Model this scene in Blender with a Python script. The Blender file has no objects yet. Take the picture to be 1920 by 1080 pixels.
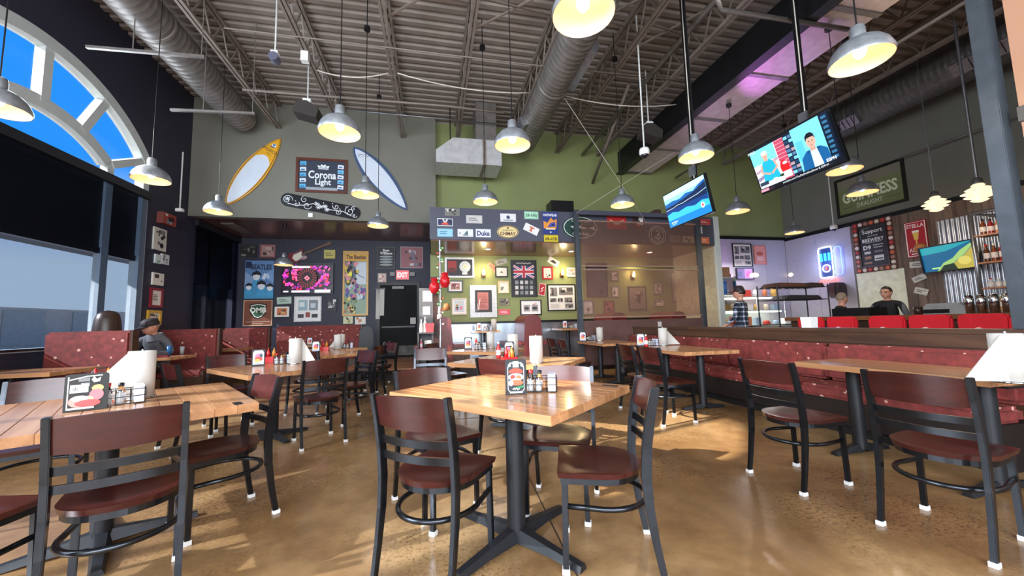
import bpy, bmesh, math, random
from math import pi, sin, cos, radians, sqrt, atan2
from mathutils import Vector, Matrix
random.seed(7)
sc = bpy.context.scene
COL = sc.collection

# ------------------------------------------------------------------ camera
F = 707.66                      # focal length in pixels of the 1920 px wide frame
YAW, PITCH, ROLL = 0.20864, 0.09262, -0.02554
EYE = Vector((0, 0, 1.18))
fw = Vector((sin(YAW)*cos(PITCH), cos(YAW)*cos(PITCH), sin(PITCH)))
r0 = Vector((cos(YAW), -sin(YAW), 0)); u0 = r0.cross(fw)
cr = r0*cos(ROLL)+u0*sin(ROLL); cu = -r0*sin(ROLL)+u0*cos(ROLL)
cd = bpy.data.cameras.new('camera'); cd.sensor_width = 36; cd.lens = F/1920*36; cd.clip_start = .05; cd.clip_end = 300
cam = bpy.data.objects.new('camera', cd); COL.objects.link(cam)
mm = Matrix((cr, cu, -fw)).transposed().to_4x4(); mm.translation = EYE; cam.matrix_world = mm
sc.camera = cam
def ray(x, y): return cr*((x-960)/F)-cu*((y-540)/F)+fw
def onz(x, y, z): d = ray(x, y); return EYE+d*((z-EYE.z)/d.z)
def ony(x, y, Y): d = ray(x, y); return EYE+d*((Y-EYE.y)/d.y)
def onx(x, y, X): d = ray(x, y); return EYE+d*((X-EYE.x)/d.x)

# ------------------------------------------------------------------ light
sc.view_settings.view_transform = 'Standard'; sc.view_settings.look = 'None'
sc.view_settings.gamma = 1; sc.view_settings.use_curve_mapping = False
sc.view_settings.exposure = 0.68
w = bpy.data.worlds.new('sky'); sc.world = w; w.use_nodes = True
nt = w.node_tree; bg = nt.nodes['Background']
tc = nt.nodes.new('ShaderNodeTexCoord'); sp = nt.nodes.new('ShaderNodeSeparateXYZ'); rp = nt.nodes.new('ShaderNodeValToRGB')
nt.links.new(tc.outputs['Generated'], sp.inputs[0]); nt.links.new(sp.outputs['Z'], rp.inputs[0]); nt.links.new(rp.outputs[0], bg.inputs['Color'])
rp.color_ramp.elements[0].position = 0.12; rp.color_ramp.elements[0].color = (.78, .92, 1.0, 1)
rp.color_ramp.elements[1].position = 0.30; rp.color_ramp.elements[1].color = (.012, .27, .95, 1)
bg.inputs['Strength'].default_value = .72
def lamp(name, kind, loc, energy, col=(1, 1, 1), rot=None, size=None, size_y=None, parent=None, radius=None):
    l = bpy.data.lights.new(name, kind); l.energy = energy; l.color = col
    if size: l.size = size
    if size_y: l.shape = 'RECTANGLE'; l.size_y = size_y
    if radius is not None: l.shadow_soft_size = radius
    o = bpy.data.objects.new(name, l); COL.objects.link(o); o.location = loc
    if rot is not None: o.rotation_euler = rot
    if parent: o.parent = parent
    return o
SUN_DIR = Vector((.83, .25, -.50)).normalized()        # winter sun from the window side
s = lamp('sun', 'SUN', (-20, -5, 12), 12.0, (1, .93, .82)); s.data.angle = .012
s.rotation_euler = SUN_DIR.to_track_quat('-Z', 'Y').to_euler()
# area lamps added as daylight fill at the rear glazing and the two arched bays
lamp('daylight_fill_rear', 'AREA', (-.6, -3.3, 2.5), 640, (.90, .95, 1), (radians(90), 0, 0), 8.0, 3.0)
lamp('daylight_fill_side', 'AREA', (-5.05, .6, 2.9), 480, (.82, .91, 1), (radians(90), 0, radians(-90)), 3.2, 3.4)
lamp('daylight_arch', 'AREA', (-5.02, 6.4, 4.5), 60, (.75, .88, 1), (radians(90), 0, radians(-90)), 3.4, 1.2)

# ------------------------------------------------------------------ materials
MATS = {}
def lin(c):
    return tuple(((v/255)/12.92 if v/255 <= .04045 else ((v/255+.055)/1.055)**2.4) for v in c[:3])
def M(name, col=(128, 128, 128), rough=.5, metal=0, var=.12, scale=8, emit=0, bump=0, alpha=None, trans=0, stretch=None, spec=.5, ecol=None):
    if name in MATS: return MATS[name]
    m = bpy.data.materials.new(name); m.use_nodes = True; t = m.node_tree; N = t.nodes; L = t.links
    b = N['Principled BSDF']; c = lin(col)
    b.inputs['Roughness'].default_value = rough; b.inputs['Metallic'].default_value = metal
    b.inputs['Specular IOR Level'].default_value = spec
    b.inputs['Base Color'].default_value = (*c, 1)
    if var > 0:
        g = N.new('ShaderNodeTexCoord'); n = N.new('ShaderNodeTexNoise'); n.inputs['Scale'].default_value = scale; n.inputs['Detail'].default_value = 4
        src = g.outputs['Object']
        if stretch:
            mp = N.new('ShaderNodeMapping'); mp.inputs['Scale'].default_value = stretch; L.new(src, mp.inputs[0]); src = mp.outputs[0]
        L.new(src, n.inputs['Vector'])
        r = N.new('ShaderNodeValToRGB'); r.color_ramp.elements[0].position = .3; r.color_ramp.elements[1].position = .7
        r.color_ramp.elements[0].color = (*[max(0, v*(1-var)) for v in c], 1); r.color_ramp.elements[1].color = (*[min(1, v*(1+var)) for v in c], 1)
        L.new(n.outputs['Fac'], r.inputs[0]); L.new(r.outputs[0], b.inputs['Base Color'])
        if bump:
            bp = N.new('ShaderNodeBump'); bp.inputs['Strength'].default_value = bump; bp.inputs['Distance'].default_value = .01
            L.new(n.outputs['Fac'], bp.inputs['Height']); L.new(bp.outputs[0], b.inputs['Normal'])
    if emit:
        b.inputs['Emission Color'].default_value = (*(lin(ecol) if ecol else c), 1); b.inputs['Emission Strength'].default_value = emit
    if trans: b.inputs['Transmission Weight'].default_value = trans
    if alpha is not None: b.inputs['Alpha'].default_value = alpha
    MATS[name] = m; return m
def C(col, rough=.55):                      # plain print / paint colour
    return M('ink_%d_%d_%d' % tuple(col), col, rough, var=.05, scale=30)
def E(col, s=1.0):                          # lit screen / lamp colour
    return M('lit_%d_%d_%d_%d' % (*col, int(s*100)), (5, 5, 5), .3, var=0, emit=s, ecol=col)
def nodes_mat(name):
    m = bpy.data.materials.new(name); m.use_nodes = True; MATS[name] = m
    return m, m.node_tree.nodes, m.node_tree.links, m.node_tree.nodes['Principled BSDF']

# ------------------------------------------------------------------ mesh builder
class MB:
    def __init__(s): s.v = []; s.f = []; s.m = []; s.sm = []; s.mi = 0
    def add(s, vs, fs, smooth=False):
        o = len(s.v); s.v += [tuple(p) for p in vs]
        for f in fs: s.f.append([i+o for i in f]); s.m.append(s.mi); s.sm.append(smooth)
        return s
    def box(s, x0, y0, z0, x1, y1, z1):
        x0, x1 = min(x0, x1), max(x0, x1); y0, y1 = min(y0, y1), max(y0, y1); z0, z1 = min(z0, z1), max(z0, z1)
        return s.add([(x0,y0,z0),(x1,y0,z0),(x1,y1,z0),(x0,y1,z0),(x0,y0,z1),(x1,y0,z1),(x1,y1,z1),(x0,y1,z1)],
              [(0,3,2,1),(4,5,6,7),(0,1,5,4),(1,2,6,5),(2,3,7,6),(3,0,4,7)])
    def bar(s, p0, p1, w, h, up=(0, 0, 1)):
        p0 = Vector(p0); p1 = Vector(p1); d = (p1-p0).normalized(); up = Vector(up)
        a = d.cross(up)
        if a.length < 1e-4: a = d.cross(Vector((0, 1, 0)))
        a.normalize(); b = a.cross(d).normalized(); a *= w/2; b *= h/2
        vs = [p0-a-b, p0+a-b, p0+a+b, p0-a+b, p1-a-b, p1+a-b, p1+a+b, p1-a+b]
        return s.add(vs, [(0,1,2,3),(7,6,5,4),(0,4,5,1),(1,5,6,2),(2,6,7,3),(3,7,4,0)])
    def cyl(s, p0, p1, r0, r1=None, n=12, caps=True):
        r1 = r0 if r1 is None else r1
        p0 = Vector(p0); p1 = Vector(p1); d = (p1-p0).normalized()
        a = d.cross(Vector((0, 0, 1)))
        if a.length < 1e-4: a = Vector((1, 0, 0))
        a.normalize(); b = d.cross(a)
        vs = []
        for p, r in ((p0, r0), (p1, r1)):
            for i in range(n): t = 2*pi*i/n; vs.append(p+a*(r*cos(t))+b*(r*sin(t)))
        s.add(vs, [(i, (i+1) % n, n+(i+1) % n, n+i) for i in range(n)], True)
        if caps: s.add(vs[:n], [tuple(range(n-1, -1, -1))]); s.add(vs[n:], [tuple(range(n))])
        return s
    def tube(s, pts, r, n=6, closed=False):
        pts = [Vector(p) for p in pts]; k = len(pts); vs = []; prev = None
        for i, p in enumerate(pts):
            if closed: d = pts[(i+1) % k]-pts[i-1]
            else: d = pts[min(i+1, k-1)]-pts[max(i-1, 0)]
            d.normalize()
            a = prev-d*prev.dot(d) if prev is not None else d.cross(Vector((0, 0, 1)))
            if a.length < 1e-4: a = d.cross(Vector((0, 1, 0)))
            a.normalize(); prev = a; b = d.cross(a)
            for j in range(n): t = 2*pi*j/n; vs.append(p+a*(r*cos(t))+b*(r*sin(t)))
        fs = []
        for i in range(k if closed else k-1):
            i2 = (i+1) % k
            for j in range(n): fs.append((i*n+j, i*n+(j+1) % n, i2*n+(j+1) % n, i2*n+j))
        if not closed: fs.append(tuple(range(n-1, -1, -1))); fs.append(tuple((k-1)*n+j for j in range(n)))
        return s.add(vs, fs, True)
    def lathe(s, prof, n=16, c=(0, 0, 0), cap0=False, cap1=False):
        vs = []; k = len(prof)
        for r, z in prof:
            for i in range(n): t = 2*pi*i/n; vs.append((c[0]+r*cos(t), c[1]+r*sin(t), c[2]+z))
        fs = [(i*n+j, i*n+(j+1) % n, (i+1)*n+(j+1) % n, (i+1)*n+j) for i in range(k-1) for j in range(n)]
        s.add(vs, fs, True)
        if cap0: s.add(vs[:n], [tuple(range(n-1, -1, -1))])
        if cap1: s.add(vs[-n:], [tuple(range(n))])
        return s
    def ball(s, c, r, n=12, k=8):
        if not hasattr(r, '__len__'): r = (r, r, r)
        vs = [(c[0], c[1], c[2]-r[2])]
        for i in range(1, k):
            p = -pi/2+pi*i/k
            for j in range(n): t = 2*pi*j/n; vs.append((c[0]+r[0]*cos(p)*cos(t), c[1]+r[1]*cos(p)*sin(t), c[2]+r[2]*sin(p)))
        vs.append((c[0], c[1], c[2]+r[2])); last = len(vs)-1; fs = []
        for j in range(n):
            fs.append((0, 1+(j+1) % n, 1+j)); fs.append((last, last-n+j, last-n+(j+1) % n))
        for i in range(k-2):
            for j in range(n): fs.append((1+i*n+j, 1+i*n+(j+1) % n, 1+(i+1)*n+(j+1) % n, 1+(i+1)*n+j))
        return s.add(vs, fs, True)
    def prism(s, poly, o, ux, uy, th, smooth=False):
        o = Vector(o); ux = Vector(ux); uy = Vector(uy); nn = ux.cross(uy).normalized()*th; n = len(poly)
        a = [o+ux*p[0]+uy*p[1] for p in poly]; b = [p+nn for p in a]
        s.add(a+b, [tuple(range(n-1, -1, -1)), tuple(range(n, 2*n))])
        s.add(a+b, [(i, (i+1) % n, n+(i+1) % n, n+i) for i in range(n)], smooth)
        return s
    def quad(s, a, b, c, d): return s.add([a, b, c, d], [(0, 1, 2, 3)])
    def mesh(s, name, mats, bevel=0):
        me = bpy.data.meshes.new(name); me.from_pydata(s.v, [], s.f)
        if not isinstance(mats, (list, tuple)): mats = [mats]
        for m in mats: me.materials.append(m)
        me.polygons.foreach_set('material_index', s.m); me.polygons.foreach_set('use_smooth', s.sm)
        if bevel:
            bm = bmesh.new(); bm.from_mesh(me); bmesh.ops.remove_doubles(bm, verts=bm.verts, dist=1e-5)
            bmesh.ops.bevel(bm, geom=[e for e in bm.edges if len(e.link_faces) == 2 and e.calc_face_angle(0) > .6], offset=bevel, segments=2, affect='EDGES', clamp_overlap=True)
            bm.to_mesh(me); bm.free()
        me.update(); return me
    def build(s, name, mats, parent=None, loc=(0, 0, 0), rotz=0, bevel=0):
        return put(name, s.mesh(name, mats, bevel), parent, loc, rotz)
def put(name, me, parent=None, loc=(0, 0, 0), rotz=0):
    o = bpy.data.objects.new(name, me); COL.objects.link(o); o.location = loc; o.rotation_euler = (0, 0, rotz)
    if parent: o.parent = parent
    return o
def tag(o, label, cat, group=None):
    o['label'] = label; o['category'] = cat
    if group: o['group'] = group
    return o
def struct(o): o['kind'] = 'structure'; return o
def thing(name, label, cat, loc=(0, 0, 0), rotz=0, group=None):
    o = bpy.data.objects.new(name, None); COL.objects.link(o); o.empty_display_size = .1
    o.location = loc; o.rotation_euler = (0, 0, rotz); return tag(o, label, cat, group)
KIDS = {}
def dup(root, loc, rotz, label, group=None):
    r = root.copy(); COL.objects.link(r); r.location = loc; r.rotation_euler = (0, 0, rotz); r['label'] = label
    if group: r['group'] = group
    if root.name not in KIDS: KIDS[root.name] = [(c, list(c.children)) for c in root.children]
    for ch, sub in KIDS[root.name]:
        c = ch.copy(); COL.objects.link(c); c.parent = r
        for g in sub: d = g.copy(); COL.objects.link(d); d.parent = c
    return r
def one(name, mb, mats, label, cat, group=None, loc=(0, 0, 0), rotz=0, bevel=0):
    return tag(mb.build(name, mats, None, loc, rotz, bevel), label, cat, group)

# ------------------------------------------------------------------ flat print (posters, plates, screens)
TXT = {}
def text_mesh(t, bold=0):
    k = (t, bold)
    if k in TXT: return TXT[k]
    cu_ = bpy.data.curves.new('txt', 'FONT'); cu_.body = t; cu_.resolution_u = 2; cu_.offset = bold
    ob = bpy.data.objects.new('txt', cu_); me = bpy.data.meshes.new_from_object(ob)
    vs = [tuple(v.co) for v in me.vertices]; fs = [tuple(p.vertices) for p in me.polygons]
    bpy.data.objects.remove(ob); bpy.data.meshes.remove(me); bpy.data.curves.remove(cu_)
    if vs:
        x0 = min(v[0] for v in vs); x1 = max(v[0] for v in vs); y0 = min(v[1] for v in vs); y1 = max(v[1] for v in vs)
        h = y1-y0 or 1; vs = [((v[0]-(x0+x1)/2)/h, (v[1]-(y0+y1)/2)/h) for v in vs]; wd = (x1-x0)/h
    else: wd = 1
    TXT[k] = (vs, fs, wd); return TXT[k]
class Print:
    """flat shapes in a w x h rectangle (unit coords), local x right, z up, facing -y"""
    def __init__(s, w, h, y=0): s.w = w; s.h = h; s.mb = MB(); s.mats = []; s.y = y; s.k = 0; s.lit = 0
    def idx(s, col):
        m = E(col, s.lit) if s.lit else C(col)
        if m not in s.mats: s.mats.append(m)
        s.mb.mi = s.mats.index(m)
    def P(s, x, y): return ((x-.5)*s.w, s.y-s.k*.0006, (y-.5)*s.h)
    def poly(s, pts, col):
        s.k += 1; s.idx(col); s.mb.add([s.P(*p) for p in pts], [tuple(range(len(pts)))]); return s
    def rect(s, x, y, w, h, col, rot=0):
        cx, cy = x+w/2, y+h/2; a = radians(rot); pts = []
        for dx, dy in ((-w/2, -h/2), (w/2, -h/2), (w/2, h/2), (-w/2, h/2)):
            X = dx*s.w; Y = dy*s.h; pts.append((cx+(X*cos(a)-Y*sin(a))/s.w, cy+(X*sin(a)+Y*cos(a))/s.h))
        return s.poly(pts, col)
    def ell(s, cx, cy, rx, ry, col, n=20): return s.poly([(cx+rx*cos(2*pi*i/n), cy+ry*sin(2*pi*i/n)) for i in range(n)], col)
    def line(s, pts, wd, col):
        s.k += 1; s.idx(col); P = [Vector(((x-.5)*s.w, (y-.5)*s.h)) for x, y in pts]; L = []; R = []
        for i, p in enumerate(P):
            d = P[min(i+1, len(P)-1)]-P[max(i-1, 0)]; d.normalize(); n = Vector((-d.y, d.x))*wd/2; L.append(p+n); R.append(p-n)
        yy = s.y-s.k*.0006; vs = [(p.x, yy, p.y) for p in L]+[(p.x, yy, p.y) for p in R]; n = len(P)
        s.mb.add(vs, [(n+i, n+i+1, i+1, i) for i in range(n-1)]); return s
    def text(s, t, cx, cy, h, col, maxw=None, rot=0, bold=0, shear=0):
        s.k += 1; s.idx(col); vs, fs, wd = text_mesh(t, bold); H = h*s.h; sx = H
        if maxw and wd*H > maxw*s.w: sx = maxw*s.w/wd
        a = radians(rot); yy = s.y-s.k*.0006; out = []
        for x, y in vs:
            X = x*sx+y*H*shear; Y = y*H
            out.append(((cx-.5)*s.w+X*cos(a)-Y*sin(a), yy, (cy-.5)*s.h+X*sin(a)+Y*cos(a)))
        s.mb.add(out, fs); return s
    def arc_text(s, t, cx, cy, r, h, col, mid=90, step=18, flip=False):
        n = len(t)
        for i, ch in enumerate(t):
            if ch == ' ': continue
            a = mid-(i-(n-1)/2)*step*(-1 if flip else 1)
            s.text(ch, cx+r*cos(radians(a))/s.w, cy+r*sin(radians(a))/s.h, h/s.h, col, rot=a-90+(180 if flip else 0))
        return s
    def lines(s, x, y, w, h, n, col, seed=0):             # grey bars for lettering too small to read
        rr = random.Random(seed)
        for i in range(n): s.rect(x, y+h*(n-1-i)/n+h*.25/n, w*rr.uniform(.6, 1), h*.5/n, col)
        return s
def panel(name, label, cat, c, w, h, face=-pi/2, frame=None, depth=.03, draw=None, back=(240, 238, 230), rot=0, group=None, lit=0, border=True):
    """a flat picture/plate/sign; face = heading of its normal; frame=(width,colour)"""
    root = thing(name, label, cat, c, face+pi/2, group); root.rotation_euler = (0, radians(-rot), face+pi/2) if rot else (0, 0, face+pi/2)
    fwid = frame[0] if frame else 0
    if frame:
        f = MB()
        for x0, x1, z0, z1 in ((-w/2, w/2, h/2-fwid, h/2), (-w/2, w/2, -h/2, -h/2+fwid), (-w/2, -w/2+fwid, -h/2+fwid, h/2-fwid), (w/2-fwid, w/2, -h/2+fwid, h/2-fwid)):
            f.box(x0, -depth, z0, x1, 0, z1)
        f.build('frame', frame[1] if not isinstance(frame[1], tuple) else M('frame_%d_%d_%d' % frame[1], frame[1], .35, var=.15, scale=20), root)
    pw, ph = w-2*fwid, h-2*fwid
    b = MB(); b.box(-pw/2, -depth*(.45 if frame else 1), -ph/2, pw/2, 0, ph/2); b.build('board', C(back), root)
    if draw:
        p = Print(pw, ph, -depth*(.45 if frame else 1)); p.lit = lit; draw(p)
        if p.mb.v: p.mb.build('print', p.mats, root)
    return root
def wallpic(px, Y, name, label, cat, face='Y', **k):
    """px = (x0,y0,x1,y1) in the photograph, on the wall plane Y (or X when face='X' / 'L')"""
    x0, y0, x1, y1 = px; fn = ony if face == 'Y' else onx
    a, b, c, d = fn(x0, y0, Y), fn(x1, y0, Y), fn(x1, y1, Y), fn(x0, y1, Y)
    cen = (a+b+c+d)/4; ax = 0 if face == 'Y' else 1
    w_ = abs((b[ax]-a[ax])+(c[ax]-d[ax]))/2; h_ = abs((a.z-d.z)+(b.z-c.z))/2
    g = .002
    if face == 'Y': cen.y = Y-g; f = -pi/2
    elif face == 'X': cen.x = Y-g; f = pi
    else: cen.x = Y+g; f = 0
    return panel(name, label, cat, cen, w_, h_, f, **k)
# ------------------------------------------------------------------ special materials
def ramp(N, L, src, stops):
    r = N.new('ShaderNodeValToRGB'); e = r.color_ramp.elements
    while len(e) < len(stops): e.new(.5)
    for k, (p, c) in enumerate(stops): e[k].position = p; e[k].color = (*lin(c), 1)
    L.new(src, r.inputs[0]); return r.outputs[0]
def mixc(N, L, f, a, b, mode='MIX'):
    m = N.new('ShaderNodeMix'); m.data_type = 'RGBA'; m.blend_type = mode
    for s_, v in ((m.inputs['Factor'], f), (m.inputs[6], a), (m.inputs[7], b)):
        if hasattr(v, 'links'): L.new(v, s_)
        else: s_.default_value = v
    return m.outputs[2]
def noise(N, L, vec, scale, detail=4, rough=.55, dist=0):
    n = N.new('ShaderNodeTexNoise'); n.inputs['Scale'].default_value = scale; n.inputs['Detail'].default_value = detail
    n.inputs['Roughness'].default_value = rough; n.inputs['Distortion'].default_value = dist; L.new(vec, n.inputs['Vector']); return n.outputs['Fac']
def floor_mat():
    m, N, L, b = nodes_mat('stained_concrete'); g = N.new('ShaderNodeTexCoord').outputs['Object']
    c1 = ramp(N, L, noise(N, L, g, .55, 5, .6, .6), [(.30, (112, 84, 56)), (.46, (146, 112, 74)), (.58, (174, 140, 98)), (.72, (140, 116, 90))])
    c2 = ramp(N, L, noise(N, L, g, 3.2, 8, .7), [(.35, (100, 78, 54)), (.62, (255, 255, 255))])
    c = mixc(N, L, .38, c1, c2, 'MULTIPLY')
    sp_ = ramp(N, L, noise(N, L, g, 46, 5, .8), [(.36, (58, 44, 32)), (.50, (255, 255, 255))])
    blot = ramp(N, L, noise(N, L, g, .8, 3), [(.45, (0, 0, 0)), (.6, (255, 255, 255))])
    c = mixc(N, L, blot, c, mixc(N, L, .85, c, sp_, 'MULTIPLY'))
    L.new(c, b.inputs['Base Color'])
    rr = ramp(N, L, noise(N, L, g, 2.0, 4), [(.3, (95, 95, 95)), (.7, (150, 150, 150))]); L.new(rr, b.inputs['Roughness'])
    bp = N.new('ShaderNodeBump'); bp.inputs['Strength'].default_value = .12; bp.inputs['Distance'].default_value = .004
    L.new(noise(N, L, g, 30, 5), bp.inputs['Height']); L.new(bp.outputs[0], b.inputs['Normal'])
    return m
def fabric_mat(name, col, dot):
    m, N, L, b = nodes_mat(name); g = N.new('ShaderNodeTexCoord').outputs['Object']
    v = N.new('ShaderNodeTexVoronoi'); v.inputs['Scale'].default_value = 7.5; v.inputs['Randomness'].default_value = .55; L.new(g, v.inputs['Vector'])
    d = N.new('ShaderNodeMath'); d.operation = 'LESS_THAN'; d.inputs[1].default_value = .16; L.new(v.outputs['Distance'], d.inputs[0])
    c1 = ramp(N, L, noise(N, L, g, 14, 5), [(.3, tuple(int(x*.8) for x in col)), (.7, tuple(min(255, int(x*1.15)) for x in col))])
    L.new(mixc(N, L, d.outputs[0], c1, (*lin(dot), 1)), b.inputs['Base Color']); b.inputs['Roughness'].default_value = .75
    return m
def wood_mat(name, a, bcol, rough=.3, scale=6, stretch=(1, 14, 14), coat=0):
    m, N, L, b = nodes_mat(name); g = N.new('ShaderNodeTexCoord').outputs['Object']
    oi = N.new('ShaderNodeObjectInfo')
    mp = N.new('ShaderNodeMapping'); mp.inputs['Scale'].default_value = stretch; L.new(g, mp.inputs[0])
    va = N.new('ShaderNodeVectorMath'); va.operation = 'ADD'; L.new(mp.outputs[0], va.inputs[0])
    vs_ = N.new('ShaderNodeVectorMath'); vs_.operation = 'SCALE'; vs_.inputs[0].default_value = (37, 19, 53); L.new(oi.outputs['Random'], vs_.inputs['Scale']); L.new(vs_.outputs[0], va.inputs[1])
    c = ramp(N, L, noise(N, L, va.outputs[0], scale/6, 6, .6, .4), [(.28, a), (.72, bcol)])
    hs = N.new('ShaderNodeHueSaturation'); L.new(c, hs.inputs['Color'])
    mr = N.new('ShaderNodeMapRange'); mr.inputs['To Min'].default_value = .74; mr.inputs['To Max'].default_value = 1.14; L.new(oi.outputs['Random'], mr.inputs['Value']); L.new(mr.outputs[0], hs.inputs['Value'])
    L.new(hs.outputs[0], b.inputs['Base Color']); b.inputs['Roughness'].default_value = rough
    b.inputs['Coat Weight'].default_value = coat; b.inputs['Coat Roughness'].default_value = .12
    return m
def sheet_mat(name, col, trans, rough=.4, tcol=(255, 255, 255), trl=.3, gloss=1):
    """thin sheet that lets part of the light straight through"""
    m = bpy.data.materials.new(name); m.use_nodes = True; t = m.node_tree; N = t.nodes; L = t.links; N.clear()
    o = N.new('ShaderNodeOutputMaterial'); tr = N.new('ShaderNodeBsdfTransparent'); tr.inputs[0].default_value = (*lin(tcol), 1)
    d = N.new('ShaderNodeBsdfDiffuse'); d.inputs[0].default_value = (*lin(col), 1)
    tl = N.new('ShaderNodeBsdfTranslucent'); tl.inputs[0].default_value = (*lin(col), 1)
    gl = N.new('ShaderNodeBsdfGlossy'); gl.inputs['Roughness'].default_value = rough; gl.inputs[0].default_value = (.8, .8, .8, 1)
    m1 = N.new('ShaderNodeMixShader'); m1.inputs[0].default_value = trl; L.new(d.outputs[0], m1.inputs[1]); L.new(tl.outputs[0], m1.inputs[2])
    m2 = N.new('ShaderNodeMixShader'); m2.inputs[0].default_value = trans; L.new(m1.outputs[0], m2.inputs[1]); L.new(tr.outputs[0], m2.inputs[2])
    fr = N.new('ShaderNodeFresnel'); fr.inputs[0].default_value = 1.35
    m3 = N.new('ShaderNodeMixShader'); L.new(fr.outputs[0], m3.inputs[0]); L.new(m2.outputs[0], m3.inputs[1]); L.new(gl.outputs[0], m3.inputs[2])
    L.new(m3.outputs[0] if gloss else m2.outputs[0], o.inputs[0]); MATS[name] = m; return m
FLOOR = floor_mat()
RED = fabric_mat('dotted_red_upholstery', (120, 48, 44), (206, 158, 142))
BUTCHER = wood_mat('butcher_block', (166, 114, 76), (200, 150, 106), .22, 5, (1.2, 22, 22), coat=.35)
CHAIRWOOD = wood_mat('dark_mahogany', (46, 18, 17), (70, 29, 26), .26, 6, (2, 16, 16), coat=.15)
BARN = wood_mat('barn_board', (84, 68, 58), (140, 118, 102), .7, 6, (14, 14, 1.2))
DARKWOOD = wood_mat('dark_stained_wood', (50, 32, 24), (92, 62, 44), .45, 5, (14, 1.2, 8))
PLATWOOD = wood_mat('platform_oak', (150, 100, 70), (186, 132, 96), .4, 5, (1.2, 14, 14))
GLASS = sheet_mat('window_glass', (200, 220, 230), .97, .02, trl=0)
SHADE = sheet_mat('solar_shade', (24, 26, 32), .52, .7, (215, 230, 255), .12, gloss=0)
SCREEN = sheet_mat('smoky_vinyl', (156, 122, 112), .60, .18, (235, 215, 205), .3)
PEACH = sheet_mat('peach_vinyl', (226, 172, 140), .12, .2, trl=.35)
NAVY = M('navy_paint', (44, 45, 62), .6, var=.08, scale=2)
GREY = M('grey_paint', (112, 110, 100), .6, var=.06, scale=1.5)
GREEN = M('green_paint', (130, 138, 88), .6, var=.07, scale=1.5)
OLIVE = M('grey_green_paint', (102, 102, 92), .6, var=.06, scale=1.5)
SOFFIT = M('slate_paint', (74, 76, 92), .5, var=.06, scale=2)
BROWNCEIL = M('brown_gloss_ceiling', (104, 76, 66), .22, var=.1, scale=3)
DECK = M('deck_paint', (124, 112, 104), .55, var=.12, scale=3)
STEEL = M('joist_paint', (118, 106, 98), .55, var=.15, scale=6)
BLACK = M('black_metal', (24, 24, 27), .38, metal=.3, var=.15, scale=12)
GUN = M('gunmetal', (60, 63, 68), .25, metal=.9, var=.15, scale=14)
GALV = M('galvanised', (158, 160, 166), .32, metal=.85, var=.18, scale=9)
DULL = M('dull_duct', (128, 122, 118), .45, metal=.55, var=.2, scale=5)
WHITEF = M('white_frame', (196, 204, 204), .45, var=.05)
WHITE = M('white_plastic', (228, 228, 226), .45, var=.03)
CHROME = M('chrome', (200, 204, 208), .15, metal=1, var=.04)
KICK = M('black_kick', (20, 18, 18), .6, var=.1)
REDP = M('red_plastic', (200, 28, 34), .35, var=.08)
PAPER = M('white_paper', (192, 188, 182), .8, var=.02)
KWALL = M('kitchen_panel', (172, 166, 178), .35, var=.04)

XL, XR, YB, YG, YN, DZ = -5.4, 11.1, 11.9, 9.65, 9.9, 6.6
# ------------------------------------------------------------------ floor, deck, walls
b = MB(); b.box(XL-.2, -3.7, -.12, XR+.2, YB+.2, 0); struct(b.build('floor', FLOOR))
b = MB()                                        # saw-cut joints, shallow dark grooves filled flush
for p, q in (((.62, 1.2), (1.05, 9.0)), ((-5.3, 4.9), (4.3, 4.9))):
    b.bar((p[0], p[1], .0006), (q[0], q[1], .0006), .008, .002)
struct(b.build('trim_9', M('floor_joint', (62, 46, 32), .7)))
b = MB(); P_ = .2; yy = -3.7; prof = []
while yy < YB+.3:
    prof += [(yy, DZ), (yy+.09, DZ), (yy+.115, DZ+.05), (yy+.175, DZ+.05)]; yy += P_
vs = []
for y_, z_ in prof: vs += [(XL-.25, y_, z_), (XR+.25, y_, z_)]
b.add(vs, [(2*i, 2*i+1, 2*i+3, 2*i+2) for i in range(len(prof)-1)])
b.box(XL-.25, -3.7, DZ+.055, XR+.25, YB+.3, DZ+.2)
struct(b.build('ceiling', DECK))

def arch1(y): return 2.8+sqrt(max(0, 2.7**2-(y-6.4)**2))
b = MB()
def wl(y0, y1, z0, z1): b.box(XL-.2, y0, z0, XL, y1, z1)
BAYS = [(4.35, 8.45, .95, arch1), (.45, 2.25, .95, lambda y: 4.3+sqrt(max(0, 1.1**2-(y-1.35)**2))), (9.98, 11.75, .95, lambda y: 3.62)]
wl(-3.7, .45, 0, DZ+.1); wl(2.25, 4.35, 0, DZ+.1); wl(8.45, 9.98, 0, DZ+.1); wl(11.75, YB+.2, 0, DZ+.1)
for y0, y1, zs, fz in BAYS:
    wl(y0, y1, 0, zs); n = 28
    for i in range(n):
        a, c = y0+(y1-y0)*i/n, y0+(y1-y0)*(i+1)/n
        za, zc = fz(a), fz(c)
        b.add([(XL-.2, a, za), (XL, a, za), (XL, c, zc), (XL-.2, c, zc), (XL-.2, a, DZ+.1), (XL, a, DZ+.1), (XL, c, DZ+.1), (XL-.2, c, DZ+.1)],
              [(0, 1, 2, 3), (1, 5, 6, 2), (0, 3, 7, 4), (4, 7, 6, 5)])
struct(b.build('wall_left', NAVY))
b = MB(); b.box(XL, YG, 3.78, -.05, YG+.2, DZ+.1); struct(b.build('wall_back_upper', GREY))
b = MB(); b.box(XL-.2, YB, 0, .15, YB+.2, 3.9); struct(b.build('wall_back_alcove', NAVY))
b = MB(); b.box(XL, YG+.2, 3.78, .1, YB, 3.9); struct(b.build('ceiling_alcove', BROWNCEIL))
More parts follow.
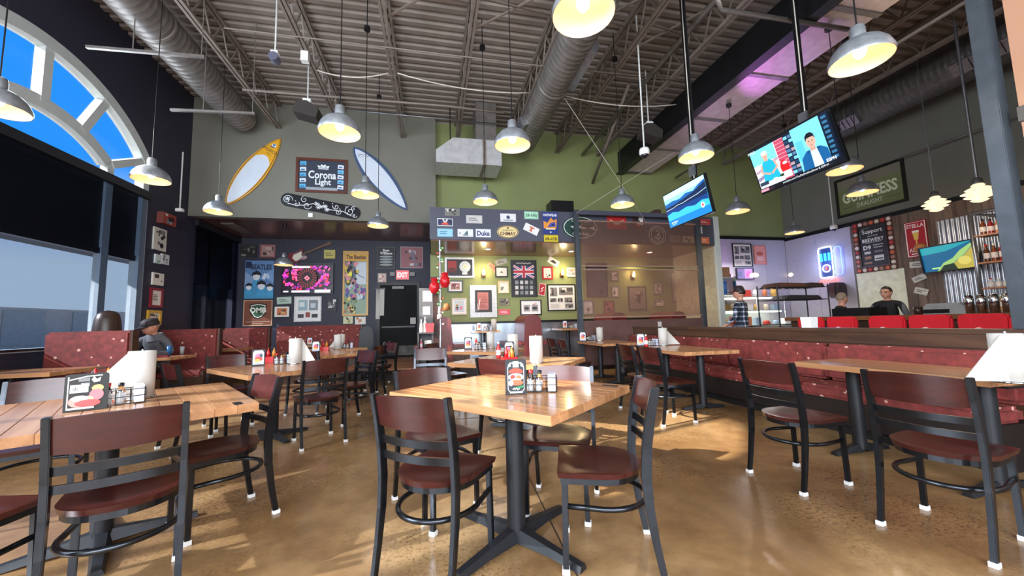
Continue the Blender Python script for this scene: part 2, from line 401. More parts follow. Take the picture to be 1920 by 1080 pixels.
b = MB(); b.box(-.05, YN+.2, 0, .1, YB, 3.78); b.box(-.05, YG, 3.73, .1, YN+.2, DZ+.1); struct(b.build('wall_corridor', GREY))
b = MB(); b.box(-.05, YN, 0, XR+.2, YN+.2, DZ+.1); struct(b.build('wall_back_green', GREEN))
b = MB(); b.box(XR, -3.7, 0, XR+.2, YN, DZ+.1); struct(b.build('wall_right', OLIVE))
b = MB(); b.box(XL-.2, -3.7, 0, XR+.2, -3.5, .6); b.box(XL-.2, -3.7, 4.1, XR+.2, -3.5, DZ+.1)
for x0, x1 in ((XL-.2, -4.7), (-.75, -.45), (3.5, XR+.2)): b.box(x0, -3.7, .6, x1, -3.5, 4.1)
struct(b.build('wall_rear', NAVY))
for i, (x0, x1) in enumerate(((-4.7, -.75), (-.45, 3.5))):
    b = MB(); b.box(x0, -3.62, .6, x1, -3.6, 4.1); o = struct(b.build('window_%d' % (5+i), GLASS))
    f = MB(); f.box(x0, -3.66, .6, x1, -3.56, .68); f.box(x0, -3.66, 4.02, x1, -3.56, 4.1); f.box((x0+x1)/2-.04, -3.66, .6, (x0+x1)/2+.04, -3.56, 4.1); f.build('window_frame', BLACK, o)

# arched window, glazing bars and panes
def ringbar(b, c, R0, R1, a0, a1, n, x0, x1):
    for i in range(n):
        t0 = a0+(a1-a0)*i/n; t1 = a0+(a1-a0)*(i+1)/n; q = []
        for x in (x0, x1):
            for R, t in ((R0, t0), (R1, t0), (R1, t1), (R0, t1)): q.append((x, c[0]+R*cos(t), c[1]+R*sin(t)))
        b.add(q, [(0, 1, 2, 3), (7, 6, 5, 4), (0, 3, 7, 4), (1, 5, 6, 2)]+([(0, 4, 5, 1)] if i == 0 else [])+([(3, 2, 6, 7)] if i == n-1 else []))
cA = (6.4, 2.8); half = 2.05; a_ = math.acos(half/2.7)
win = thing('window_1', 'white framed arched fanlight window above the black shade', 'window', (XL-.1, 6.4, 3.8)); win['kind'] = 'structure'; del win['category']
def wpart(nm, fn, m=WHITEF):
    q = MB(); fn(q); q.v = [(v[0]-(XL-.1), v[1]-6.4, v[2]-3.8) for v in q.v]; return q.build(nm, m, win)
wpart('arch_frame', lambda q: ringbar(q, cA, 2.52, 2.70, a_, pi-a_, 28, XL-.16, XL-.005))
cB = (6.4, 2.66); aB = math.acos(1.19/1.92)
wpart('inner_arch', lambda q: ringbar(q, cB, 1.74, 1.92, aB, pi-aB, 20, XL-.16, XL-.03))
for (ya, za, yb, zb) in ((6.4, 4.5, 6.4, 5.38), (7.03, 4.42, 7.46, 5.22), (5.77, 4.42, 5.34, 5.22), (7.62, 4.10, 8.42, 4.52), (5.18, 4.10, 4.38, 4.52)):
    wpart('glazing_bar', lambda q: q.bar((XL-.09, ya, za), (XL-.09, yb, zb), .13, .13, (1, 0, 0)))
for yj in (8.38, 4.42): wpart('jamb', lambda q: q.box(XL-.16, yj-.07, .95, XL-.01, yj+.07, 4.56))
for yj in (7.6, 5.2): wpart('mullion', lambda q: q.box(XL-.15, yj-.07, .95, XL-.04, yj+.07, 4.16))
wpart('transom', lambda q: q.box(XL-.15, 4.4, 2.52, XL-.06, 8.4, 2.62), BLACK)
wpart('spandrel_panel', lambda q: q.box(XL-.13, 4.4, 2.62, XL-.08, 8.31, 3.80), BLACK)
wpart('window_sill', lambda q: q.box(XL-.19, 4.36, .95, XL-.01, 8.44, 1.0))
def pane(poly):
    wpart('pane', lambda q: q.add([(XL-.10, y, z) for y, z in poly], [tuple(range(len(poly)))]), GLASS)
def arc(c, R, a0, a1, n=8): return [(c[0]+R*cos(a0+(a1-a0)*i/n), c[1]+R*sin(a0+(a1-a0)*i/n)) for i in range(n+1)]
cuts = [a_, radians(62.5), pi/2, pi-radians(62.5), pi-a_]; cutb = [aB, radians(67), pi/2, pi-radians(67), pi-aB]
for k in range(4): pane(arc(cA, 2.55, cuts[k], cuts[k+1])+arc(cB, 1.88, cutb[k+1], cutb[k]))
pane(arc(cB, 1.8, aB, pi-aB, 12)+[(5.25, 3.82), (7.55, 3.82)])
pane([(5.25, 1.0), (7.55, 1.0), (7.55, 2.58), (5.25, 2.58)])
for y0, y1 in ((7.65, 8.34), (4.46, 5.15)): pane([(y0, 1.0), (y1, 1.0), (y1, 2.58), (y0, 2.58)]); pane([(y0, 3.82), (y1, 3.82), (y1, 4.3), (y0, 4.3)])
b = MB(); b.box(XL-.11, .5, .95, XL-.10, 2.2, 5.3); o = struct(b.build('window_3', GLASS)); f = MB(); f.box(XL-.15, 1.31, .95, XL-.05, 1.39, 5.38); f.box(XL-.15, .45, 3.78, XL-.05, 2.25, 3.88); f.build('window_frame', WHITEF, o)
b = MB(); b.box(XL-.11, 9.98, .95, XL-.10, 11.75, 3.62); o = struct(b.build('window_2', GLASS)); f = MB(); f.box(XL-.15, 10.6, .95, XL-.05, 10.72, 3.62); f.box(XL-.15, 9.98, 2.3, XL-.05, 11.75, 3.62); f.build('window_frame', BLACK, o)
def shade(y0, y1, ztop, zbot, label):
    t = thing('roller_shade', label, 'window shade', (XL+.06, (y0+y1)/2, ztop)); h = (y1-y0)/2
    q = MB(); q.box(-.035, -h, -.12, .05, h, .02); q.build('headbox', M('shade_headbox', (22, 23, 30), .5), t)
    q = MB(); q.quad((.0, -h+.03, -.1), (.0, h-.03, -.1), (.0, h-.03, zbot-ztop), (.0, -h+.03, zbot-ztop)); q.build('shade_cloth', SHADE, t)
    q = MB(); q.box(-.012, -h+.03, zbot-ztop-.03, .012, h-.03, zbot-ztop); q.build('hem_bar', BLACK, t)
shade(4.3, 8.36, 3.84, 1.0, 'long black roller shade under the arched window')
shade(.4, 2.3, 3.84, 1.0, 'black roller shade on the narrow window nearest the camera')
shade(9.86, 11.86, 3.74, 1.0, 'smaller black roller shade in the back alcove')
# outdoors: pavement, canopy over the lower glazing, pale building across the lot
b = MB(); b.box(-60, -40, -.3, XL-.25, 50, -.15); struct(b.build('ground', M('pavement', (170, 168, 164), .9, var=.15, scale=.4)))
b = MB(); b.box(XL-1.2, 3.6, 2.70, XL-.22, 12.4, 2.85); struct(b.build('trim_8', M('canopy_black', (25, 26, 30), .6)))
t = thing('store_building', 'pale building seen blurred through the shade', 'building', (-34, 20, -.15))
q = MB(); q.box(-4, -26, 0, 4, 26, 3.4); q.build('wall', M('warmed_stucco', (232, 204, 168), .8, var=.2, scale=.3), t)  # warm tone put in to offset the blue sky light on the wall
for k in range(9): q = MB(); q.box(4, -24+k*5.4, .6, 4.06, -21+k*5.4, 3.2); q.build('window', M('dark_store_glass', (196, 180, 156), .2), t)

# soffit, nook ceiling, platform, half wall
b = MB(); b.box(-.05, 8.15, 3.02, 7.03, YN, 3.73); struct(b.build('trim_1', SOFFIT))
b = MB(); b.box(-.03, 8.17, 2.99, 7.01, YN, 3.02); struct(b.build('ceiling_nook', BROWNCEIL))
b = MB(); b.box(7.03, 8.2, 0, 7.12, YN, 2.99); struct(b.build('wall_nook_end', M('cream_paint', (196, 190, 170), .5)))
b = MB(); b.box(7.0, 8.13, 0, 7.14, 8.2, 3.75); struct(b.build('trim_2', WHITEF))
b = MB(); b.box(-1.95, 8.75, 0, 7.03, YN, .22); b.box(-1.95, YN, 0, -.05, YB, .22); o = struct(b.build('platform', M('platform_riser', (44, 34, 32), .6)))
for k in range(7): q = MB(); q.box(-1.97, 8.72+.165*k, .22, 7.03, 8.72+.165*k+.16, .25); q.build('plank', PLATWOOD, o)
for k in range(12): q = MB(); q.box(-1.95, YN+.165*k, .22, -.05, YN+.165*k+.16, .25); q.build('plank', PLATWOOD, o)
# metal wainscot and chair rail on the nook wall
b = MB(); b.box(-.05, YN-.02, .25, 7.03, YN-.001, 1.18); struct(b.build('trim_3', M('wainscot_metal', (178, 190, 204), .22, metal=.8, var=.15, scale=2)))
b = MB(); b.box(-.05, YN-.04, 1.18, 7.03, YN-.001, 1.24); struct(b.build('trim_4', BLACK))
# half wall between dining room and bar
hw = MB(); hw.box(4.48, 2.0, 0, 4.62, 7.95, .99); o = struct(hw.build('wall_half', DARKWOOD))
y_ = 2.0; k = 0
while y_ < 7.9:
    q = MB(); q.box(4.44, y_, .99, 4.66, min(y_+1.985, 7.95), 1.03); q.build('cap_board', DARKWOOD, o); y_ += 1.99
for k in range(3): q = MB(); q.box(4.455, 2.0, .62+.125*k, 4.478, 7.95, .74+.125*k); q.build('board', DARKWOOD, o)
# kitchen / bar walls
b = MB()
for k in range(5): b.box(7.14+.79*k, YN-.012, 0, 7.14+.79*k+.782, YN-.001, 3.6)
struct(b.build('wall_kitchen', KWALL))
b = MB()
for k in range(2): b.box(XR-.012, 7.95+.97*k, 0, XR-.001, 7.95+.97*k+.962, 3.58)
struct(b.build('wall_kitchen_side', KWALL))
b = MB(); b.box(7.14, YN-.03, 3.6, XR, YN-.001, 3.70); struct(b.build('trim_5', BLACK))
b = MB(); b.box(XR-.03, 2.0, 3.56, XR-.001, YN-.03, 3.66); struct(b.build('trim_6', BLACK))
o = thing('plank_wall', 'weathered barn board cladding behind the bar', 'wall'); o['kind'] = 'structure'; o.name = 'wall_bar_cladding'; del o['category']
yy = 7.93; k = 0
while yy > 2.2:
    wd = random.choice((.17, .2, .23)); th = random.uniform(.014, .024)
    q = MB(); q.box(XR-th, yy-wd+.006, 1.0 if 6.85 > yy > 3 else 0, XR-.001, yy, 3.55)
    if 6.75 < yy-wd/2 < 7.92: q = MB(); q.box(XR-th, yy-wd+.006, 2.28, XR-.001, yy, 3.55)
    q.build('plank', BARN, o); yy -= wd
b = MB(); b.box(XR-.016, 6.86, .0, XR-.002, 7.9, 2.26); struct(b.build('door_2', M('cream_door', (214, 216, 190), .5)))
# ------------------------------------------------------------------ roof steel
def joist(x, y0, y1, label):
    t = thing('bar_joist', label, 'roof joist', (x, y0, 6.0), group='open web roof joists'); L_ = y1-y0
    for nm, z in (('top_chord', .56), ('bottom_chord', 0)):
        q = MB(); q.box(-.055, 0, z-.025, -.012, L_, z+.025); q.box(.012, 0, z-.025, .055, L_, z+.025); q.build(nm, STEEL, t)
    q = MB(); n = int(L_/.55); s_ = L_/n
    for k in range(n):
        a, c = ((0, k*s_, .02), (0, (k+.5)*s_, .53)); d = (0, (k+1)*s_, .02)
        q.bar(a, c, .022, .022); q.bar(c, d, .022, .022)
    q.build('web', STEEL, t)
JX = [-3.6, -2.15, -.72, .66, 2.1, 3.5, 4.75, 7.6, 9.0]
for i, x in enumerate(JX):
    joist(x, -3.4, YG-.02 if x < 0 else YN-.02, ['brown steel joist %s' % s_ for s_ in
      ('nearest the round duct by the arched window', 'passing over the hanging grey speaker', 'left of the two joists over the middle', 'passing just left of the spiral duct', 'running above the spiral duct', 'above the dome camera', 'above the smaller hanging screen', 'just right of the square duct', 'farthest right over the bar')][i])
for k_, (x0, x1) in enumerate([(p_, q_) for p_, q_ in zip(JX[:-1], JX[1:]) if q_-p_ < 2]):
    t = thing('cross_bracing', 'thin crossed bridging bars between two roof joists, bay %s from the window wall' % ('one', 'two', 'three', 'four', 'five', 'six', 'seven', 'eight')[k_], 'bracing', ((x0+x1)/2, 5.5, 6.0), 0, 'roof joist bridging')
    h2 = (x1-x0)/2-.06
    for s_ in (-1, 1): q = MB(); q.bar((-h2, -.3*s_, .05), (h2, .3*s_, .5), .03, .03); q.build('bar', STEEL, t)

def round_duct(name, label, x, z, r, y0, y1, m, regs):
    t = thing(name, label, 'air duct', (x, y0, z)); n = 24; q = MB(); ys = []; y_ = 0; L_ = y1-y0
    prof = []
    while y_ < L_: prof += [(r, y_), (r+.006, y_+.012), (r, y_+.024)]; y_ += .11
    vs = []
    for rr, yy in prof:
        for i in range(n): a = 2*pi*i/n; vs.append((rr*cos(a), yy, rr*sin(a)))
    k = len(prof)
    q.add(vs, [(i*n+j, (i+1)*n+j, (i+1)*n+(j+1) % n, i*n+(j+1) % n) for i in range(k-1) for j in range(n)], True)
    q.add(vs[-n:], [tuple(range(n))]); q.build('duct_body', m, t)
    for yy in [v for v in (1.5, 3.6, 5.7, 7.8, 9.9) if v < L_]:
        q = MB(); q.lathe([(r+.002, -.04), (r+.014, -.03), (r+.014, .03), (r+.002, .04)], n); q.v = [(v[0], v[2]+yy, v[1]) for v in q.v]; q.f = [f[::-1] for f in q.f]; q.build('joint_band', m, t)
        q = MB(); q.cyl((0, yy, r), (0, yy, DZ-z), .006, n=6); q.build('hanger_rod', STEEL, t)
    for yy, ang, ln, wd in regs:
        a = radians(ang); d = Vector((cos(a), 0, sin(a))); u = Vector((-sin(a), 0, cos(a))); o_ = d*(r-.06)
        q = MB(); q.bar(o_+Vector((0, yy, 0)), o_+Vector((0, yy, 0))+d*.16, ln, wd, u); rg = q.build('register', GALV, t)
        q = MB()
        for s_ in range(7): c_ = o_+d*.162+Vector((0, yy+(s_-3)*ln/8, 0)); q.bar(c_-u*(wd*.42), c_+u*(wd*.42), .012, .012, d)
        q.build('grille', BLACK, rg)
    return t
round_duct('round_duct', 'dull round duct along the arched window wall', -4.23, 5.98, .30, -3.4, 9.3, DULL, [(3.2, -40, .7, .2)])
round_duct('spiral_duct', 'brown spiral duct over the middle of the room with side registers', 2.28, 5.7, .29, -3.4, 8.9, DULL, [(9.2, -20, 1.0, .22), (11.3, 205, .6, .2), (7.2, 190, .7, .2)])
round_duct('bar_round_duct', 'large dark round duct running above the bar wall', 10.2, 6.05, .40, -3.0, 8.6, M('dark_duct', (88, 86, 84), .5, metal=.4, var=.2), [(7.4, 215, 1.1, .25), (10.0, 215, .8, .25)])
t = thing('square_duct', 'long square galvanised duct with pink reflected light in its colour running over the bar aisle', 'air duct', (5.92, -3.4, 5.5))
for k in range(9):
    q = MB(); q.box(-.44, 1.46*k, 0, .44, 1.46*k+1.41, .5); q.build('duct_section', M('duct_pink_reflection', (206, 188, 186), .38, metal=.45, var=.12), t)  # pink of reflected light is put into the base colour
    q = MB(); q.box(-.46, 1.46*k+1.39, -.02, .46, 1.46*k+1.47, .52); q.build('flange', DULL, t)
q = MB(); q.box(5.38, -3.4, 5.46, 5.44, 9.85, 6.12); q.box(5.30, -3.4, 5.44, 5.50, 9.85, 5.47); one('duct_side_slab', q, BLACK, 'black slab added for the dark left side of the square duct', 'duct side')  # slab added to stand for the duct's dark left side, no separate member
# elbow duct by the green wall
t = thing('elbow_duct', 'silver square elbow duct in front of the green wall', 'air duct', (1.05, 9.0, 4.95))
q = MB(); q.prism([(-.95, 0), (.6, 0), (.6, .62), (-.55, .62), (-.95, .3)], (0, .4, 0), (1, 0, 0), (0, 0, 1), .8); q.build('hood', M('bright_duct', (196, 196, 198), .35, metal=.35, var=.12), t, bevel=.006)
q = MB(); q.box(.0, -.3, .62, .5, .3, 1.62); q.build('riser', DULL, t)
q = MB(); q.box(.14, -.42, -.02, .22, .42, .64); q.build('strap', STEEL, t)
q = MB(); q.cyl((-.6, 0, .62), (-.6, 0, 1.6), .012, n=6); q.build('hanger_rod', BLACK, t)

def run(name, label, pts, r, m=GALV, cat='conduit', group=None):
    q = MB(); q.tube(pts, r, 6); return one(name, q, m, label, cat, group)
Z6 = 5.968
g_ = 'ceiling conduits'
run('conduit', 'thin pale conduit crossing the ceiling nearest the camera', [onz(420, 52, Z6), onz(1010, 123, Z6), onz(1270, 150, Z6)], .013, STEEL, group=g_)
run('conduit', 'dull pipe crossing in front of the grey wall top', [onz(455, 168, 5.8), onz(840, 199, 5.8), onz(945, 212, 5.8)], .025, STEEL, group=g_)
run('conduit', 'thin conduit low along the grey wall top edge', [onz(650, 206, 5.968), onz(930, 232, 5.968)], .013, group=g_)
def sag(a, c, n=10, d=.12): return [Vector(a).lerp(Vector(c), i/n)-Vector((0, 0, d*4*(i/n)*(1-i/n))) for i in range(n+1)]
CABLE = M('pale_cable', (198, 190, 180), .5)
run('cable', 'white cable sagging between the left and middle joists', sag(onz(590, 130, 6), onz(728, 137, 6)), .012, CABLE, 'cable', 'sagging white cables')
run('cable', 'white cable sagging from middle joist to spiral duct', sag(onz(745, 137, 6), onz(995, 174, 6)), .012, CABLE, 'cable', 'sagging white cables')
run('cable', 'white cable sagging from spiral duct towards the bar aisle', sag(onz(1060, 180, 5.9), onz(1268, 196, 5.9)), .012, CABLE, 'cable', 'sagging white cables')
run('pipe', 'grey sprinkler pipe crossing above the large hanging screen', [onz(1345, -4, 5.46), onz(1352, 18, 5.42), onz(1590, 55, 5.42)], .035, DULL, 'pipe')
run('pipe', 'long grey pipe running beside the joist over the bar aisle', [(4.15, -3, 5.95), (4.25, 9.8, 5.95)], .045, DULL, 'pipe')
run('pipe', 'dark rail running under the ceiling right of the hanging screens', [(7.0, 1, 5.3), (7.0, 9.5, 5.3)], .03, STEEL, 'pipe')
run('pipe', 'thin rail on the upper grey wall above the bar', [(10.9, 3.2, 4.85), (10.9, 6.6, 4.85)], .018, DULL, 'pipe')
run('brace', 'dark brace slanting down from roof to green wall', [(4.3, 7.2, 6.4), (4.55, 9.87, 5.15)], .04, STEEL, 'brace')
run('guy_wire', 'thin wire from spiral duct towards the small screen', [(2.55, 6.6, 5.5), (4.4, 7.0, 3.2)], .004, CABLE, 'wire', 'crossed guy wires')
run('guy_wire', 'thin wire rising from the partition post', [(3.2, 7.85, 3.62), (4.9, 6.6, 4.6)], .004, CABLE, 'wire', 'crossed guy wires')
def strut(px0, px1, z, label):
    a, c = onz(*px0, z), onz(*px1, z); q = MB(); q.bar(a, c, .04, .04)
    for f in (.38, .97): p = a.lerp(c, f); q.cyl(p, (p.x, p.y, DZ), .008, n=6)
    one('strut_channel', q, DULL, label, 'strut', 'lamp strut channels')
strut((162, 88), (384, 107), 5.2, 'slim strut channel in front of the arched window duct')
strut((320, 206), (478, 213), 4.9, 'slim strut channel by the dark corner pier')

# ------------------------------------------------------------------ pendant lamps
BULB = E((255, 230, 192), 9)
REFL = M('lamp_reflector', (250, 222, 186), .5, var=.05)
SHD = M('lamp_galvanised', (164, 170, 178), .30, metal=.65, var=.2, scale=16)
def pendant_proto():
    t = thing('pendant_lamp', 'x', 'pendant lamp', group='galvanised dome pendant lamps')
    q = MB(); q.lathe([(.212, -.002), (.215, .012), (.21, .045), (.19, .095), (.15, .145), (.10, .178), (.06, .193), (.052, .205)], 28); q.build('shade', SHD, t)
    q = MB(); q.lathe([(.208, .0), (.204, .044), (.184, .092), (.145, .14), (.095, .17), (.05, .18), (.0, .181)], 28); q.f = [f[::-1] for f in q.f]; q.build('reflector', REFL, t)
    q = MB(); q.lathe([(.053, .2), (.053, .275), (.048, .28), (.048, .30), (.028, .312), (.0, .314)], 18); q.build('neck', SHD, t)
    q = MB(); q.ball((0, 0, .085), (.045, .045, .06), 12, 8); q.build('bulb', BULB, t)
    return t
LAMPS = [((1094, 28), 'galvanised pendant lamp nearest the camera, cut by the top edge'), ((637, 250), 'large pendant lamp in front of the grey wall, above the framed dark sign'),
 ((961, 273), 'pendant lamp in front of the spiral duct end'), ((685, 366), 'pendant lamp overlapping the blue edged surfboard'), ((409, 398), 'pendant lamp below the tail of the yellow surfboard'),
 ((910, 379), 'pendant lamp just above the slate soffit, left of the black box'), ((709, 424), 'small pendant lamp below the end of the patterned snowboard'), ((283, 338), 'pendant lamp at the right foot of the arched window'),
 ((-6, 205), 'dark pendant lamp in front of the arched window, cut by the left edge'), ((1167, 385), 'pendant lamp above the smoky partition'), ((1305, 295), 'pendant lamp on the black pole above the smaller hanging screen'),
 ((1383, 397), 'pendant lamp between the two hanging screens against green wall'), ((1614, 115), 'large pendant lamp above the larger hanging screen'), ((1583, 320), 'pendant lamp peeking from behind the right edge of the large screen'),
 ((1617, 362), 'pendant lamp overlapping the framed green beer sign'), ((1490, 437), 'pendant lamp under the kitchen corner trim')]
proto = pendant_proto()
LW = 26
def cord(o, p):
    top = DZ-.5; dk = True
    for x_, z_, r_ in ((-4.23, 5.98, .306), (2.28, 5.7, .296), (10.2, 6.05, .406)):
        if abs(p.x-x_) < r_: top = z_-sqrt(r_*r_-(p.x-x_)**2); dk = False
    if 5.28 < p.x < 6.4: top = 5.44 if p.x < 5.5 else 5.48; dk = False
    if p.y > YG: top = 3.78; dk = False
    top -= p.z
    q = MB(); q.cyl((0, 0, .31), (0, 0, top-.05), .006, n=6); q.build('cord', BLACK, o)
    q = MB(); q.cyl((0, 0, top-.06), (0, 0, top), .05, n=12)
    if dk: q.cyl((0, 0, top), (0, 0, DZ-p.z), .008, n=6)
    q.build('canopy', BLACK, o)
def bulb_light(p, e):
    l = lamp('pendant_light', 'SPOT', (p.x, p.y, p.z+.05), e, (1, .86, .68), (0, 0, 0), radius=.04); l.data.spot_size = radians(150); l.data.spot_blend = .35
for i, ((x, y), lab) in enumerate(LAMPS):
    p = onz(x, y, 3.25)
    if i == 0: o = proto; o.location = p; o['label'] = lab; KIDS[o.name] = [(c, []) for c in o.children]
    else: o = dup(proto, p, 0, lab)
    bulb_light(p, LW); cord(o, p)
p = ony(532, 497, 10.3)
o = dup(proto, p, 0, 'dim pendant lamp in front of the wall television and red guitar')
bulb_light(p, 14); cord(o, p)

# ------------------------------------------------------------------ hanging devices
def hang(label, name, cat, p, top, build):
    t = thing(name, label, cat, p); build(t)
    q = MB(); q.cyl((0, 0, 0), (0, 0, top-p.z), .014, n=8); q.build('pole', M('white_pole', (200, 200, 198), .4), t); return t
def spk(t):
    q = MB(); q.prism([(-.22, -.12), (.2, -.22), (.24, -.02), (.02, .12), (-.16, .1)], (0, .16, -.18), (1, 0, 0), (0, 0, 1), .32); q.build('cabinet', M('dark_speaker', (52, 46, 44), .7), t, bevel=.01)
    q = MB(); q.box(-.07, -.07, -.06, .07, .07, .02); q.build('mount', WHITE, t)
hang('dark wedge loudspeaker hanging in front of the grey wall', 'loudspeaker', 'loudspeaker', ony(577, 190, 7.6), DZ, spk)
hang('dark loudspeaker hanging beside the square duct', 'loudspeaker', 'loudspeaker', ony(1216, 232, 7.0), DZ, spk)
def beacon(t):
    q = MB(); q.box(-.05, -.05, -.06, .05, .05, .02); q.build('bracket', WHITE, t)
    q = MB(); q.cyl((0, -.08, -.09), (0, .06, -.09), .07, n=16); q.build('body', M('grey_plastic', (90, 92, 110), .4), t)
hang('small grey cylinder sensor hanging near the ceiling', 'ceiling_sensor', 'sensor', ony(516, 100, 6.2), DZ, beacon)
def dome(t):
    q = MB(); q.lathe([(.0, .04), (.075, .04), (.085, 0), (.085, -.05), (.07, -.075)], 20); q.build('housing', WHITE, t)
    q = MB(); q.ball((0, 0, -.075), (.06, .06, .05), 16, 8); q.build('dome', M('smoked_dome', (30, 30, 34), .08), t)
hang('white dome security camera on a long white pole', 'security_camera', 'camera', ony(1208, 283, 5.6), DZ, dome)
hang('small dome security camera hanging in the bar corner', 'security_camera', 'camera', ony(1563, 425, 8.2), DZ, dome)
hang('white box sensor on a pole by the dark corner pier', 'wall_sensor', 'sensor', ony(337, 394, 8.8), 4.9, lambda t: MB().add([], []).box(-.06, -.04, -.03, .06, .04, .03).build('body', WHITE, t))
q = MB(); p = onz(588, 108, 5.9); p.x = -2.15; q.box(-.06, -.05, -.1, .06, .05, .08); one('junction_box', q, WHITE, 'white junction box on the joist near the hanging speaker', 'junction box', loc=p)

def tv_on_pole(label, c, w_, h_, tilt, draw, pole_y, ptop=DZ):
    t = thing('hanging_screen', label, 'television', c, -pi/2); t.rotation_euler = (tilt, 0, -pi/2)
    q = MB(); q.box(-w_/2, 0, -h_/2, w_/2, .05, h_/2); q.build('housing', M('tv_black', (14, 14, 16), .3), t, bevel=.006)
    pr = Print(w_-.03, h_-.035, -.001); pr.lit = 1.0; draw(pr); pr.mb.build('screen', pr.mats, t)
    q = MB(); q.box(-.12, .05, -.14, .12, .1, .14); q.build('bracket', BLACK, t)
    pc = MB(); zz = c.z; pc.bar((0, 0, zz-.1), (0, 0, ptop), .055, .055); o = pc.build('pole', BLACK, None, (c.x+.17, c.y+pole_y, 0)); o.name = 'screen_pole'
    tag(o, 'black square pole holding the %s' % label.split(' showing')[0], 'pole')
    q = MB(); q.tube([(-.035, -.03, zz+.1), (-.035, -.032, zz+1.2), (-.035, -.03, ptop-.2)], .008, 6); q.build('power_cable', CABLE, o)
    q = MB(); q.box(-.05, -.06, zz+.42, -.02, .06, zz+.58); q.build('outlet_box', GALV, o)
def lake(p):
    p.rect(0, 0, 1, 1, (60, 190, 240)); p.rect(0, .72, 1, .28, (150, 226, 248)); p.rect(0, .84, 1, .16, (196, 240, 252))
    p.poly([(0, .55), (0, .70), (.2, .74), (.38, .70), (.55, .78), (.72, .74), (.86, .84), (1, .90), (1, .55)], (22, 96, 170))
    p.poly([(0, .5), (0, .6), (.25, .62), (.5, .66), (.75, .72), (1, .84), (1, .5)], (12, 34, 74))
    p.line([(0, .52), (.2, .53), (.3, .56), (.45, .55), (.6, .58), (.8, .6), (1, .66)], .008, (190, 220, 240))
    p.poly([(0, .5), (0, .38), (.15, .42), (.3, .36), (.5, .40), (.7, .34), (.86, .40), (1, .36), (1, .5)], (10, 60, 130))
    p.rect(0, 0, 1, .2, (20, 130, 230)); p.ell(.86, .26, .045, .08, (200, 220, 235)); p.ell(.86, .26, .02, .04, (200, 90, 90)); p.rect(.07, .1, .16, .03, (220, 240, 250)); p.rect(.07, .05, .12, .02, (180, 220, 250))
def show(p):
    sk = (232, 160, 140)
    p.rect(0, 0, 1, 1, (16, 20, 30)); p.rect(.01, .1, .35, .85, (232, 236, 244)); p.rect(.01, .62, .33, .33, (120, 220, 244))
    p.rect(.01, .5, .34, .06, (176, 150, 170), 14); p.rect(.01, .3, .2, .08, (140, 130, 160), 14)
    p.poly([(.09, .20), (.12, .58), (.16, .66), (.23, .66), (.28, .58), (.32, .20)], (30, 172, 204)); p.ell(.195, .78, .04, .085, sk); p.rect(.17, .64, .05, .08, sk); p.ell(.195, .815, .043, .05, (230, 214, 200))
    p.line([(.115, .58), (.10, .42), (.20, .34)], .03, sk); p.line([(.29, .58), (.31, .44), (.22, .34)], .03, sk)
    p.rect(.02, .14, .12, .09, (40, 60, 80)); p.rect(.02, .10, .28, .05, (210, 220, 230)); p.ell(.24, .18, .04, .05, (230, 240, 240)); p.ell(.35, .22, .05, .03, (40, 60, 40))
    p.rect(.355, .1, .12, .85, (190, 70, 100))
    for k in range(11): p.rect(.355, .93-.075*k, .12, .012, (236, 170, 180))
    p.ell(.40, .36, .055, .15, (206, 30, 36)); p.ell(.415, .44, .03, .03, (240, 240, 240)); p.rect(.36, .13, .1, .14, (240, 240, 244))
    p.rect(.475, .1, .12, .85, (20, 34, 60))
    for k in range(9):
        for j in range(2): p.rect(.482+.056*j, .86-.09*k, .046, .06, [(120, 200, 230), (80, 120, 160), (170, 150, 160), (30, 60, 90)][(k*3+j*5) % 4])
    p.rect(.585, .1, .325, .88, (120, 214, 240)); p.rect(.6, .3, .08, .4, (90, 190, 224))
    p.poly([(.60, .1), (.62, .34), (.69, .45), (.84, .45), (.90, .36), (.91, .1)], (24, 92, 150)); p.poly([(.72, .1), (.73, .45), (.80, .45), (.82, .1)], (206, 232, 240))
    p.rect(.735, .42, .055, .12, (196, 150, 132)); p.ell(.763, .60, .05, .13, (214, 168, 150)); p.poly([(.712, .62), (.716, .72), (.745, .77), (.785, .77), (.81, .72), (.815, .62), (.80, .68), (.73, .68)], (20, 24, 34))
    p.ell(.745, .61, .007, .01, (30, 30, 40)); p.ell(.782, .61, .007, .01, (30, 30, 40)); p.rect(.75, .52, .028, .012, (150, 90, 86)); p.rect(.759, .555, .01, .035, (190, 140, 124))
    p.poly([(.69, .45), (.73, .45), (.71, .38)], (16, 70, 120)); p.poly([(.80, .45), (.84, .45), (.82, .38)], (16, 70, 120))
    p.rect(.91, .1, .09, .88, (12, 26, 48))
    for k in range(9): p.rect(.93, .88-.095*k, .05, .05, (50, 110, 150))
    p.text('ESPN', .905, .13, .06, (250, 250, 250), maxw=.12, bold=.02); p.text('youtube.com/ThePatMcAfeeShow & ESPN+', .60, .05, .05, (240, 244, 250), maxw=.74); p.rect(.03, .02, .11, .055, (240, 150, 170)); p.text('ESPN2', .07, .93, .05, (240, 250, 250), maxw=.1)
tv_on_pole('smaller hanging screen showing a blue lake', Vector((3.723, 4.858, 2.90)), .96, .56, .193, lake, -.02)
tv_on_pole('larger hanging screen showing two people talking', Vector((4.817, 4.073, 3.356)), 1.22, .70, .30, show, -.1)
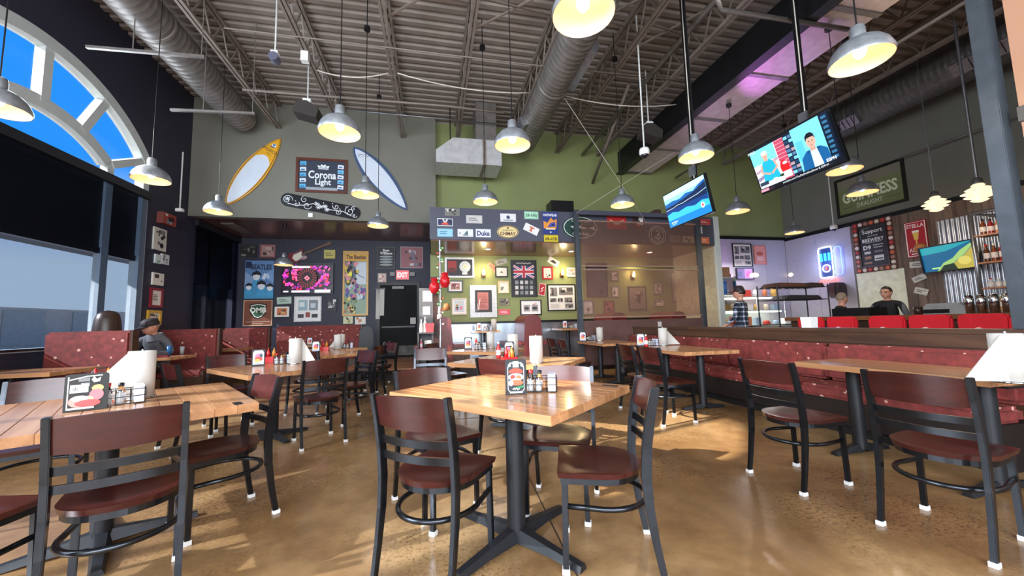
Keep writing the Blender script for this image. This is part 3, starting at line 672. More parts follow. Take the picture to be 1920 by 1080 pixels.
# ------------------------------------------------------------------ dining chair (origin on the floor under the seat, faces +y)
def chair_proto():
    t = thing('dining_chair', 'x', 'chair', group='metal ladder back dining chairs')
    o_ = [(-.205, .20), (.205, .20)]
    outl = [(-.208, .205), (.208, .205), (.212, .06)]
    for k in range(0, 21): a = -pi*.02-pi*.96*k/20; outl.append((.212*cos(a), -.02+.20*sin(a)))
    outl.append((-.212, .06)); outl = outl[::-1]
    q = MB(); n = len(outl); cx, cy = 0, .0
    top = [(x, y, .462) for x, y in outl]; bot = [(x*.97, y*.97, .436) for x, y in outl]; in1 = [(cx+(x-cx)*.88, cy+(y-cy)*.88, .463) for x, y in outl]; in2 = [(cx+(x-cx)*.5, cy+(y-cy)*.5, .451) for x, y in outl]
    vs = bot+top+in1+in2+[(0, 0, .449)]
    fs = []
    for r_ in range(3):
        for i in range(n): fs.append((r_*n+(i+1) % n, r_*n+i, (r_+1)*n+i, (r_+1)*n+(i+1) % n))
    for i in range(n): fs.append((3*n+(i+1) % n, 3*n+i, 4*n))
    fs = [f[::-1] for f in fs]
    q.add(vs, fs, False)
    for k in range(n, len(q.f)): q.sm[k] = True
    q.add(bot, [tuple(range(n-1, -1, -1))[::-1][::-1]])
    me = q.mesh('seat', CHAIRWOOD); bm = bmesh.new(); bm.from_mesh(me); bmesh.ops.remove_doubles(bm, verts=bm.verts, dist=1e-5); bmesh.ops.recalc_face_normals(bm, faces=bm.faces); bm.to_mesh(me); bm.free()
    me.polygons.foreach_set('use_smooth', [True]*len(me.polygons)); me.set_sharp_from_angle(angle=radians(50)); put('seat', me, t)
    q = MB(); ins = [(x*.93, y*.93) for x, y in outl]; q.prism(ins[::-1], (0, 0, .436), (1, 0, 0), (0, -1, 0), .03); q.v = [(v[0], -v[1], v[2]) for v in q.v]
    me = q.mesh('seat_frame', GUN); bm = bmesh.new(); bm.from_mesh(me); bmesh.ops.remove_doubles(bm, verts=bm.verts, dist=1e-5); bmesh.ops.recalc_face_normals(bm, faces=bm.faces); bm.to_mesh(me); bm.free()
    put('seat_frame', me, t)
    spine = [(-.265, .0), (-.235, .16), (-.212, .32), (-.205, .46), (-.216, .60), (-.24, .74), (-.268, .862)]
    wid = [.030, .034, .042, .046, .046, .044, .040]
    poly = [(y+w_/2, z) for (y, z), w_ in zip(spine, wid)]+[(y-w_/2, z) for (y, z), w_ in list(zip(spine, wid))[::-1]]
    for sx in (-1, 1):
        q = MB(); q.prism(poly, (sx*.205-.0125, 0, 0), (0, 1, 0), (0, 0, 1), .025); q.build('leg', GUN, t, bevel=.003)
        q = MB(); q.box(sx*.205-.016, -.284, 0, sx*.205+.016, -.246, .022); q.build('glide', WHITE, t)
    for sx in (-1, 1):
        q = MB(); q.bar((sx*.183, .178, .0), (sx*.178, .172, .408), .028, .028, (0, 1, 0)); q.build('leg', GUN, t, bevel=.003)
        q = MB(); q.box(sx*.183-.018, .16, 0, sx*.183+.018, .196, .024); q.build('glide', WHITE, t)
    def yz(z):
        for (y0, z0), (y1, z1) in zip(spine[:-1], spine[1:]):
            if z0 <= z <= z1: return y0+(y1-y0)*(z-z0)/(z1-z0)
        return spine[-1][0]
    def curved(z0, z1, th, bow, crown=0):
        q = MB(); n = 16; vs = []
        for i in range(n+1):
            x = -.194+.388*i/n; k = 1-(2*i/n-1)**2
            for z in (z0-.012*crown*k, z1+crown*.012*k):
                y = yz(min(max(z, .0), .862))-bow*k
                vs += [(x, y-th/2, z), (x, y+th/2, z)]
        fs = []
        for i in range(n):
            a = 4*i; c_ = 4*(i+1); fs += [(a, c_, c_+2, a+2), (a+1, a+3, c_+3, c_+1), (a+2, c_+2, c_+3, a+3), (a, a+1, c_+1, c_)]
        fs += [(0, 2, 3, 1), (4*n, 4*n+1, 4*n+3, 4*n+2)]
        return q.add(vs, fs, True)
    for nm, z0, z1, th, bow, m, cr_ in (('top_rail', .712, .852, .018, .030, CHAIRWOOD, .8), ('slat', .625, .662, .012, .03, GUN, 0), ('slat', .552, .588, .012, .03, GUN, 0)):
        me = curved(z0, z1, th, bow, cr_).mesh(nm, m); me.set_sharp_from_angle(angle=radians(50)); put(nm, me, t)
    q = MB(); q.tube([(-.178, .165, .30)]+[(.2*cos(a_), -.02+.215*sin(a_), .30) for a_ in [-pi-.25+(pi+.5)*k/18 for k in range(19)]]+[(.178, .165, .30)], .0135, 8); q.build('stretcher', GUN, t)
    return t
CH = chair_proto(); first = [True]
def chair_at(c, f, label):
    rz = atan2(f[1], f[0])-pi/2
    if first[0]:
        first[0] = False; CH.location = (c[0], c[1], 0); CH.rotation_euler = (0, 0, rz); CH['label'] = label; KIDS[CH.name] = [(k, []) for k in CH.children]; return CH
    return dup(CH, (c[0], c[1], 0), rz, label)
def chair_rail(px, label, flip=False, off=.25, w_=None):
    """px: photo ends of the top rail (at z=.86)"""
    a = onz(px[0], px[1], .86); c = onz(px[2], px[3], .86); m_ = (a+c)/2; d = (c-a).normalized(); f = Vector((-d.y, d.x, 0))
    if flip: f = -f
    return chair_at((m_.x+f.x*off, m_.y+f.y*off), f, label)

# ------------------------------------------------------------------ tables with butcher-block tops
def cross_base(t, x, y, n_arm=4, ang=pi/4, r=.05, arm=.36):
    q = MB(); q.cyl((x, y, .03), (x, y, .70), r, n=18); q.build('column', M('table_column', (40, 42, 46), .4, metal=.4, var=.1), t)
    for k in range(n_arm):
        a = ang+2*pi*k/n_arm; d = Vector((cos(a), sin(a), 0)); e = Vector((-d.y, d.x, 0))
        q = MB(); o0 = Vector((x, y, 0))+d*.03; o1 = Vector((x, y, 0))+d*arm; vs = []
        for o_, w_, h_, z0 in ((o0, .045, .075, .012), (o0.lerp(o1, .55), .034, .048, .012), (o1, .03, .028, 0)):
            vs += [o_-e*w_+Vector((0, 0, z0)), o_+e*w_+Vector((0, 0, z0)), o_+e*w_*.6+Vector((0, 0, h_)), o_-e*w_*.6+Vector((0, 0, h_))]
        fs = []
        for s_ in (0, 4): fs += [(s_, s_+4, s_+5, s_+1), (s_+1, s_+5, s_+6, s_+2), (s_+2, s_+6, s_+7, s_+3), (s_+3, s_+7, s_+4, s_)]
        fs += [(0, 1, 2, 3), (8, 11, 10, 9)]; q.add(vs, [f[::-1] for f in fs]); q.build('foot', M('table_column', ()), t)
    q = MB(); q.box(x-.2, y-.2, .70, x+.2, y+.2, .714); q.build('mounting_plate', BLACK, t)
PL = {}
def table(label, c, ang, lx, ly, bases=((0, 0),), n_arm=4, z=0, narrow=.055, arm=.36, bang=None, group='butcher block tables'):
    """planks run along local x; ang = heading of local x"""
    t = thing('dining_table', label, 'table', (c[0], c[1], z), ang, group); n = max(4, round(ly/narrow)); w_ = ly/n
    k_ = (round(lx, 3), round(w_, 4))
    if k_ not in PL: q = MB(); q.box(-lx/2, -w_/2+.0004, 0, lx/2, w_/2-.0004, .046); PL[k_] = q.mesh('plank', BUTCHER, bevel=.0025)
    for i in range(n): put('plank', PL[k_], t, (0, -ly/2+w_*(i+.5), .714))
    for x, y in bases: cross_base(t, x, y, n_arm, pi/4 if bang is None else bang, arm=arm)
    return t
# T1: in front of the camera
A1 = atan2(.95, -.81)
table('butcher block table nearest the camera in the middle of the room', (.485, 2.44), A1, 1.22, .96, narrow=.08, bases=((-.04*cos(A1)-.30*sin(A1), .04*sin(A1)-.30*cos(A1)),), bang=radians(36)-A1, arm=.42)
chair_at((.045, 2.05), (.57, .82), 'chair with its back to the camera at the front edge of the middle table')
chair_at((.84, 1.92), (-.93, .34), 'chair turned sideways at the right side of the middle table')
chair_rail((743, 696, 834, 687), 'chair tucked in at the far left side of the middle table', True, .28)
chair_at((.80, 2.42), (-.47, -.88), 'chair tucked in behind the right half of the middle table')
# T2: left foreground
A2 = radians(123)
table('butcher block table in the left foreground with a drinks menu', (-1.84, 2.69), A2, 1.26, 1.22, narrow=.1, bang=0, arm=.42)
chair_rail((62, 785, 372, 750), 'large chair in the bottom left corner with its back to the camera', False, .24)
chair_at((-1.33, 2.80), (-.75, -.66), 'chair at the right end of the left foreground table, back turned to the window')
chair_at((-2.60, 3.22), (.50, -.86), 'chair at the far side of the left foreground table')
chair_at((-1.93, 2.02), (.2, .98), 'chair half cut off by the left edge of the picture')
# L2
A3 = atan2(.96, -.84)
table('butcher block table in the second row left, nearest the man in the cap', (-1.72, 4.72), A3, 1.22, .92, bang=0)
chair_rail((563, 677, 655, 670), 'chair standing angled out at the right of the second row left table', False, .25)
chair_at((-2.42, 4.69), (.69, .72), 'pale backed chair at the left corner of the second row left table')
chair_at((-2.47, 5.45), (.62, -.78), 'chair behind the second row left table, by the red booth')
chair_at((-1.05, 5.25), (-.75, -.66), 'pale topped chair tucked behind the second row left table')
# third and fourth row left
table('butcher block table in the third row left with tall paper towels', (-1.75, 6.9), A3, 1.22, .92, bang=0)
chair_at((-1.12, 6.85), (-.75, .3), 'chair on the near right side of the third row left table')
chair_at((-1.75, 6.08), (.1, .99), 'chair angled at the near side of the third row left table')
chair_at((-.98, 7.55), (-.75, -.66), 'dark blue sheened chair right of the third row left table')
table('small butcher block table farthest left, before the wooden step', (-1.95, 8.25), A3, .95, .9, bang=0)
chair_at((-1.2, 8.35), (-.98, .1), 'farthest left row chair beside the wooden step')
# centre back rows
A4 = atan2(.62, -.78)
table('butcher block table directly behind the middle table', (.95, 4.25), A4, 1.3, .92, bang=0)
chair_rail((885, 670, 985, 674), 'chair at the near edge of the table behind the middle one', False, .22)
chair_rail((778, 655, 835, 653), 'chair at the left end of the table behind the middle one', True, .2)
table('small butcher block table before the red nook booths', (.85, 6.15), A4, 1.0, .85, bang=0)
chair_at((.22, 5.75), (.85, .5), 'chair on the near left of the small table before the nook booths')
chair_at((.20, 6.65), (.85, -.5), 'chair on the far left of the small table before the nook booths')
# right wall tables along the banquette
table('long butcher block table at the right banquette nearest the camera', (3.62, 2.33), radians(92), 1.24, .64, bases=((-.44, 0), (.36, 0)), n_arm=2, bang=pi/2, arm=.3)
chair_rail((1623, 692, 1820, 708), 'chair nearest the camera at the right banquette table', False, .25)
chair_rail((1397, 672, 1480, 680), 'second chair from the camera at the right banquette table', False, .25)
table('butcher block table at the banquette below the red hats, middle right', (3.48, 4.85), radians(90), 1.24, .80, bases=((-.38, 0), (.38, 0)), n_arm=2, bang=pi/2, arm=.3)
chair_at((2.74, 4.08), (1, .05), 'chair with metal side sheen at the middle right banquette table')
chair_at((2.74, 4.62), (1, -.03), 'second chair behind it at the middle right banquette table')
table('butcher block table at the far end of the right banquette', (3.42, 7.05), radians(90), 1.24, .80, bases=((-.38, 0), (.38, 0)), n_arm=2, bang=pi/2, arm=.3)
chair_at((2.55, 6.55), (1, 0), 'dark chair at the far right banquette table')
chair_at((2.55, 7.2), (1, .05), 'farthest chair at the far right banquette table')

# ------------------------------------------------------------------ upholstered benches
def bench(name, label, x0, x1, y, face, top=1.22, deep=.55, back=.12, double=False, end=True, z=0, h=None, group='red booths along the windows'):
    """bench whose back stands at y and whose seat extends towards face (+1/-1 along y)"""
    t = thing(name, label, 'booth bench', ((x0+x1)/2, y, z), 0, group); hw_ = (x1-x0)/2
    def seat(s_, nm):
        q = MB(); q.box(-hw_+.02, s_*back/2, 0, hw_-.02, s_*(back/2+deep-.05), .10); q.build('kick_base', KICK, t)
        q = MB(); q.box(-hw_+.02, s_*back/2, .10, hw_-.02, s_*(back/2+deep-.02), .34); q.build('seat_box', DARKWOOD, t)
        q = MB(); q.box(-hw_+.02, s_*back/2, .34, hw_-.02, s_*(back/2+deep), .46); q.build('seat_cushion', RED, t, bevel=.03)
    seat(face, 0)
    if double: seat(-face, 1)
    q = MB(); q.box(-hw_+.02, -back/2, .1, hw_-.012, back/2, top-z); q.build('backrest', RED, t, bevel=.035)
    if end:
        q = MB(); q.box(hw_-.02, -(back/2+(deep if face < 0 or double else 0)), 0, hw_+.02, back/2+(deep if face > 0 or double else 0), .44); q.box(hw_-.012, -back/2-.005, .44, hw_+.02, back/2+.005, top-z+.005); q.build('end_panel', DARKWOOD, t)
    return t
bench('booth_bench', 'red dotted booth bench in front of the woman, nearest the camera', -5.27, -4.22, 6.50, -1, 1.215, .5, .11, True)
bench('booth_bench', 'red dotted booth bench behind the man in the cap', -5.27, -4.20, 8.72, -1, 1.222, .5, .11, True)
bench('booth_bench', 'red dotted booth bench at the end of the alcove', -5.27, -4.18, 11.05, -1, 1.235, .5, .11, True)
bench('booth_bench', 'red bench along the back alcove wall under the posters', -4.13, -1.95, 11.35, -1, 1.25, .5, .16, False, True)
bench('booth_bench', 'red booth bench cut by the left edge of the picture', -5.27, -4.22, 4.35, 1, 1.215, .5, .18, False)
for yc, lab in ((5.62, 'booth table nearest the camera by the long shade'), (7.62, 'booth table with blue glasses in front of the man in the cap'), (9.85, 'booth table in the window alcove')):
    table(lab, (-4.75, yc), 0, 1.1, .70, bases=((-.1, 0),), bang=0, arm=.28, group='booth tables')
table('short table at the back wall bench under the television', (-3.0, 10.5), 0, .75, .55, bang=0, arm=.26, group='booth tables')
# banquette along the half wall
t = thing('banquette', 'long red dotted banquette along the half wall on the right', 'bench', (4.2, 5.0, 0))
q = MB(); q.box(-.18, -2.95, 0, .25, 2.84, .1); q.build('kick_base', KICK, t)
q = MB(); q.box(-.24, -2.95, .1, .25, 2.84, .34); q.build('seat_box', M('bench_panel', (30, 23, 21), .5), t)
for k in range(4):
    y0 = -2.95+1.448*k
    q = MB(); q.box(-.28, y0+.004, .34, .14, y0+1.444, .46); q.build('seat_cushion', RED, t, bevel=.03)
    q = MB(); q.box(.12, y0+.002, .46, .245, y0+1.446, .86); q.build('back_cushion', RED, t, bevel=.035)
# tall nook booths on the platform (seen end on)
def nook_bench(x, label):
    t = thing('nook_booth', label, 'booth bench', (x, 9.3, .25), 0, 'tall nook booths')
    prof = [(-.09, 0), (.09, 0), (.09, .45), (.075, 1.02), (.05, 1.10), (0, 1.13), (-.05, 1.10), (-.075, 1.02), (-.09, .45)]
    q = MB(); q.prism([(p_[0]*2.6, p_[1]) for p_ in prof], (0, -.52, 0), (1, 0, 0), (0, 0, 1), -1.08); 
    me = q.mesh('backrest', M('red_vinyl', (112, 40, 40), .4, var=.1)); bm = bmesh.new(); bm.from_mesh(me); bmesh.ops.recalc_face_normals(bm, faces=bm.faces); bm.to_mesh(me); bm.free(); put('backrest', me, t)
    for s_ in (-1, 1):
        q = MB(); q.box(s_*.235, -.5, 0, s_*.62, .55, .40); q.build('seat_box', DARKWOOD, t); q = MB(); q.box(s_*.235, -.5, .40, s_*.64, .55, .48); q.build('seat_cushion', M('red_vinyl', ()), t, bevel=.02)
nook_bench(2.35, 'tall plum red nook booth back in the middle, seen end on'); nook_bench(.22, 'tall plum red nook booth back beside the string of lights'); nook_bench(4.6, 'tall red nook booth back behind the smoky partition'); nook_bench(6.3, 'red nook booth back at the right end of the nook')
for x, lab in ((1.28, 'raised nook table between the two red booths'), (3.45, 'raised nook table right of the tall red booth')):
    table(lab, (x, 9.4), radians(90), .85, .62, bang=0, z=.25, arm=.26, group='raised nook tables')
# ------------------------------------------------------------------ things on the tables
TZ = .761
def menu_draw(kind):
    def d(p):
        if kind == 'burger':
            p.rect(.0, .0, 1, 1, (28, 28, 32)); p.poly([(.1, .14), (.2, .06), (.8, .06), (.9, .14), (.9, .78), (.78, .92), (.22, .92), (.1, .78)], (206, 210, 214)); p.poly([(.13, .15), (.22, .085), (.78, .085), (.87, .15), (.87, .76), (.75, .89), (.25, .89), (.13, .76)], (34, 40, 48))
            p.rect(.36, .78, .28, .17, (226, 232, 230)); p.rect(.42, .83, .16, .07, (170, 190, 196)); p.ell(.2, .84, .08, .05, (150, 160, 170)); p.ell(.8, .84, .08, .05, (150, 160, 170))
            p.poly([(.15, .62), (.2, .70), (.35, .745), (.5, .755), (.65, .745), (.8, .70), (.86, .62)], (214, 70, 48)); p.ell(.5, .5, .37, .11, (236, 214, 200)); p.ell(.35, .5, .12, .07, (190, 60, 50)); p.ell(.62, .48, .13, .07, (206, 110, 70)); p.ell(.5, .42, .2, .05, (232, 232, 226)); p.ell(.52, .34, .33, .08, (200, 96, 60)); p.ell(.25, .33, .12, .08, (196, 204, 214)); p.poly([(.3, .14), (.85, .2), (.86, .27), (.5, .22)], (34, 120, 70)); p.line([(.34, .15), (.4, .19), (.45, .14), (.5, .19), (.58, .14), (.66, .18)], .006, (220, 220, 220)); p.rect(.2, .045, .6, .02, (220, 220, 220))
        elif kind == 'drinks':
            p.rect(0, 0, 1, 1, (26, 30, 30)); p.rect(.06, .05, .03, .9, (214, 216, 214)); p.rect(.30, .80, .26, .10, (120, 126, 128)); p.rect(.36, .66, .2, .1, (150, 156, 158)); p.rect(.12, .5, .42, .22, (214, 220, 224)); p.text('*', .24, .6, .12, (20, 20, 20))
            p.poly([(.6, .84), (.66, .93), (.72, .84), (.82, .9), (.8, .78), (.66, .76)], (230, 230, 228)); p.ell(.76, .6, .14, .09, (214, 206, 120)); p.ell(.74, .42, .17, .16, (224, 120, 130)); p.ell(.55, .3, .13, .10, (232, 184, 150)); p.ell(.34, .26, .24, .16, (226, 150, 142)); p.ell(.36, .34, .2, .08, (244, 226, 214)); p.ell(.55, .2, .3, .1, (206, 84, 84)); p.rect(.1, .05, .6, .05, (236, 214, 214)); p.line([(.1, .86), (.5, .94), (.86, .95)], .006, (220, 220, 220))
        else:
            p.rect(0, 0, 1, 1, (30, 32, 40)); p.poly([(.08, .08), (.92, .08), (.92, .8), (.8, .94), (.2, .94), (.08, .8)], (222, 224, 232)); p.rect(.28, .78, .44, .14, (240, 240, 240)); p.ell(.5, .55, .28, .2, (226, 120, 150)); p.ell(.52, .4, .3, .14, (206, 70, 60)); p.ell(.42, .32, .22, .1, (230, 170, 90)); p.ell(.7, .62, .12, .12, (60, 80, 100)); p.rect(.14, .12, .7, .08, (170, 176, 196))
    return d
def menu(label, p, face, w_=.125, h_=.20, kind='plate', z=TZ):
    t = thing('menu_stand', label, 'menu stand', (p[0], p[1], z), face+pi/2, 'table menu stands')
    q = MB(); q.prism([(-w_/2, 0), (w_/2, 0), (w_/2, h_-.012), (w_/2-.012, h_), (-w_/2+.012, h_), (-w_/2, h_-.012)], (0, .006, 0), (1, 0, 0), (0, 0, 1), .012); q.build('board', M('menu_black', (22, 22, 26), .5), t)
    q = MB(); q.box(-w_/2, .006, 0, w_/2, .05, .012); q.build('foot', M('menu_black', ()), t)
    pr = Print(w_*.98, h_*.98, -.0065); menu_draw(kind)(pr); q = pr.mb; q.v = [(v[0], v[1], v[2]+h_/2) for v in q.v]; q.build('print', pr.mats, t)
BOTTLE = M('dark_sauce', (36, 18, 16), .15, var=.1)
KETCH = M('ketchup_red', (176, 22, 26), .25, var=.08)
AMBER = M('amber_sauce', (190, 120, 40), .2, var=.1)
CLEAR = M('shaker_glass', (210, 214, 216), .12, var=.05, trans=.4)
SUG = M('sugar_paper', (206, 214, 232), .6, var=.1, scale=60)
def caddy(label, p, rz, z=TZ, full=True):
    t = thing('condiment_caddy', label, 'caddy', (p[0], p[1], z), rz, 'wire condiment caddies')
    q = MB(); R = .0022; a, c = .095, .055
    for zz in (.004, .045, .085): q.tube([(-a, -c, zz), (a, -c, zz), (a, c, zz), (-a, c, zz)], R, 5, True)
    for x in (-a, -a/3, a/3, a):
        for y in (-c, c): q.cyl((x, y, .004), (x, y, .085), R, n=5)
    for x in (-a/3, a/3): q.tube([(x, -c, .004), (x, c, .004)], R, 5)
    for y in (-c, c): q.cyl((-a, y, .085), (-a, y, .10), R, n=5)
    q.build('wire_rack', BLACK, t)
    q = MB(); q.box(.045, -.05, .006, .088, .05, .105); q.build('sugar_packets', SUG, t)
    for x, y, m, h_, capm in ((-.065, -.026, CLEAR, .085, CHROME), (-.015, -.026, CLEAR, .085, CHROME), (-.065, .026, BOTTLE, .125, REDP), (-.01, .028, AMBER, .12, BLACK)):
        q = MB(); q.lathe([(.0, .006), (.02, .006), (.021, .02), (.020, h_*.6), (.011, h_*.78), (.011, h_*.86)], 12, (x, y, 0)); b_ = q.build('bottle', m, t)
        q = MB(); q.lathe([(.013, h_*.84), (.014, h_), (0, h_+.003)], 12, (x, y, 0)); q.build('cap', capm, b_)
        if m in (BOTTLE, AMBER): q = MB(); q.lathe([(.0215, h_*.22), (.0215, h_*.52)], 12, (x, y, 0)); q.build('label_band', C((230, 220, 210)), b_)
def basket(label, p, rz, z=TZ):
    t = thing('sauce_basket', label, 'sauce basket', (p[0], p[1], z), rz, 'red sauce baskets')
    q = MB(); q.prism([(-.06, 0), (.06, 0), (.075, .075), (-.075, .075)], (0, .045, 0), (1, 0, 0), (0, 0, 1), .09); q.build('basket', REDP, t)
    q = MB(); q.tube([(-.062, 0, .07), (-.05, 0, .15), (-.025, 0, .185), (.025, 0, .185), (.05, 0, .15), (.062, 0, .07)], .005, 6); q.build('handle', BLACK, t)
    for x, m in ((-.03, KETCH), (.03, AMBER)):
        q = MB(); q.lathe([(.0, .06), (.022, .06), (.022, .13), (.008, .16), (.005, .185), (0, .186)], 12, (x, 0, 0)); q.build('bottle', m, t)
def bottle(label, p, m=KETCH, h_=.19, r=.028, z=TZ, capm=None, name='sauce_bottle', cat='bottle', group='sauce bottles'):
    t = thing(name, label, cat, (p[0], p[1], z), 0, group)
    q = MB(); q.lathe([(0, 0), (r*.95, 0), (r, .01), (r, h_*.6), (r*.45, h_*.78), (r*.4, h_*.9)], 14); q.build('body', m, t)
    q = MB(); q.lathe([(r*.5, h_*.88), (r*.5, h_*.96), (r*.2, h_), (0, h_)], 12); q.build('cap', capm or WHITE, t)
    q = MB(); q.lathe([(r*1.02, h_*.2), (r*1.02, h_*.5)], 14); q.build('label_band', C((226, 214, 206)), t)
def towel(label, p, flap=0, z=TZ, h_=.28, r=.068, fl=.16):
    """upright paper towel roll; flap = heading of the loose sheet (None for none)"""
    t = thing('paper_towel_roll', label, 'paper towels', (p[0], p[1], z), 0, 'paper towel rolls')
    q = MB(); q.lathe([(0, .0), (.075, .0), (.075, .012), (0, .012)], 20); q.build('base', CHROME, t)
    q = MB(); q.lathe([(.02, .013), (r, .013), (r, h_), (.02, h_), (.02, .013)], 28); q.build('roll', PAPER, t)
    q = MB(); q.cyl((0, 0, .01), (0, 0, h_+.012), .008, n=8); q.build('spindle', CHROME, t)
    if flap is not None:
        d = Vector((cos(flap), sin(flap), 0)); e = Vector((-d.y, d.x, 0))*r*.75
        q = MB(); a0 = e+d*(r*.35); up = Vector((0, 0, 1)); th = e.normalized()*.003
        P = [a0+up*.013, a0+d*fl+up*.013, a0+d*.03+up*(h_-.005), a0+up*h_]; vs = [p_-th for p_ in P]+[p_+th for p_ in P]
        q.add(vs, [(0, 1, 2, 3), (7, 6, 5, 4), (0, 4, 5, 1), (1, 5, 6, 2), (2, 6, 7, 3), (3, 7, 4, 0)]); q.build('loose_sheet', PAPER, t)
def at(x, y, z=.76): return onz(x, y, z)
def face_cam(p, k=0): return atan2(-p[1], -p[0])+k
# middle table
p = at(968, 740); menu('black menu stand with a burger picture on the middle table', p, face_cam(p, .05), .125, .205, 'burger')
p = at(1015, 733); caddy('wire caddy of sauces and sugar on the middle table', p, radians(-20))
# table behind
p = at(1006, 681); towel('tall paper towel roll right behind the middle table menu', p, None)
p = at(955, 684); basket('red basket with sauce bottles behind the middle table menu', p, .2)
p = at(955, 672); menu('dark menu stand beside the red sauce basket', p, face_cam(p), .12, .2)
p = at(935, 672); bottle('red squeeze bottle beside the red sauce basket', p, KETCH, .2)
p = at(962, 668); towel('paper towel roll behind the red sauce basket', p, None)
# small table before the nook
p = at(878, 655); menu('menu stand on the small table before the nook', p, face_cam(p), .13, .2)
p = at(900, 655); caddy('wire caddy on the small table before the nook', p, .1)
p = at(920, 653); towel('paper towel roll on the small table before the nook', p, None)
p = at(893, 652); bottle('ketchup bottle on the small table before the nook', p)
# left foreground table
p = at(160, 770); menu('large black menu stand with a pink drink picture, left foreground', p, face_cam(p, -.12), .165, .20, 'drinks')
p = at(230, 757); caddy('wire caddy of seasoning bottles beside the pink drink menu', p, radians(35))
p = at(262, 747); towel('paper towel roll with loose sheet on the left foreground table', p, radians(200), h_=.30, fl=.26)
p = at(188, 742); basket('red basket with black handle behind the pink drink menu', p, .6)
# second row left
p = at(484, 686); menu('menu stand on the second row left table', p, face_cam(p), .13, .19)
p = at(530, 682); caddy('wire caddy on the second row left table', p, .4)
p = at(508, 680); basket('red sauce basket on the second row left table', p, .3)
p = at(553, 682); towel('white paper towel roll with sheet on the second row left table', p, radians(-10), h_=.30, fl=.2)
# third row left
p = at(592, 660); menu('menu stand on the third row left table', p, face_cam(p), .13, .19)
p = at(609, 658); basket('red sauce basket on the third row left table', p, .1)
p = at(633, 655); towel('tall paper towel roll on the third row left table', p, None)
p = Vector((-1.85, 8.45, 0)); towel('paper towel roll with sheet on the farthest left table', p, radians(180), fl=.2)
p = Vector((-1.68, 8.25, 0)); caddy('wire caddy on the farthest left table', p, .1)
p = at(480, 640); menu('tiny menu stand on the back wall table', (-3.05, 10.5), -pi/2, .13, .19)
# right tables
p = at(1202, 649); menu('menu stand on the middle right banquette table', p, face_cam(p), .13, .2)
p = at(1222, 648); caddy('wire caddy on the middle right banquette table', p, .1)
p = at(1212, 650); bottle('ketchup bottle on the middle right banquette table', p)
p = at(1244, 648); towel('paper towel roll with sheet on the middle right banquette table', p, radians(-15), fl=.26)
p = at(1093, 640); menu('menu stand on the far right banquette table', p, face_cam(p), .14, .2)
p = at(1108, 638); caddy('wire caddy on the far right banquette table', p, .1)
p = at(1125, 639); towel('paper towel roll on the far right banquette table', p, None)
p = at(1892, 718); towel('large paper towel roll with loose sheet at the right picture edge', (p.x+.02, p.y), radians(150), h_=.285, fl=.22)
# nook tables (raised)
for x, lab in ((1.2, 'left'), (3.4, 'right')):
    menu('small menu stand on the %s raised nook table' % lab, (x-.1, 9.2), -pi/2, .13, .2, 'plate', 1.011); caddy('small wire caddy on the %s raised nook table' % lab, (x+.12, 9.2), 0, 1.011)
towel('pale paper towel roll on the left raised nook table', (1.5, 9.4), None, 1.011)
# booth with the man
def glass(label, p, m, h_=.15, z=TZ):
    t = thing('drinking_glass', label, 'glass', (p[0], p[1], z), 0, 'glasses in the booth')
    q = MB(); q.lathe([(0, .004), (.028, .0), (.038, h_), (.035, h_), (.026, .01), (0, .01)], 16); q.build('body', m, t)
p = at(317, 666); glass('blue plastic tumbler in front of the man in the cap', p, M('blue_plastic', (60, 130, 200), .2, var=.05, trans=.3), .17)
p = at(341, 664); glass('clear jar of drink beside the blue tumbler', p, CLEAR, .14)
p = at(302, 670); q = MB(); q.box(-.1, -.07, 0, .1, .07, .02); q.box(-.09, -.06, .02, .09, .06, .03); one('red_folder', q, M('dark_red_cover', (120, 24, 40), .5), 'dark red menu folder lying before the man in the cap', 'folder', loc=(p.x, p.y, TZ), rotz=.3)
# little black labels let into the table corners
for c_, r_, lab in (((1.12, 2.31), A1, 'small black plate inset at the right corner of the middle table'), ((-1.10, 2.50), A2, 'small black plate inset at the corner of the left foreground table')):
    q = MB(); q.box(-.05, -.02, 0, .05, .02, .0015); one('corner_plate', q, BLACK, lab, 'plate', loc=(c_[0], c_[1], .7602), rotz=r_)
# ------------------------------------------------------------------ surfboards, snowboard, beer sign on the grey wall
def board_outline(L_, W_, nose=1.0, n=24):
    top = []
    for i in range(n+1):
        s_ = i/n; w_ = W_/2*(sin(pi*s_**.9)**.75); top.append((s_*L_-L_/2, w_))
    return top+[(x, -y) for x, y in top[::-1][1:-1]]
def surfboard(label, tail, nose, W_, m_edge, m_mid, deco):
    a = ony(*tail, YG-.004); c = ony(*nose, YG-.004); L_ = (c-a).length; ang = atan2(c.z-a.z, c.x-a.x)
    t = thing('surfboard', label, 'surfboard', (a+c)/2); t.rotation_euler = (0, -ang, 0)
    ol = board_outline(L_, W_); q = MB(); q.prism(ol, (0, 0, 0), (1, 0, 0), (0, 0, 1), .03); q.v = [(v[0], v[1]-.002, v[2]) for v in q.v]; q.build('deck', m_edge, t, bevel=.008)
    q = MB(); ii = [(x*.985, y*.9) for x, y in ol]; q.prism(ii, (0, -.032, 0), (1, 0, 0), (0, 0, 1), .0015); q.build('pin_line', C((96, 58, 34)), t)
    q = MB(); ii = [(x*.97, y*.84) for x, y in ol]; q.prism(ii, (0, -.0336, 0), (1, 0, 0), (0, 0, 1), .0015); q.build('inlay', m_edge, t)
    deco(t, ol, L_, W_)
YEL = M('board_yellow', (222, 162, 36), .3, var=.06); BLU = M('board_blue', (44, 92, 140), .3, var=.06); PALE = M('board_pale', (206, 214, 228), .3, var=.03)
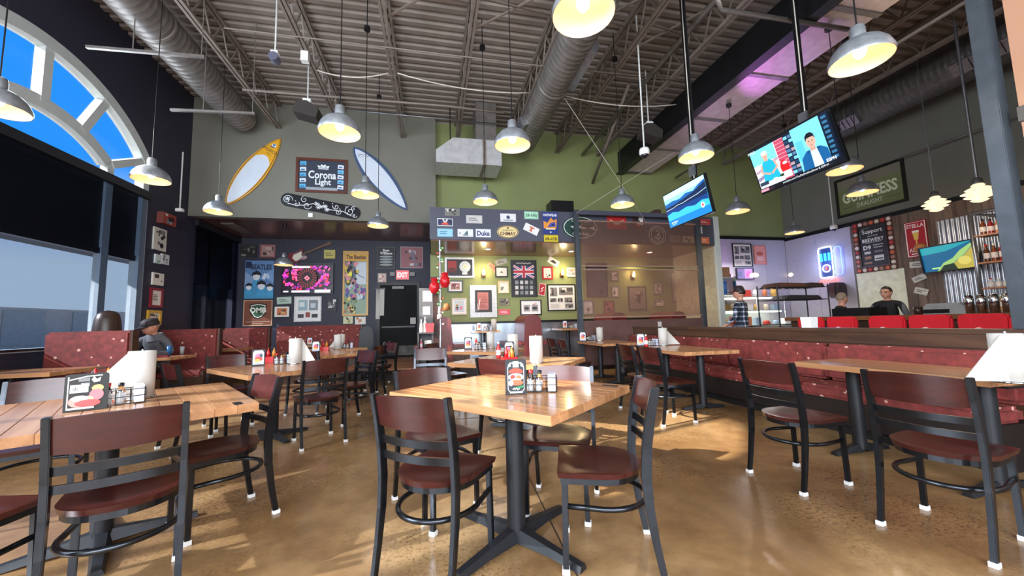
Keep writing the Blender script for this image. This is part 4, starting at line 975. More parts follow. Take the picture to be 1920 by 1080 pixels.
def deco_y(t, ol, L_, W_):
    q = MB(); lim = L_*.17; pts = [(x, y) for x, y in [(x*.955, y*.78) for x, y in ol] if x < lim]
    up = [p for p in pts if p[1] >= 0]; dn = [p for p in pts if p[1] < 0]
    yl = up[-1][1]; up += [(lim+.02, yl*.8), (lim+.09, yl*.4), (lim+.11, 0), (lim+.09, -yl*.4), (lim+.02, -yl*.8)]
    q.prism(up+dn, (0, -.0352, 0), (1, 0, 0), (0, 0, 1), .0015); q.build('panel', PALE, t)
    pr = Print(1, 1, -.0372); pr.ell(.5+L_*.38, .5, .05, .05, (224, 226, 236)); pr.ell(.5+L_*.385, .505, .03, .028, (70, 96, 150)); pr.poly([(.5+L_*.355, .45), (.5+L_*.365, .44), (.5+L_*.36, .55), (.5+L_*.345, .56)], (40, 60, 84))
    pr.text('PACIFICO', .5+L_*.305, .5, .075, (96, 74, 40), rot=-90, maxw=.34, bold=.01); pr.text('Clara', .5+L_*.26, .48, .04, (110, 84, 44), rot=-90); pr.mb.build('logo', pr.mats, t)
def deco_b(t, ol, L_, W_):
    q = MB(); q.prism([(x*.93, y*.74) for x, y in ol], (0, -.0352, 0), (1, 0, 0), (0, 0, 1), .0015); q.build('panel', PALE, t)
    pr = Print(1, 1, -.0372); x0 = .5-L_*.36
    pr.line([(x0+.03, .47), (x0-.02, .44), (x0-.05, .48), (x0-.01, .54), (x0+.05, .52), (x0+.02, .58), (x0+.07, .62), (x0+.1, .56), (x0+.12, .66)], .012, (60, 66, 80)); pr.mb.build('logo', pr.mats, t)
surfboard('yellow rimmed surfboard with a pale panel on the grey wall', (425, 384), (527, 260), .56, YEL, None, deco_y)
surfboard('blue rimmed pale surfboard on the grey wall', (663, 276), (764, 395), .58, BLU, None, deco_b)
def scroll(p, cx, cy, r, turns, col, wd=.02, d=1, a0=0):
    p.line([(cx+r*(1-i/26)*cos(a0+d*turns*2*pi*i/26)/p.w, cy+r*(1-i/26)*sin(a0+d*turns*2*pi*i/26)/p.h) for i in range(25)], wd, col)
a = ony(527, 372, YG-.004); c = ony(676, 402, YG-.004); L_ = (c-a).length
t = thing('snowboard', 'black snowboard with white scrollwork hung under the framed sign', 'snowboard', (a+c)/2); t.rotation_euler = (0, -atan2(c.z-a.z, c.x-a.x), 0)
W_ = .32; ol = [(-L_/2+W_/2+W_/2*cos(t_), W_/2*sin(t_)) for t_ in [pi/2+pi*i/12 for i in range(13)]]+[(L_/2-W_/2+W_/2*cos(t_), W_/2*sin(t_)) for t_ in [-pi/2+pi*i/12 for i in range(13)]]
q = MB(); q.prism(ol, (0, 0, 0), (1, 0, 0), (0, 0, 1), .02); q.build('deck', M('board_black', (22, 22, 30), .25), t, bevel=.004)
pr = Print(L_, W_, -.0205); wh = (222, 224, 230)
for cx, cy, r, tr, d, a0 in ((.08, .5, .12, 1.5, 1, 0), (.2, .3, .07, 1.2, -1, 1), (.28, .75, .08, 1.3, 1, 2), (.33, .35, .1, 1.4, -1, 0), (.68, .7, .08, 1.3, 1, 3), (.72, .3, .07, 1.4, -1, 1), (.86, .55, .12, 1.6, 1, 2), (.93, .3, .06, 1.2, -1, 0), (.9, .8, .06, 1.3, 1, 1)): scroll(pr, cx, cy, r, tr, wh, .012, d, a0)
for cx, cy in ((.08, .55), (.44, .6), (.5, .45), (.55, .55), (.47, .35), (.58, .3)):
    for k in range(7): pr.line([(cx, cy), (cx+.05*cos(k*.9)/L_*1.2, cy+.05*sin(k*.9)/W_)], .012, wh)
pr.line([(.1, .2), (.2, .18), (.3, .3), (.4, .55), (.5, .5), (.62, .35), (.78, .42), (.9, .2)], .016, wh)
for k in range(14): pr.ell(random.uniform(.05, .95), random.uniform(.15, .85), .007, .035, wh)
pr.mb.build('graphic', pr.mats, t)
def sign_corona(p):
    p.rect(0, 0, 1, 1, (44, 52, 70)); p.rect(.16, .0, .68, .1, (150, 158, 168)); n = (226, 232, 240)
    for k in range(5):
        p.rect(.03, .82-.19*k, .13, .13, (90, 170, 214) if k % 2 == 0 else (214, 220, 230), 4); p.rect(.05, .84-.19*k, .08, .05, (40, 120, 170), 4)
        p.rect(.84, .76-.175*k, .13, .13, (120, 190, 226) if k % 2 else (230, 226, 234), -5); p.rect(.86, .79-.175*k, .08, .05, (60, 130, 180), -5)
    p.poly([(.42, .76), (.64, .76), (.66, .84), (.60, .82), (.57, .88), (.53, .84), (.49, .88), (.46, .82), (.40, .84)], n); p.rect(.42, .71, .22, .03, n); p.rect(.46, .78, .04, .025, (44, 52, 70)); p.rect(.56, .78, .04, .025, (44, 52, 70))
    p.text('Corona', .51, .52, .27, n, maxw=.60, bold=.025); p.text('Light', .53, .25, .26, n, maxw=.34, bold=.025)
wallpic((555, 298, 652, 362), YG, 'beer_sign', 'wood framed dark mirror sign with a crown and pale gothic lettering', 'sign', frame=(.06, (92, 48, 36)), draw=sign_corona)
q = MB(); q.box(-.05, -.04, -.05, .05, 0, .05); p = ony(583, 404, YG); one('wall_sensor', q, WHITE, 'small white box sensor under the snowboard', 'sensor', loc=p)

# ------------------------------------------------------------------ alcove wall
def photo(cols, seed, n=9):
    def d(p):
        r_ = random.Random(seed); p.rect(0, 0, 1, 1, cols[0])
        for k in range(n):
            c = cols[1+k % (len(cols)-1)]
            if r_.random() < .5: w_ = r_.uniform(.1, .4); h_ = r_.uniform(.08, .35); p.rect(r_.uniform(.03, .96-w_), r_.uniform(.03, .96-h_), w_, h_, c)
            else: rx = r_.uniform(.05, .16); p.ell(r_.uniform(.2, .8), r_.uniform(.2, .8), rx, rx*p.w/p.h, c, 14)
    return d
def matted(inner, mat_=(236, 232, 226), m_=.16):
    def d(p):
        p.rect(0, 0, 1, 1, mat_); q_ = Print(p.w*(1-2*m_), p.h*(1-2*m_), p.y-.0012); q_.mats = p.mats; q_.mb = p.mb; q_.k = p.k; inner(q_)
    return d
BKF = (.03, (22, 20, 20)); DKF = (.025, (40, 34, 32))
def beatles(p):
    p.rect(0, 0, 1, 1, (96, 136, 190)); p.rect(0, 0, 1, .3, (70, 150, 196)); p.poly([(0, .3), (.4, .5), (0, .7)], (140, 170, 214)); p.poly([(1, .4), (.6, .6), (1, .8)], (120, 160, 210)); p.rect(.02, .8, .2, .17, (30, 40, 80))
    p.text('BEATLES', .56, .83, .14, (20, 26, 48), maxw=.72, bold=.03); p.text('the', .2, .9, .06, (20, 26, 48))
    for cx, cy, s_ in ((.40, .58, .20), (.15, .30, .15), (.58, .33, .2), (.88, .28, .16)):
        p.poly([(cx-s_*.8, cy-s_*1.3), (cx-s_*.5, cy-s_*.5), (cx+s_*.5, cy-s_*.5), (cx+s_*.8, cy-s_*1.3)], (70, 160, 210)); p.ell(cx, cy, s_*.62, s_*.5, (228, 232, 240)); p.poly([(cx-s_*.85, cy-.0), (cx-s_*.7, cy+s_*.5), (cx, cy+s_*.78), (cx+s_*.7, cy+s_*.5), (cx+s_*.85, cy), (cx+s_*.5, cy+s_*.18), (cx, cy+s_*.25), (cx-s_*.5, cy+s_*.18)], (16, 18, 30))
    p.rect(.62, .5, .12, .16, (214, 226, 240), -20); p.rect(.75, .52, .1, .14, (190, 210, 236), 15)
def omb(p):
    p.rect(0, 0, 1, 1, (128, 70, 48)); p.poly([(.18, .86), (.5, .92), (.82, .86), (.80, .5), (.66, .3), (.5, .24), (.34, .3), (.20, .5)], (26, 24, 22)); p.poly([(.23, .82), (.5, .87), (.77, .82), (.75, .52), (.63, .35), (.5, .29), (.37, .35), (.25, .52)], (230, 226, 206)); p.poly([(.26, .79), (.5, .84), (.74, .79), (.72, .54), (.62, .38), (.5, .33), (.38, .38), (.28, .54)], (40, 84, 56))
    p.text('OMB', .5, .62, .22, (240, 236, 224), maxw=.62, bold=.04); p.rect(.05, .13, .9, .015, (214, 190, 160)); p.rect(.3, .05, .4, .02, (214, 190, 160))
def tv_purple(p):
    p.rect(0, 0, 1, 1, (24, 10, 26)); r_ = random.Random(3)
    for k in range(150):
        a = r_.uniform(0, 2*pi); d = r_.uniform(.27, .62); p.rect(.5+d*cos(a)*.9, .5+d*sin(a)*.8, r_.uniform(.03, .08), r_.uniform(.04, .10), r_.choice([(226, 60, 190), (160, 40, 170), (240, 90, 150), (120, 30, 130), (200, 40, 60)]), r_.uniform(0, 90)) if .0 < .5+d*cos(a)*.9 < .92 and 0 < .5+d*sin(a)*.8 < .88 else None
    p.ell(.5, .52, .2, .36, (34, 12, 16))
    for k in range(22): a = 2*pi*k/22; p.line([(.5+.11*cos(a), .52+.2*sin(a)), (.5+.2*cos(a), .52+.36*sin(a))], .012, (176, 60, 60))
    p.rect(.46, .44, .08, .14, (240, 130, 150), 45); p.rect(.485, .485, .03, .05, (120, 20, 40), 45)
    p.rect(.2, .86, .36, .06, (236, 232, 240)); p.rect(.02, .0, .96, .1, (30, 20, 40)); p.rect(.2, .02, .36, .07, (220, 210, 230)); p.rect(.66, .01, .32, .1, (236, 226, 232)); p.rect(.04, .03, .1, .05, (220, 220, 230))
def tall_poster(p):
    p.rect(0, 0, 1, 1, (150, 170, 150)); p.rect(.02, .86, .96, .13, (214, 160, 60)); p.text('The Beatles', .5, .93, .07, (60, 26, 40), maxw=.9, bold=.03)
    p.rect(.5, .48, .48, .36, (206, 214, 224)); p.rect(0, .5, .5, .36, (96, 110, 120)); r_ = random.Random(9)
    for k in range(30): rx = r_.uniform(.04, .1); p.ell(r_.uniform(.05, .6), r_.uniform(.5, .84), rx, rx*.4, r_.choice([(30, 30, 40), (220, 190, 60), (170, 120, 130), (220, 150, 160)]), 12)
    for k in range(34): rx = r_.uniform(.03, .09); p.ell(r_.uniform(.1, .9), r_.uniform(.26, .46), rx, rx*.5, r_.choice([(120, 80, 150), (220, 120, 150), (200, 210, 220), (60, 90, 150)]), 12)
    for k in range(30): rx = r_.uniform(.03, .08); p.ell(r_.uniform(.04, .5), r_.uniform(.02, .26), rx, rx*.4, r_.choice([(30, 30, 34), (220, 200, 120), (200, 90, 70), (140, 160, 110)]), 12)
    p.poly([(.1, .62), (.3, .6), (.26, .5), (.36, .66), (.28, .7)], (240, 226, 90)); p.line([(.5, .66), (.9, .58)], .012, (60, 60, 70))
def plate(bg_, ink, txt=None, seed=1):
    def d(p):
        p.rect(0, 0, 1, 1, bg_); p.line([(.04, .08), (.96, .08), (.96, .92), (.04, .92), (.04, .08)], .004, ink)
        if txt: p.text(txt, .5, .45, .5, ink, maxw=.84, bold=.02)
        else: p.lines(.15, .25, .7, .5, 2, ink, seed)
    return d
W = lambda px, nm, lab, cat, **k: wallpic(px, YB, nm, lab, cat, **k)
W((451, 459, 481, 482), 'framed_picture', 'dark street photo print at the top left of the alcove wall', 'picture', draw=photo([(34, 32, 34), (80, 78, 76), (120, 116, 110), (20, 20, 20)], 1), back=(34, 32, 34))
W((488, 459, 517, 483), 'framed_picture', 'pinkish square album cover left of the red guitar', 'picture', frame=(.04, (150, 96, 96)), draw=photo([(170, 130, 126), (60, 50, 50), (90, 80, 76), (190, 160, 150)], 2))
W((460, 489, 514, 560), 'poster', 'blue poster with four dark mop haired figures', 'poster', draw=beatles, back=(60, 80, 120))
W((457, 563, 511, 611), 'wood_sign', 'square wooden brewery sign with a green crest', 'sign', frame=(.02, (214, 176, 140)), draw=omb, back=(120, 66, 46))
t = W((529, 494, 626, 552), 'wall_television', 'wall television showing a magenta kaleidoscope, under the guitar', 'television', frame=(.03, (12, 12, 14)), depth=.07, draw=tv_purple, lit=.9, back=(8, 8, 10))
W((643, 471, 691, 592), 'poster', 'tall yellow framed music poster beside the television', 'poster', frame=(.05, (206, 150, 52)), draw=tall_poster)
W((608, 469, 629, 485), 'license_plate', 'yellowish plate right of the guitar head', 'license plate', draw=plate((190, 180, 96), (120, 110, 60)), back=(190, 180, 96))
W((520, 557, 547, 570), 'license_plate', 'pale green plate under the wall television', 'license plate', draw=plate((186, 206, 190), (110, 130, 120)), back=(186, 206, 190), rot=3)
W((513, 573, 545, 596), 'framed_picture', 'black framed orange group photo under the television', 'picture', frame=BKF, draw=matted(photo([(206, 120, 70), (40, 30, 30), (220, 170, 120), (90, 50, 40)], 4)))
def five(p):
    p.rect(0, 0, 1, 1, (232, 230, 230)); p.rect(.12, .44, .36, .46, (150, 180, 190)); p.rect(.54, .44, .36, .46, (130, 140, 150)); p.rect(.1, .12, .24, .16, (70, 66, 66)); p.rect(.41, .14, .18, .22, (150, 70, 66)); p.rect(.66, .12, .24, .16, (60, 58, 58)); p.rect(.16, .6, .2, .2, (220, 230, 232)); p.rect(.6, .55, .2, .2, (200, 208, 214))
W((552, 556, 603, 603), 'framed_picture', 'white framed mount with five small photos', 'picture', frame=(.03, (214, 210, 214)), draw=five)
W((613, 559, 632, 584), 'framed_picture', 'small black and white print beside the tall poster', 'picture', draw=photo([(40, 42, 48), (220, 220, 224), (120, 120, 124)], 6), back=(40, 42, 48))
def evan(p):
    p.rect(0, 0, 1, 1, (30, 32, 38)); p.text('Evan', .5, .86, .12, (230, 230, 232), maxw=.6, bold=.03); p.text('Williams', .5, .72, .12, (230, 230, 232), maxw=.8, bold=.03)
    for k in range(4): p.ell(.5, .55-.13*k, .4, .05, (150, 156, 160))
W((707, 463, 741, 504), 'mirror_sign', 'dark whiskey mirror sign above the exit sign', 'sign', frame=(.02, (40, 42, 46)), draw=evan)
W((751, 463, 793, 503), 'framed_picture', 'reddish concert photo above the black door', 'picture', frame=(.015, (170, 160, 160)), draw=photo([(150, 96, 104), (200, 190, 196), (90, 60, 66), (120, 110, 130)], 8))
W((708, 512, 725, 530), 'framed_picture', 'small pink plate left of the exit sign', 'picture', frame=(.02, (110, 90, 84)), draw=photo([(206, 180, 170), (170, 80, 80), (230, 220, 210)], 9))
W((644, 593, 662, 607), 'wall_card', 'small cream card below the tall poster, left one', 'card', draw=photo([(206, 204, 170), (60, 60, 50), (150, 140, 60)], 10, 5), back=(206, 204, 170), group='cards under the tall poster')
W((666, 594, 686, 608), 'wall_card', 'small white card below the tall poster, right one', 'card', draw=photo([(220, 214, 206), (190, 120, 70)], 11, 4), back=(220, 214, 206), group='cards under the tall poster')
# exit sign with emergency heads
c = ony(755, 516, YB); t = thing('exit_sign', 'lit red exit sign with two emergency lamp heads', 'exit sign', (c.x, YB-.002, c.z))
q = MB(); q.box(-.2, -.06, -.15, .2, 0, .15); q.build('housing', M('grey_housing', (130, 126, 124), .5), t)
pr = Print(.36, .26, -.061); pr.lit = 1.1; pr.rect(0, .0, 1, 1, (224, 60, 70)); pr.lit = 1.3; pr.text('EXIT', .5, .5, .6, (255, 190, 190), maxw=.85, bold=.03); pr.mb.build('face', pr.mats, t)
for s_ in (-1, 1): q = MB(); q.box(s_*.22, -.12, -.04, s_*.36, -.02, .08); q.build('lamp_head', M('grey_housing', ()), t)
# electric guitar
a = ony(553, 484, YB-.03); c = ony(619, 456, YB-.03); L_ = (c-a).length
t = thing('electric_guitar', 'dark red electric guitar with cream pickguard above the television', 'guitar', a); t.rotation_euler = (0, -atan2(c.z-a.z, c.x-a.x), 0)
bd = [(-.16, .06), (-.12, .17), (0, .19), (.08, .14), (.16, .13), (.26, .18), (.34, .16), (.26, .09), (.24, .03), (.24, -.03), (.32, -.09), (.30, -.15), (.2, -.15), (.1, -.11), (.02, -.16), (-.1, -.17), (-.17, -.08)]
q = MB(); q.prism(bd, (0, .02, 0), (1, 0, 0), (0, 0, 1), .045); me = q.mesh('body', M('guitar_red', (120, 22, 34), .15, var=.1), bevel=.008); put('body', me, t)
q = MB(); q.prism([(-.06, .02), (.02, .1), (.14, .09), (.24, .1), (.22, .02), (.2, -.06), (.06, -.1), (-.02, -.09)], (0, -.026, 0), (1, 0, 0), (0, 0, 1), .003); q.build('pickguard', C((228, 222, 204)), t)
q = MB(); q.box(.2, -.035, -.028, L_-.14, -.012, .028); q.build('neck', M('guitar_neck', (96, 60, 36), .4), t)
q = MB(); q.prism([(L_-.15, -.03), (L_-.12, -.05), (L_, -.055), (L_+.05, 0), (L_, .05), (L_-.06, .04), (L_-.15, .03)], (0, -.012, 0), (1, 0, 0), (0, 0, 1), .02); q.build('headstock', M('guitar_neck', ()), t)
for k in range(3): q = MB(); q.box(.03+.055*k, -.033, -.035, .05+.055*k, -.029, .035); q.build('pickup', WHITE, t)
# ------------------------------------------------------------------ back door, landing bits
c0 = ony(713, 535, YB); c1 = ony(782, 535, YB)
t = thing('door_1', 'black scuffed steel back door with a white notice', 'door', ((c0.x+c1.x)/2, YB, .25)); t['kind'] = 'structure'; del t['category']
hw_ = (c1.x-c0.x)/2; dh = c0.z-.25
DOORM = M('scuffed_black_door', (22, 22, 23), .65, var=.35, scale=2.5, spec=.15)
q = MB(); q.box(-hw_, -.05, .015, hw_, -.003, dh); q.build('leaf', DOORM, t)
q = MB(); q.box(-hw_-.09, -.06, 0, -hw_, -.001, dh+.08); q.box(hw_, -.06, 0, hw_+.09, -.001, dh+.08); q.box(-hw_, -.06, dh, hw_, -.001, dh+.08); q.build('door_frame', M('door_frame_black', (26, 25, 28), .5), t)
q = MB(); q.box(-.18, -.12, dh-.12, .16, -.05, dh-.04); q.build('door_closer', M('grey_housing', ()), t)
q = MB(); q.box(hw_-.2, -.053, .98, hw_-.04, -.0505, 1.17); q.build('notice', PAPER, t)
q = MB(); q.box(-hw_+.03, -.054, .06, hw_-.03, -.0505, .34); q.build('kick_plate', M('worn_kick_plate', (70, 67, 62), .5, metal=.2, var=.8, scale=5), t)
q = MB(); q.box(-hw_+.06, -.10, .88, hw_-.06, -.05, .93); q.build('push_bar', BLACK, t)
# ------------------------------------------------------------------ pier beside the arched window
Lp = lambda px, nm, lab, cat, **k: wallpic(px, XL, nm, lab, cat, face='L', **k)
Lp((293, 401, 318, 422), 'tin_box', 'small red and blue tin box at the top of the window pier', 'box', depth=.12, draw=photo([(150, 70, 60), (90, 150, 180), (60, 30, 30), (200, 190, 180)], 21, 6), back=(120, 60, 54))
Lp((285, 428, 309, 470), 'poster', 'black and white print on the window pier', 'picture', draw=photo([(206, 204, 196), (30, 30, 32), (120, 120, 116), (60, 60, 60)], 22), back=(206, 204, 196))
Lp((288, 477, 298, 494), 'card', 'narrow white card with green mark on the window pier', 'card', draw=photo([(210, 220, 220), (110, 170, 150)], 23, 3), back=(210, 220, 220))
Lp((300, 477, 314, 496), 'card', 'white card with grey drawing on the window pier', 'card', draw=photo([(214, 216, 218), (120, 124, 130)], 24, 4), back=(214, 216, 218))
Lp((283, 512, 304, 535), 'card', 'white card with a dark mark midway down the window pier', 'card', draw=photo([(226, 222, 214), (50, 48, 46)], 25, 2), back=(226, 222, 214))
Lp((279, 540, 303, 577), 'framed_picture', 'red framed letter on the window pier', 'picture', frame=(.05, (130, 24, 34)), draw=lambda p: (p.rect(0, 0, 1, 1, (232, 226, 216)), p.lines(.15, .3, .6, .45, 4, (80, 76, 74), 3)))
Lp((274, 582, 300, 609), 'framed_picture', 'yellow framed picture low on the window pier behind the cap', 'picture', frame=(.05, (214, 166, 50)), draw=photo([(220, 210, 196), (90, 80, 70)], 27, 4))
# ------------------------------------------------------------------ soffit face
YS = 8.15
S = lambda px, nm, lab, cat='license plate', **k: wallpic(px, YS, nm, lab, cat, depth=.012, **k)
S((834, 391, 862, 405), 'license_plate', 'dark picture plate at the top left of the soffit', draw=photo([(120, 120, 116), (40, 40, 40), (210, 206, 196)], 31), back=(226, 226, 226))
def uva(p):
    p.rect(0, 0, 1, 1, (232, 232, 236)); p.rect(.04, .08, .92, .84, (34, 40, 84)); p.poly([(.32, .86), (.42, .86), (.5, .5), (.58, .86), (.68, .86), (.54, .34), (.46, .34)], (238, 238, 240)); p.line([(.28, .2), (.5, .42), (.72, .2)], .03, (224, 80, 50)); p.line([(.3, .36), (.5, .22), (.7, .36)], .02, (224, 80, 50))
S((820, 410, 849, 424), 'license_plate', 'navy plate with a white letter and crossed orange blades', draw=uva)
S((874, 404, 904, 419), 'license_plate', 'worn white script plate on the soffit', draw=plate((206, 204, 204), (140, 136, 136), None, 3), back=(206, 204, 204))
S((820, 429, 849, 444), 'license_plate', 'light blue plate at the lower left of the soffit', draw=plate((150, 204, 232), (90, 140, 180), None, 4), back=(150, 204, 232))
S((858, 430, 887, 444), 'license_plate', 'white plate with a teal sail mark', draw=lambda p: (p.rect(0, 0, 1, 1, (226, 228, 230)), p.poly([(.4, .3), (.62, .85), (.68, .3)], (40, 96, 104)), p.poly([(.3, .25), (.72, .25), (.66, .15), (.36, .15)], (40, 60, 70)), p.rect(.1, .3, .1, .3, (150, 160, 166))), back=(226, 228, 230))
S((892, 430, 920, 445), 'license_plate', 'white plate with blue gothic school name', draw=lambda p: (p.rect(0, 0, 1, 1, (220, 222, 228)), p.text('Duke', .5, .48, .62, (40, 50, 110), maxw=.84, bold=.03)), back=(220, 222, 228))
S((938, 401, 967, 416), 'license_plate', 'white plate with a small round emblem, above the oval sign', draw=lambda p: (p.rect(0, 0, 1, 1, (230, 230, 232)), p.ell(.5, .55, .12, .22, (70, 80, 110)), p.rect(.2, .14, .6, .1, (120, 126, 140))), back=(230, 230, 232))
S((983, 397, 1009, 411), 'license_plate', 'pale green number plate on the soffit', draw=plate((176, 226, 196), (24, 90, 60), '28-58EJ'), back=(176, 226, 196))
S((982, 423, 1010, 437), 'license_plate', 'tilted white plate with an orange letter', draw=lambda p: (p.rect(0, 0, 1, 1, (234, 232, 232)), p.rect(.32, .62, .36, .18, (206, 96, 60)), p.rect(.44, .2, .12, .5, (206, 96, 60)), p.rect(.38, .18, .24, .1, (206, 96, 60))), rot=-25, back=(234, 232, 232))
S((1020, 441, 1046, 454), 'license_plate', 'yellow number plate on the soffit', draw=plate((224, 200, 40), (30, 30, 30), '68-658'), back=(224, 200, 40))
def haywear(p):
    p.rect(0, 0, 1, 1, (38, 58, 130)); p.text('HAYWEAR', .5, .86, .12, (240, 240, 245), maxw=.9, bold=.03); p.poly([(.06, .25), (.06, .6), (.3, .5), (.55, .75), (.7, .62), (.94, .7), (.86, .25)], (228, 150, 60)); p.poly([(.3, .3), (.5, .5), (.8, .56), (.84, .34)], (70, 80, 170)); p.poly([(.55, .4), (.7, .48), (.74, .36)], (20, 20, 40)); p.rect(.2, .2, .6, .06, (240, 220, 190)); p.ell(.5, .08, .06, .04, (200, 210, 230))
S((1017, 398, 1046, 439), 'tin_sign', 'blue tin beer sign with orange mountains', 'sign', draw=haywear, back=(38, 58, 130))
def oval_sign(px, label, base, ring, draw, Yp=YS):
    x, y, rx, ry = px; c = ony(x, y, Yp); w_ = (ony(x+rx, y, Yp)-c).length; h_ = (ony(x, y+ry, Yp)-c).length
    t = thing('oval_sign', label, 'sign', (c.x, Yp-.002, c.z)); n = 32
    q = MB(); q.prism([(w_*cos(2*pi*i/n), h_*sin(2*pi*i/n)) for i in range(n)], (0, 0, 0), (1, 0, 0), (0, 0, 1), .015); q.build('plaque', C(base), t)
    pr = Print(2*w_, 2*h_, -.016); 
    if ring: pr.line([(.5+.46*cos(2*pi*i/36), .5+.46*sin(2*pi*i/36)) for i in range(37)], .018, ring)
    draw(pr); pr.mb.build('print', pr.mats, t)
oval_sign((952, 435, 20, 12), 'cream oval beer plaque with dark lettering', (226, 206, 150), (120, 96, 60), lambda p: (p.text('CHIMAY', .5, .36, .28, (96, 40, 40), maxw=.72, bold=.03), p.rect(.25, .6, .5, .06, (150, 120, 80)), p.ell(.5, .8, .05, .07, (90, 80, 50))))
def shark(p):
    w_ = (226, 228, 224)
    p.poly([(.22, .56), (.27, .47), (.5, .47), (.6, .42), (.63, .47), (.82, .52), (.92, .64), (.88, .5), (.93, .38), (.8, .46), (.6, .53), (.5, .62), (.47, .57)], w_); p.text('Dogfish Head', .5, .78, .14, w_, maxw=.62, bold=.02); p.text('Craft Ales', .5, .22, .14, w_, maxw=.55, bold=.02)
oval_sign((1088, 427, 33, 21), 'dark green oval brewery sign with a white shark, half behind the partition', (30, 64, 58), (214, 222, 214), shark)
def brook(p):
    w_ = (220, 222, 218); p.line([(.5+.33*cos(2*pi*i/30), .5+.33*sin(2*pi*i/30)) for i in range(31)], .014, w_)
    p.arc_text('BROOKLYN', .5, .5, p.w*.395, p.w*.09, w_, 90, 17); p.arc_text('BREWERY', .5, .5, p.w*.395, p.w*.09, w_, 270, 18, True)
    p.line([(.42, .68), (.5, .74), (.6, .68), (.56, .56), (.46, .52), (.58, .5), (.64, .4), (.56, .3), (.42, .3), (.34, .38), (.42, .44), (.5, .36), (.5, .56)], .03, w_)
oval_sign((1232, 441, 17, 18), 'round dark brewery sign with a looping white letter', (56, 66, 66), (220, 222, 218), brook)
def redsign(p): p.rect(0, 0, 1, 1, (190, 40, 44)); p.poly([(.1, .7), (.5, .45), (.9, .7), (.6, .3), (.4, .3)], (230, 190, 150))
S((1138, 403, 1174, 430), 'tin_sign', 'red beer sign at the soffit top, behind the partition', 'sign', draw=redsign, back=(190, 40, 44))
S((1186, 402, 1207, 431), 'tin_sign', 'narrow multicolour sign at the soffit top, behind the partition', 'sign', draw=photo([(90, 50, 50), (226, 226, 226), (200, 60, 50), (40, 40, 50)], 36, 8), back=(90, 50, 50))
S((1255, 442, 1276, 454), 'license_plate', 'grey plate right of the round brewery sign', draw=plate((150, 146, 146), (96, 92, 92), None, 6), back=(150, 146, 146))
S((1279, 443, 1300, 455), 'license_plate', 'pale picture plate beside the right partition post', draw=photo([(206, 200, 176), (120, 130, 90), (90, 80, 70)], 38, 5), back=(206, 200, 176))
S((1310, 411, 1331, 422), 'license_plate', 'red plate at the upper right end of the soffit', draw=plate((196, 40, 44), (240, 220, 220), None, 8), back=(196, 40, 44))
S((1313, 445, 1329, 457), 'license_plate', 'orange plate at the lower right end of the soffit', draw=plate((232, 110, 60), (250, 220, 200), None, 9), back=(232, 110, 60))
S((1311, 425, 1316, 438), 'license_plate', 'slim white sticker at the right end of the soffit', 'sticker', back=(220, 220, 222))
q = MB(); q.box(-.28, -.2, 0, .28, .2, .3); p = ony(1051, 392, 8.4); one('equipment_box', q, BLACK, 'black equipment box standing on the soffit', 'box', loc=(p.x, 8.45, 3.732))
q = MB(); q.prism([(-.25, 0), (.2, 0), (.2, .2), (.05, .2)], (0, 0, 0), (1, 0, 0), (0, 0, 1), .2); p = ony(1222, 400, 8.4); one('wedge_box', q, M('brown_box', (70, 44, 36), .6), 'small brown wedge box on the soffit behind the lamp', 'box', loc=(p.x, 8.5, 3.732))
# ------------------------------------------------------------------ nook wall
G = lambda px, nm, lab, cat='picture', **k: wallpic(px, YN, nm, lab, cat, **k)
def gold(p):
    p.rect(0, 0, 1, 1, (46, 44, 52)); p.rect(.04, .35, .34, .55, (150, 50, 44)); p.rect(.08, .2, .26, .3, (96, 40, 40)); p.ell(.71, .56, .22, .34, (196, 204, 206)); p.ell(.71, .56, .08, .12, (226, 214, 170)); p.ell(.71, .56, .015, .022, (40, 40, 40)); p.rect(.6, .08, .2, .14, (220, 220, 222))
G((834, 483, 889, 521), 'framed_record', 'white framed silver record award in the nook', frame=(.05, (220, 220, 222)), draw=gold)
G((913, 496, 933, 506), 'license_plate', 'tilted orange plate above the left sconce', 'license plate', draw=plate((226, 150, 120), (150, 70, 60), None, 2), rot=-38, back=(226, 150, 120), depth=.012)
G((929, 486, 951, 496), 'license_plate', 'tilted grey plate left of the flag poster', 'license plate', draw=plate((176, 172, 160), (90, 86, 80), None, 3), rot=16, back=(176, 172, 160), depth=.012)
G((1027, 485, 1048, 497), 'license_plate', 'tilted white plate with a black shape right of the flag poster', 'license plate', draw=lambda p: (p.rect(0, 0, 1, 1, (226, 222, 212)), p.poly([(.2, .3), (.4, .75), (.8, .6), (.7, .3)], (50, 46, 44))), rot=-30, back=(226, 222, 212), depth=.012)
G((928, 500, 952, 520), 'framed_picture', 'black framed white card left of the flag poster', frame=BKF, draw=lambda p: (p.rect(0, 0, 1, 1, (226, 218, 206)), p.poly([(.3, .4), (.5, .6), (.7, .4)], (90, 84, 80))))
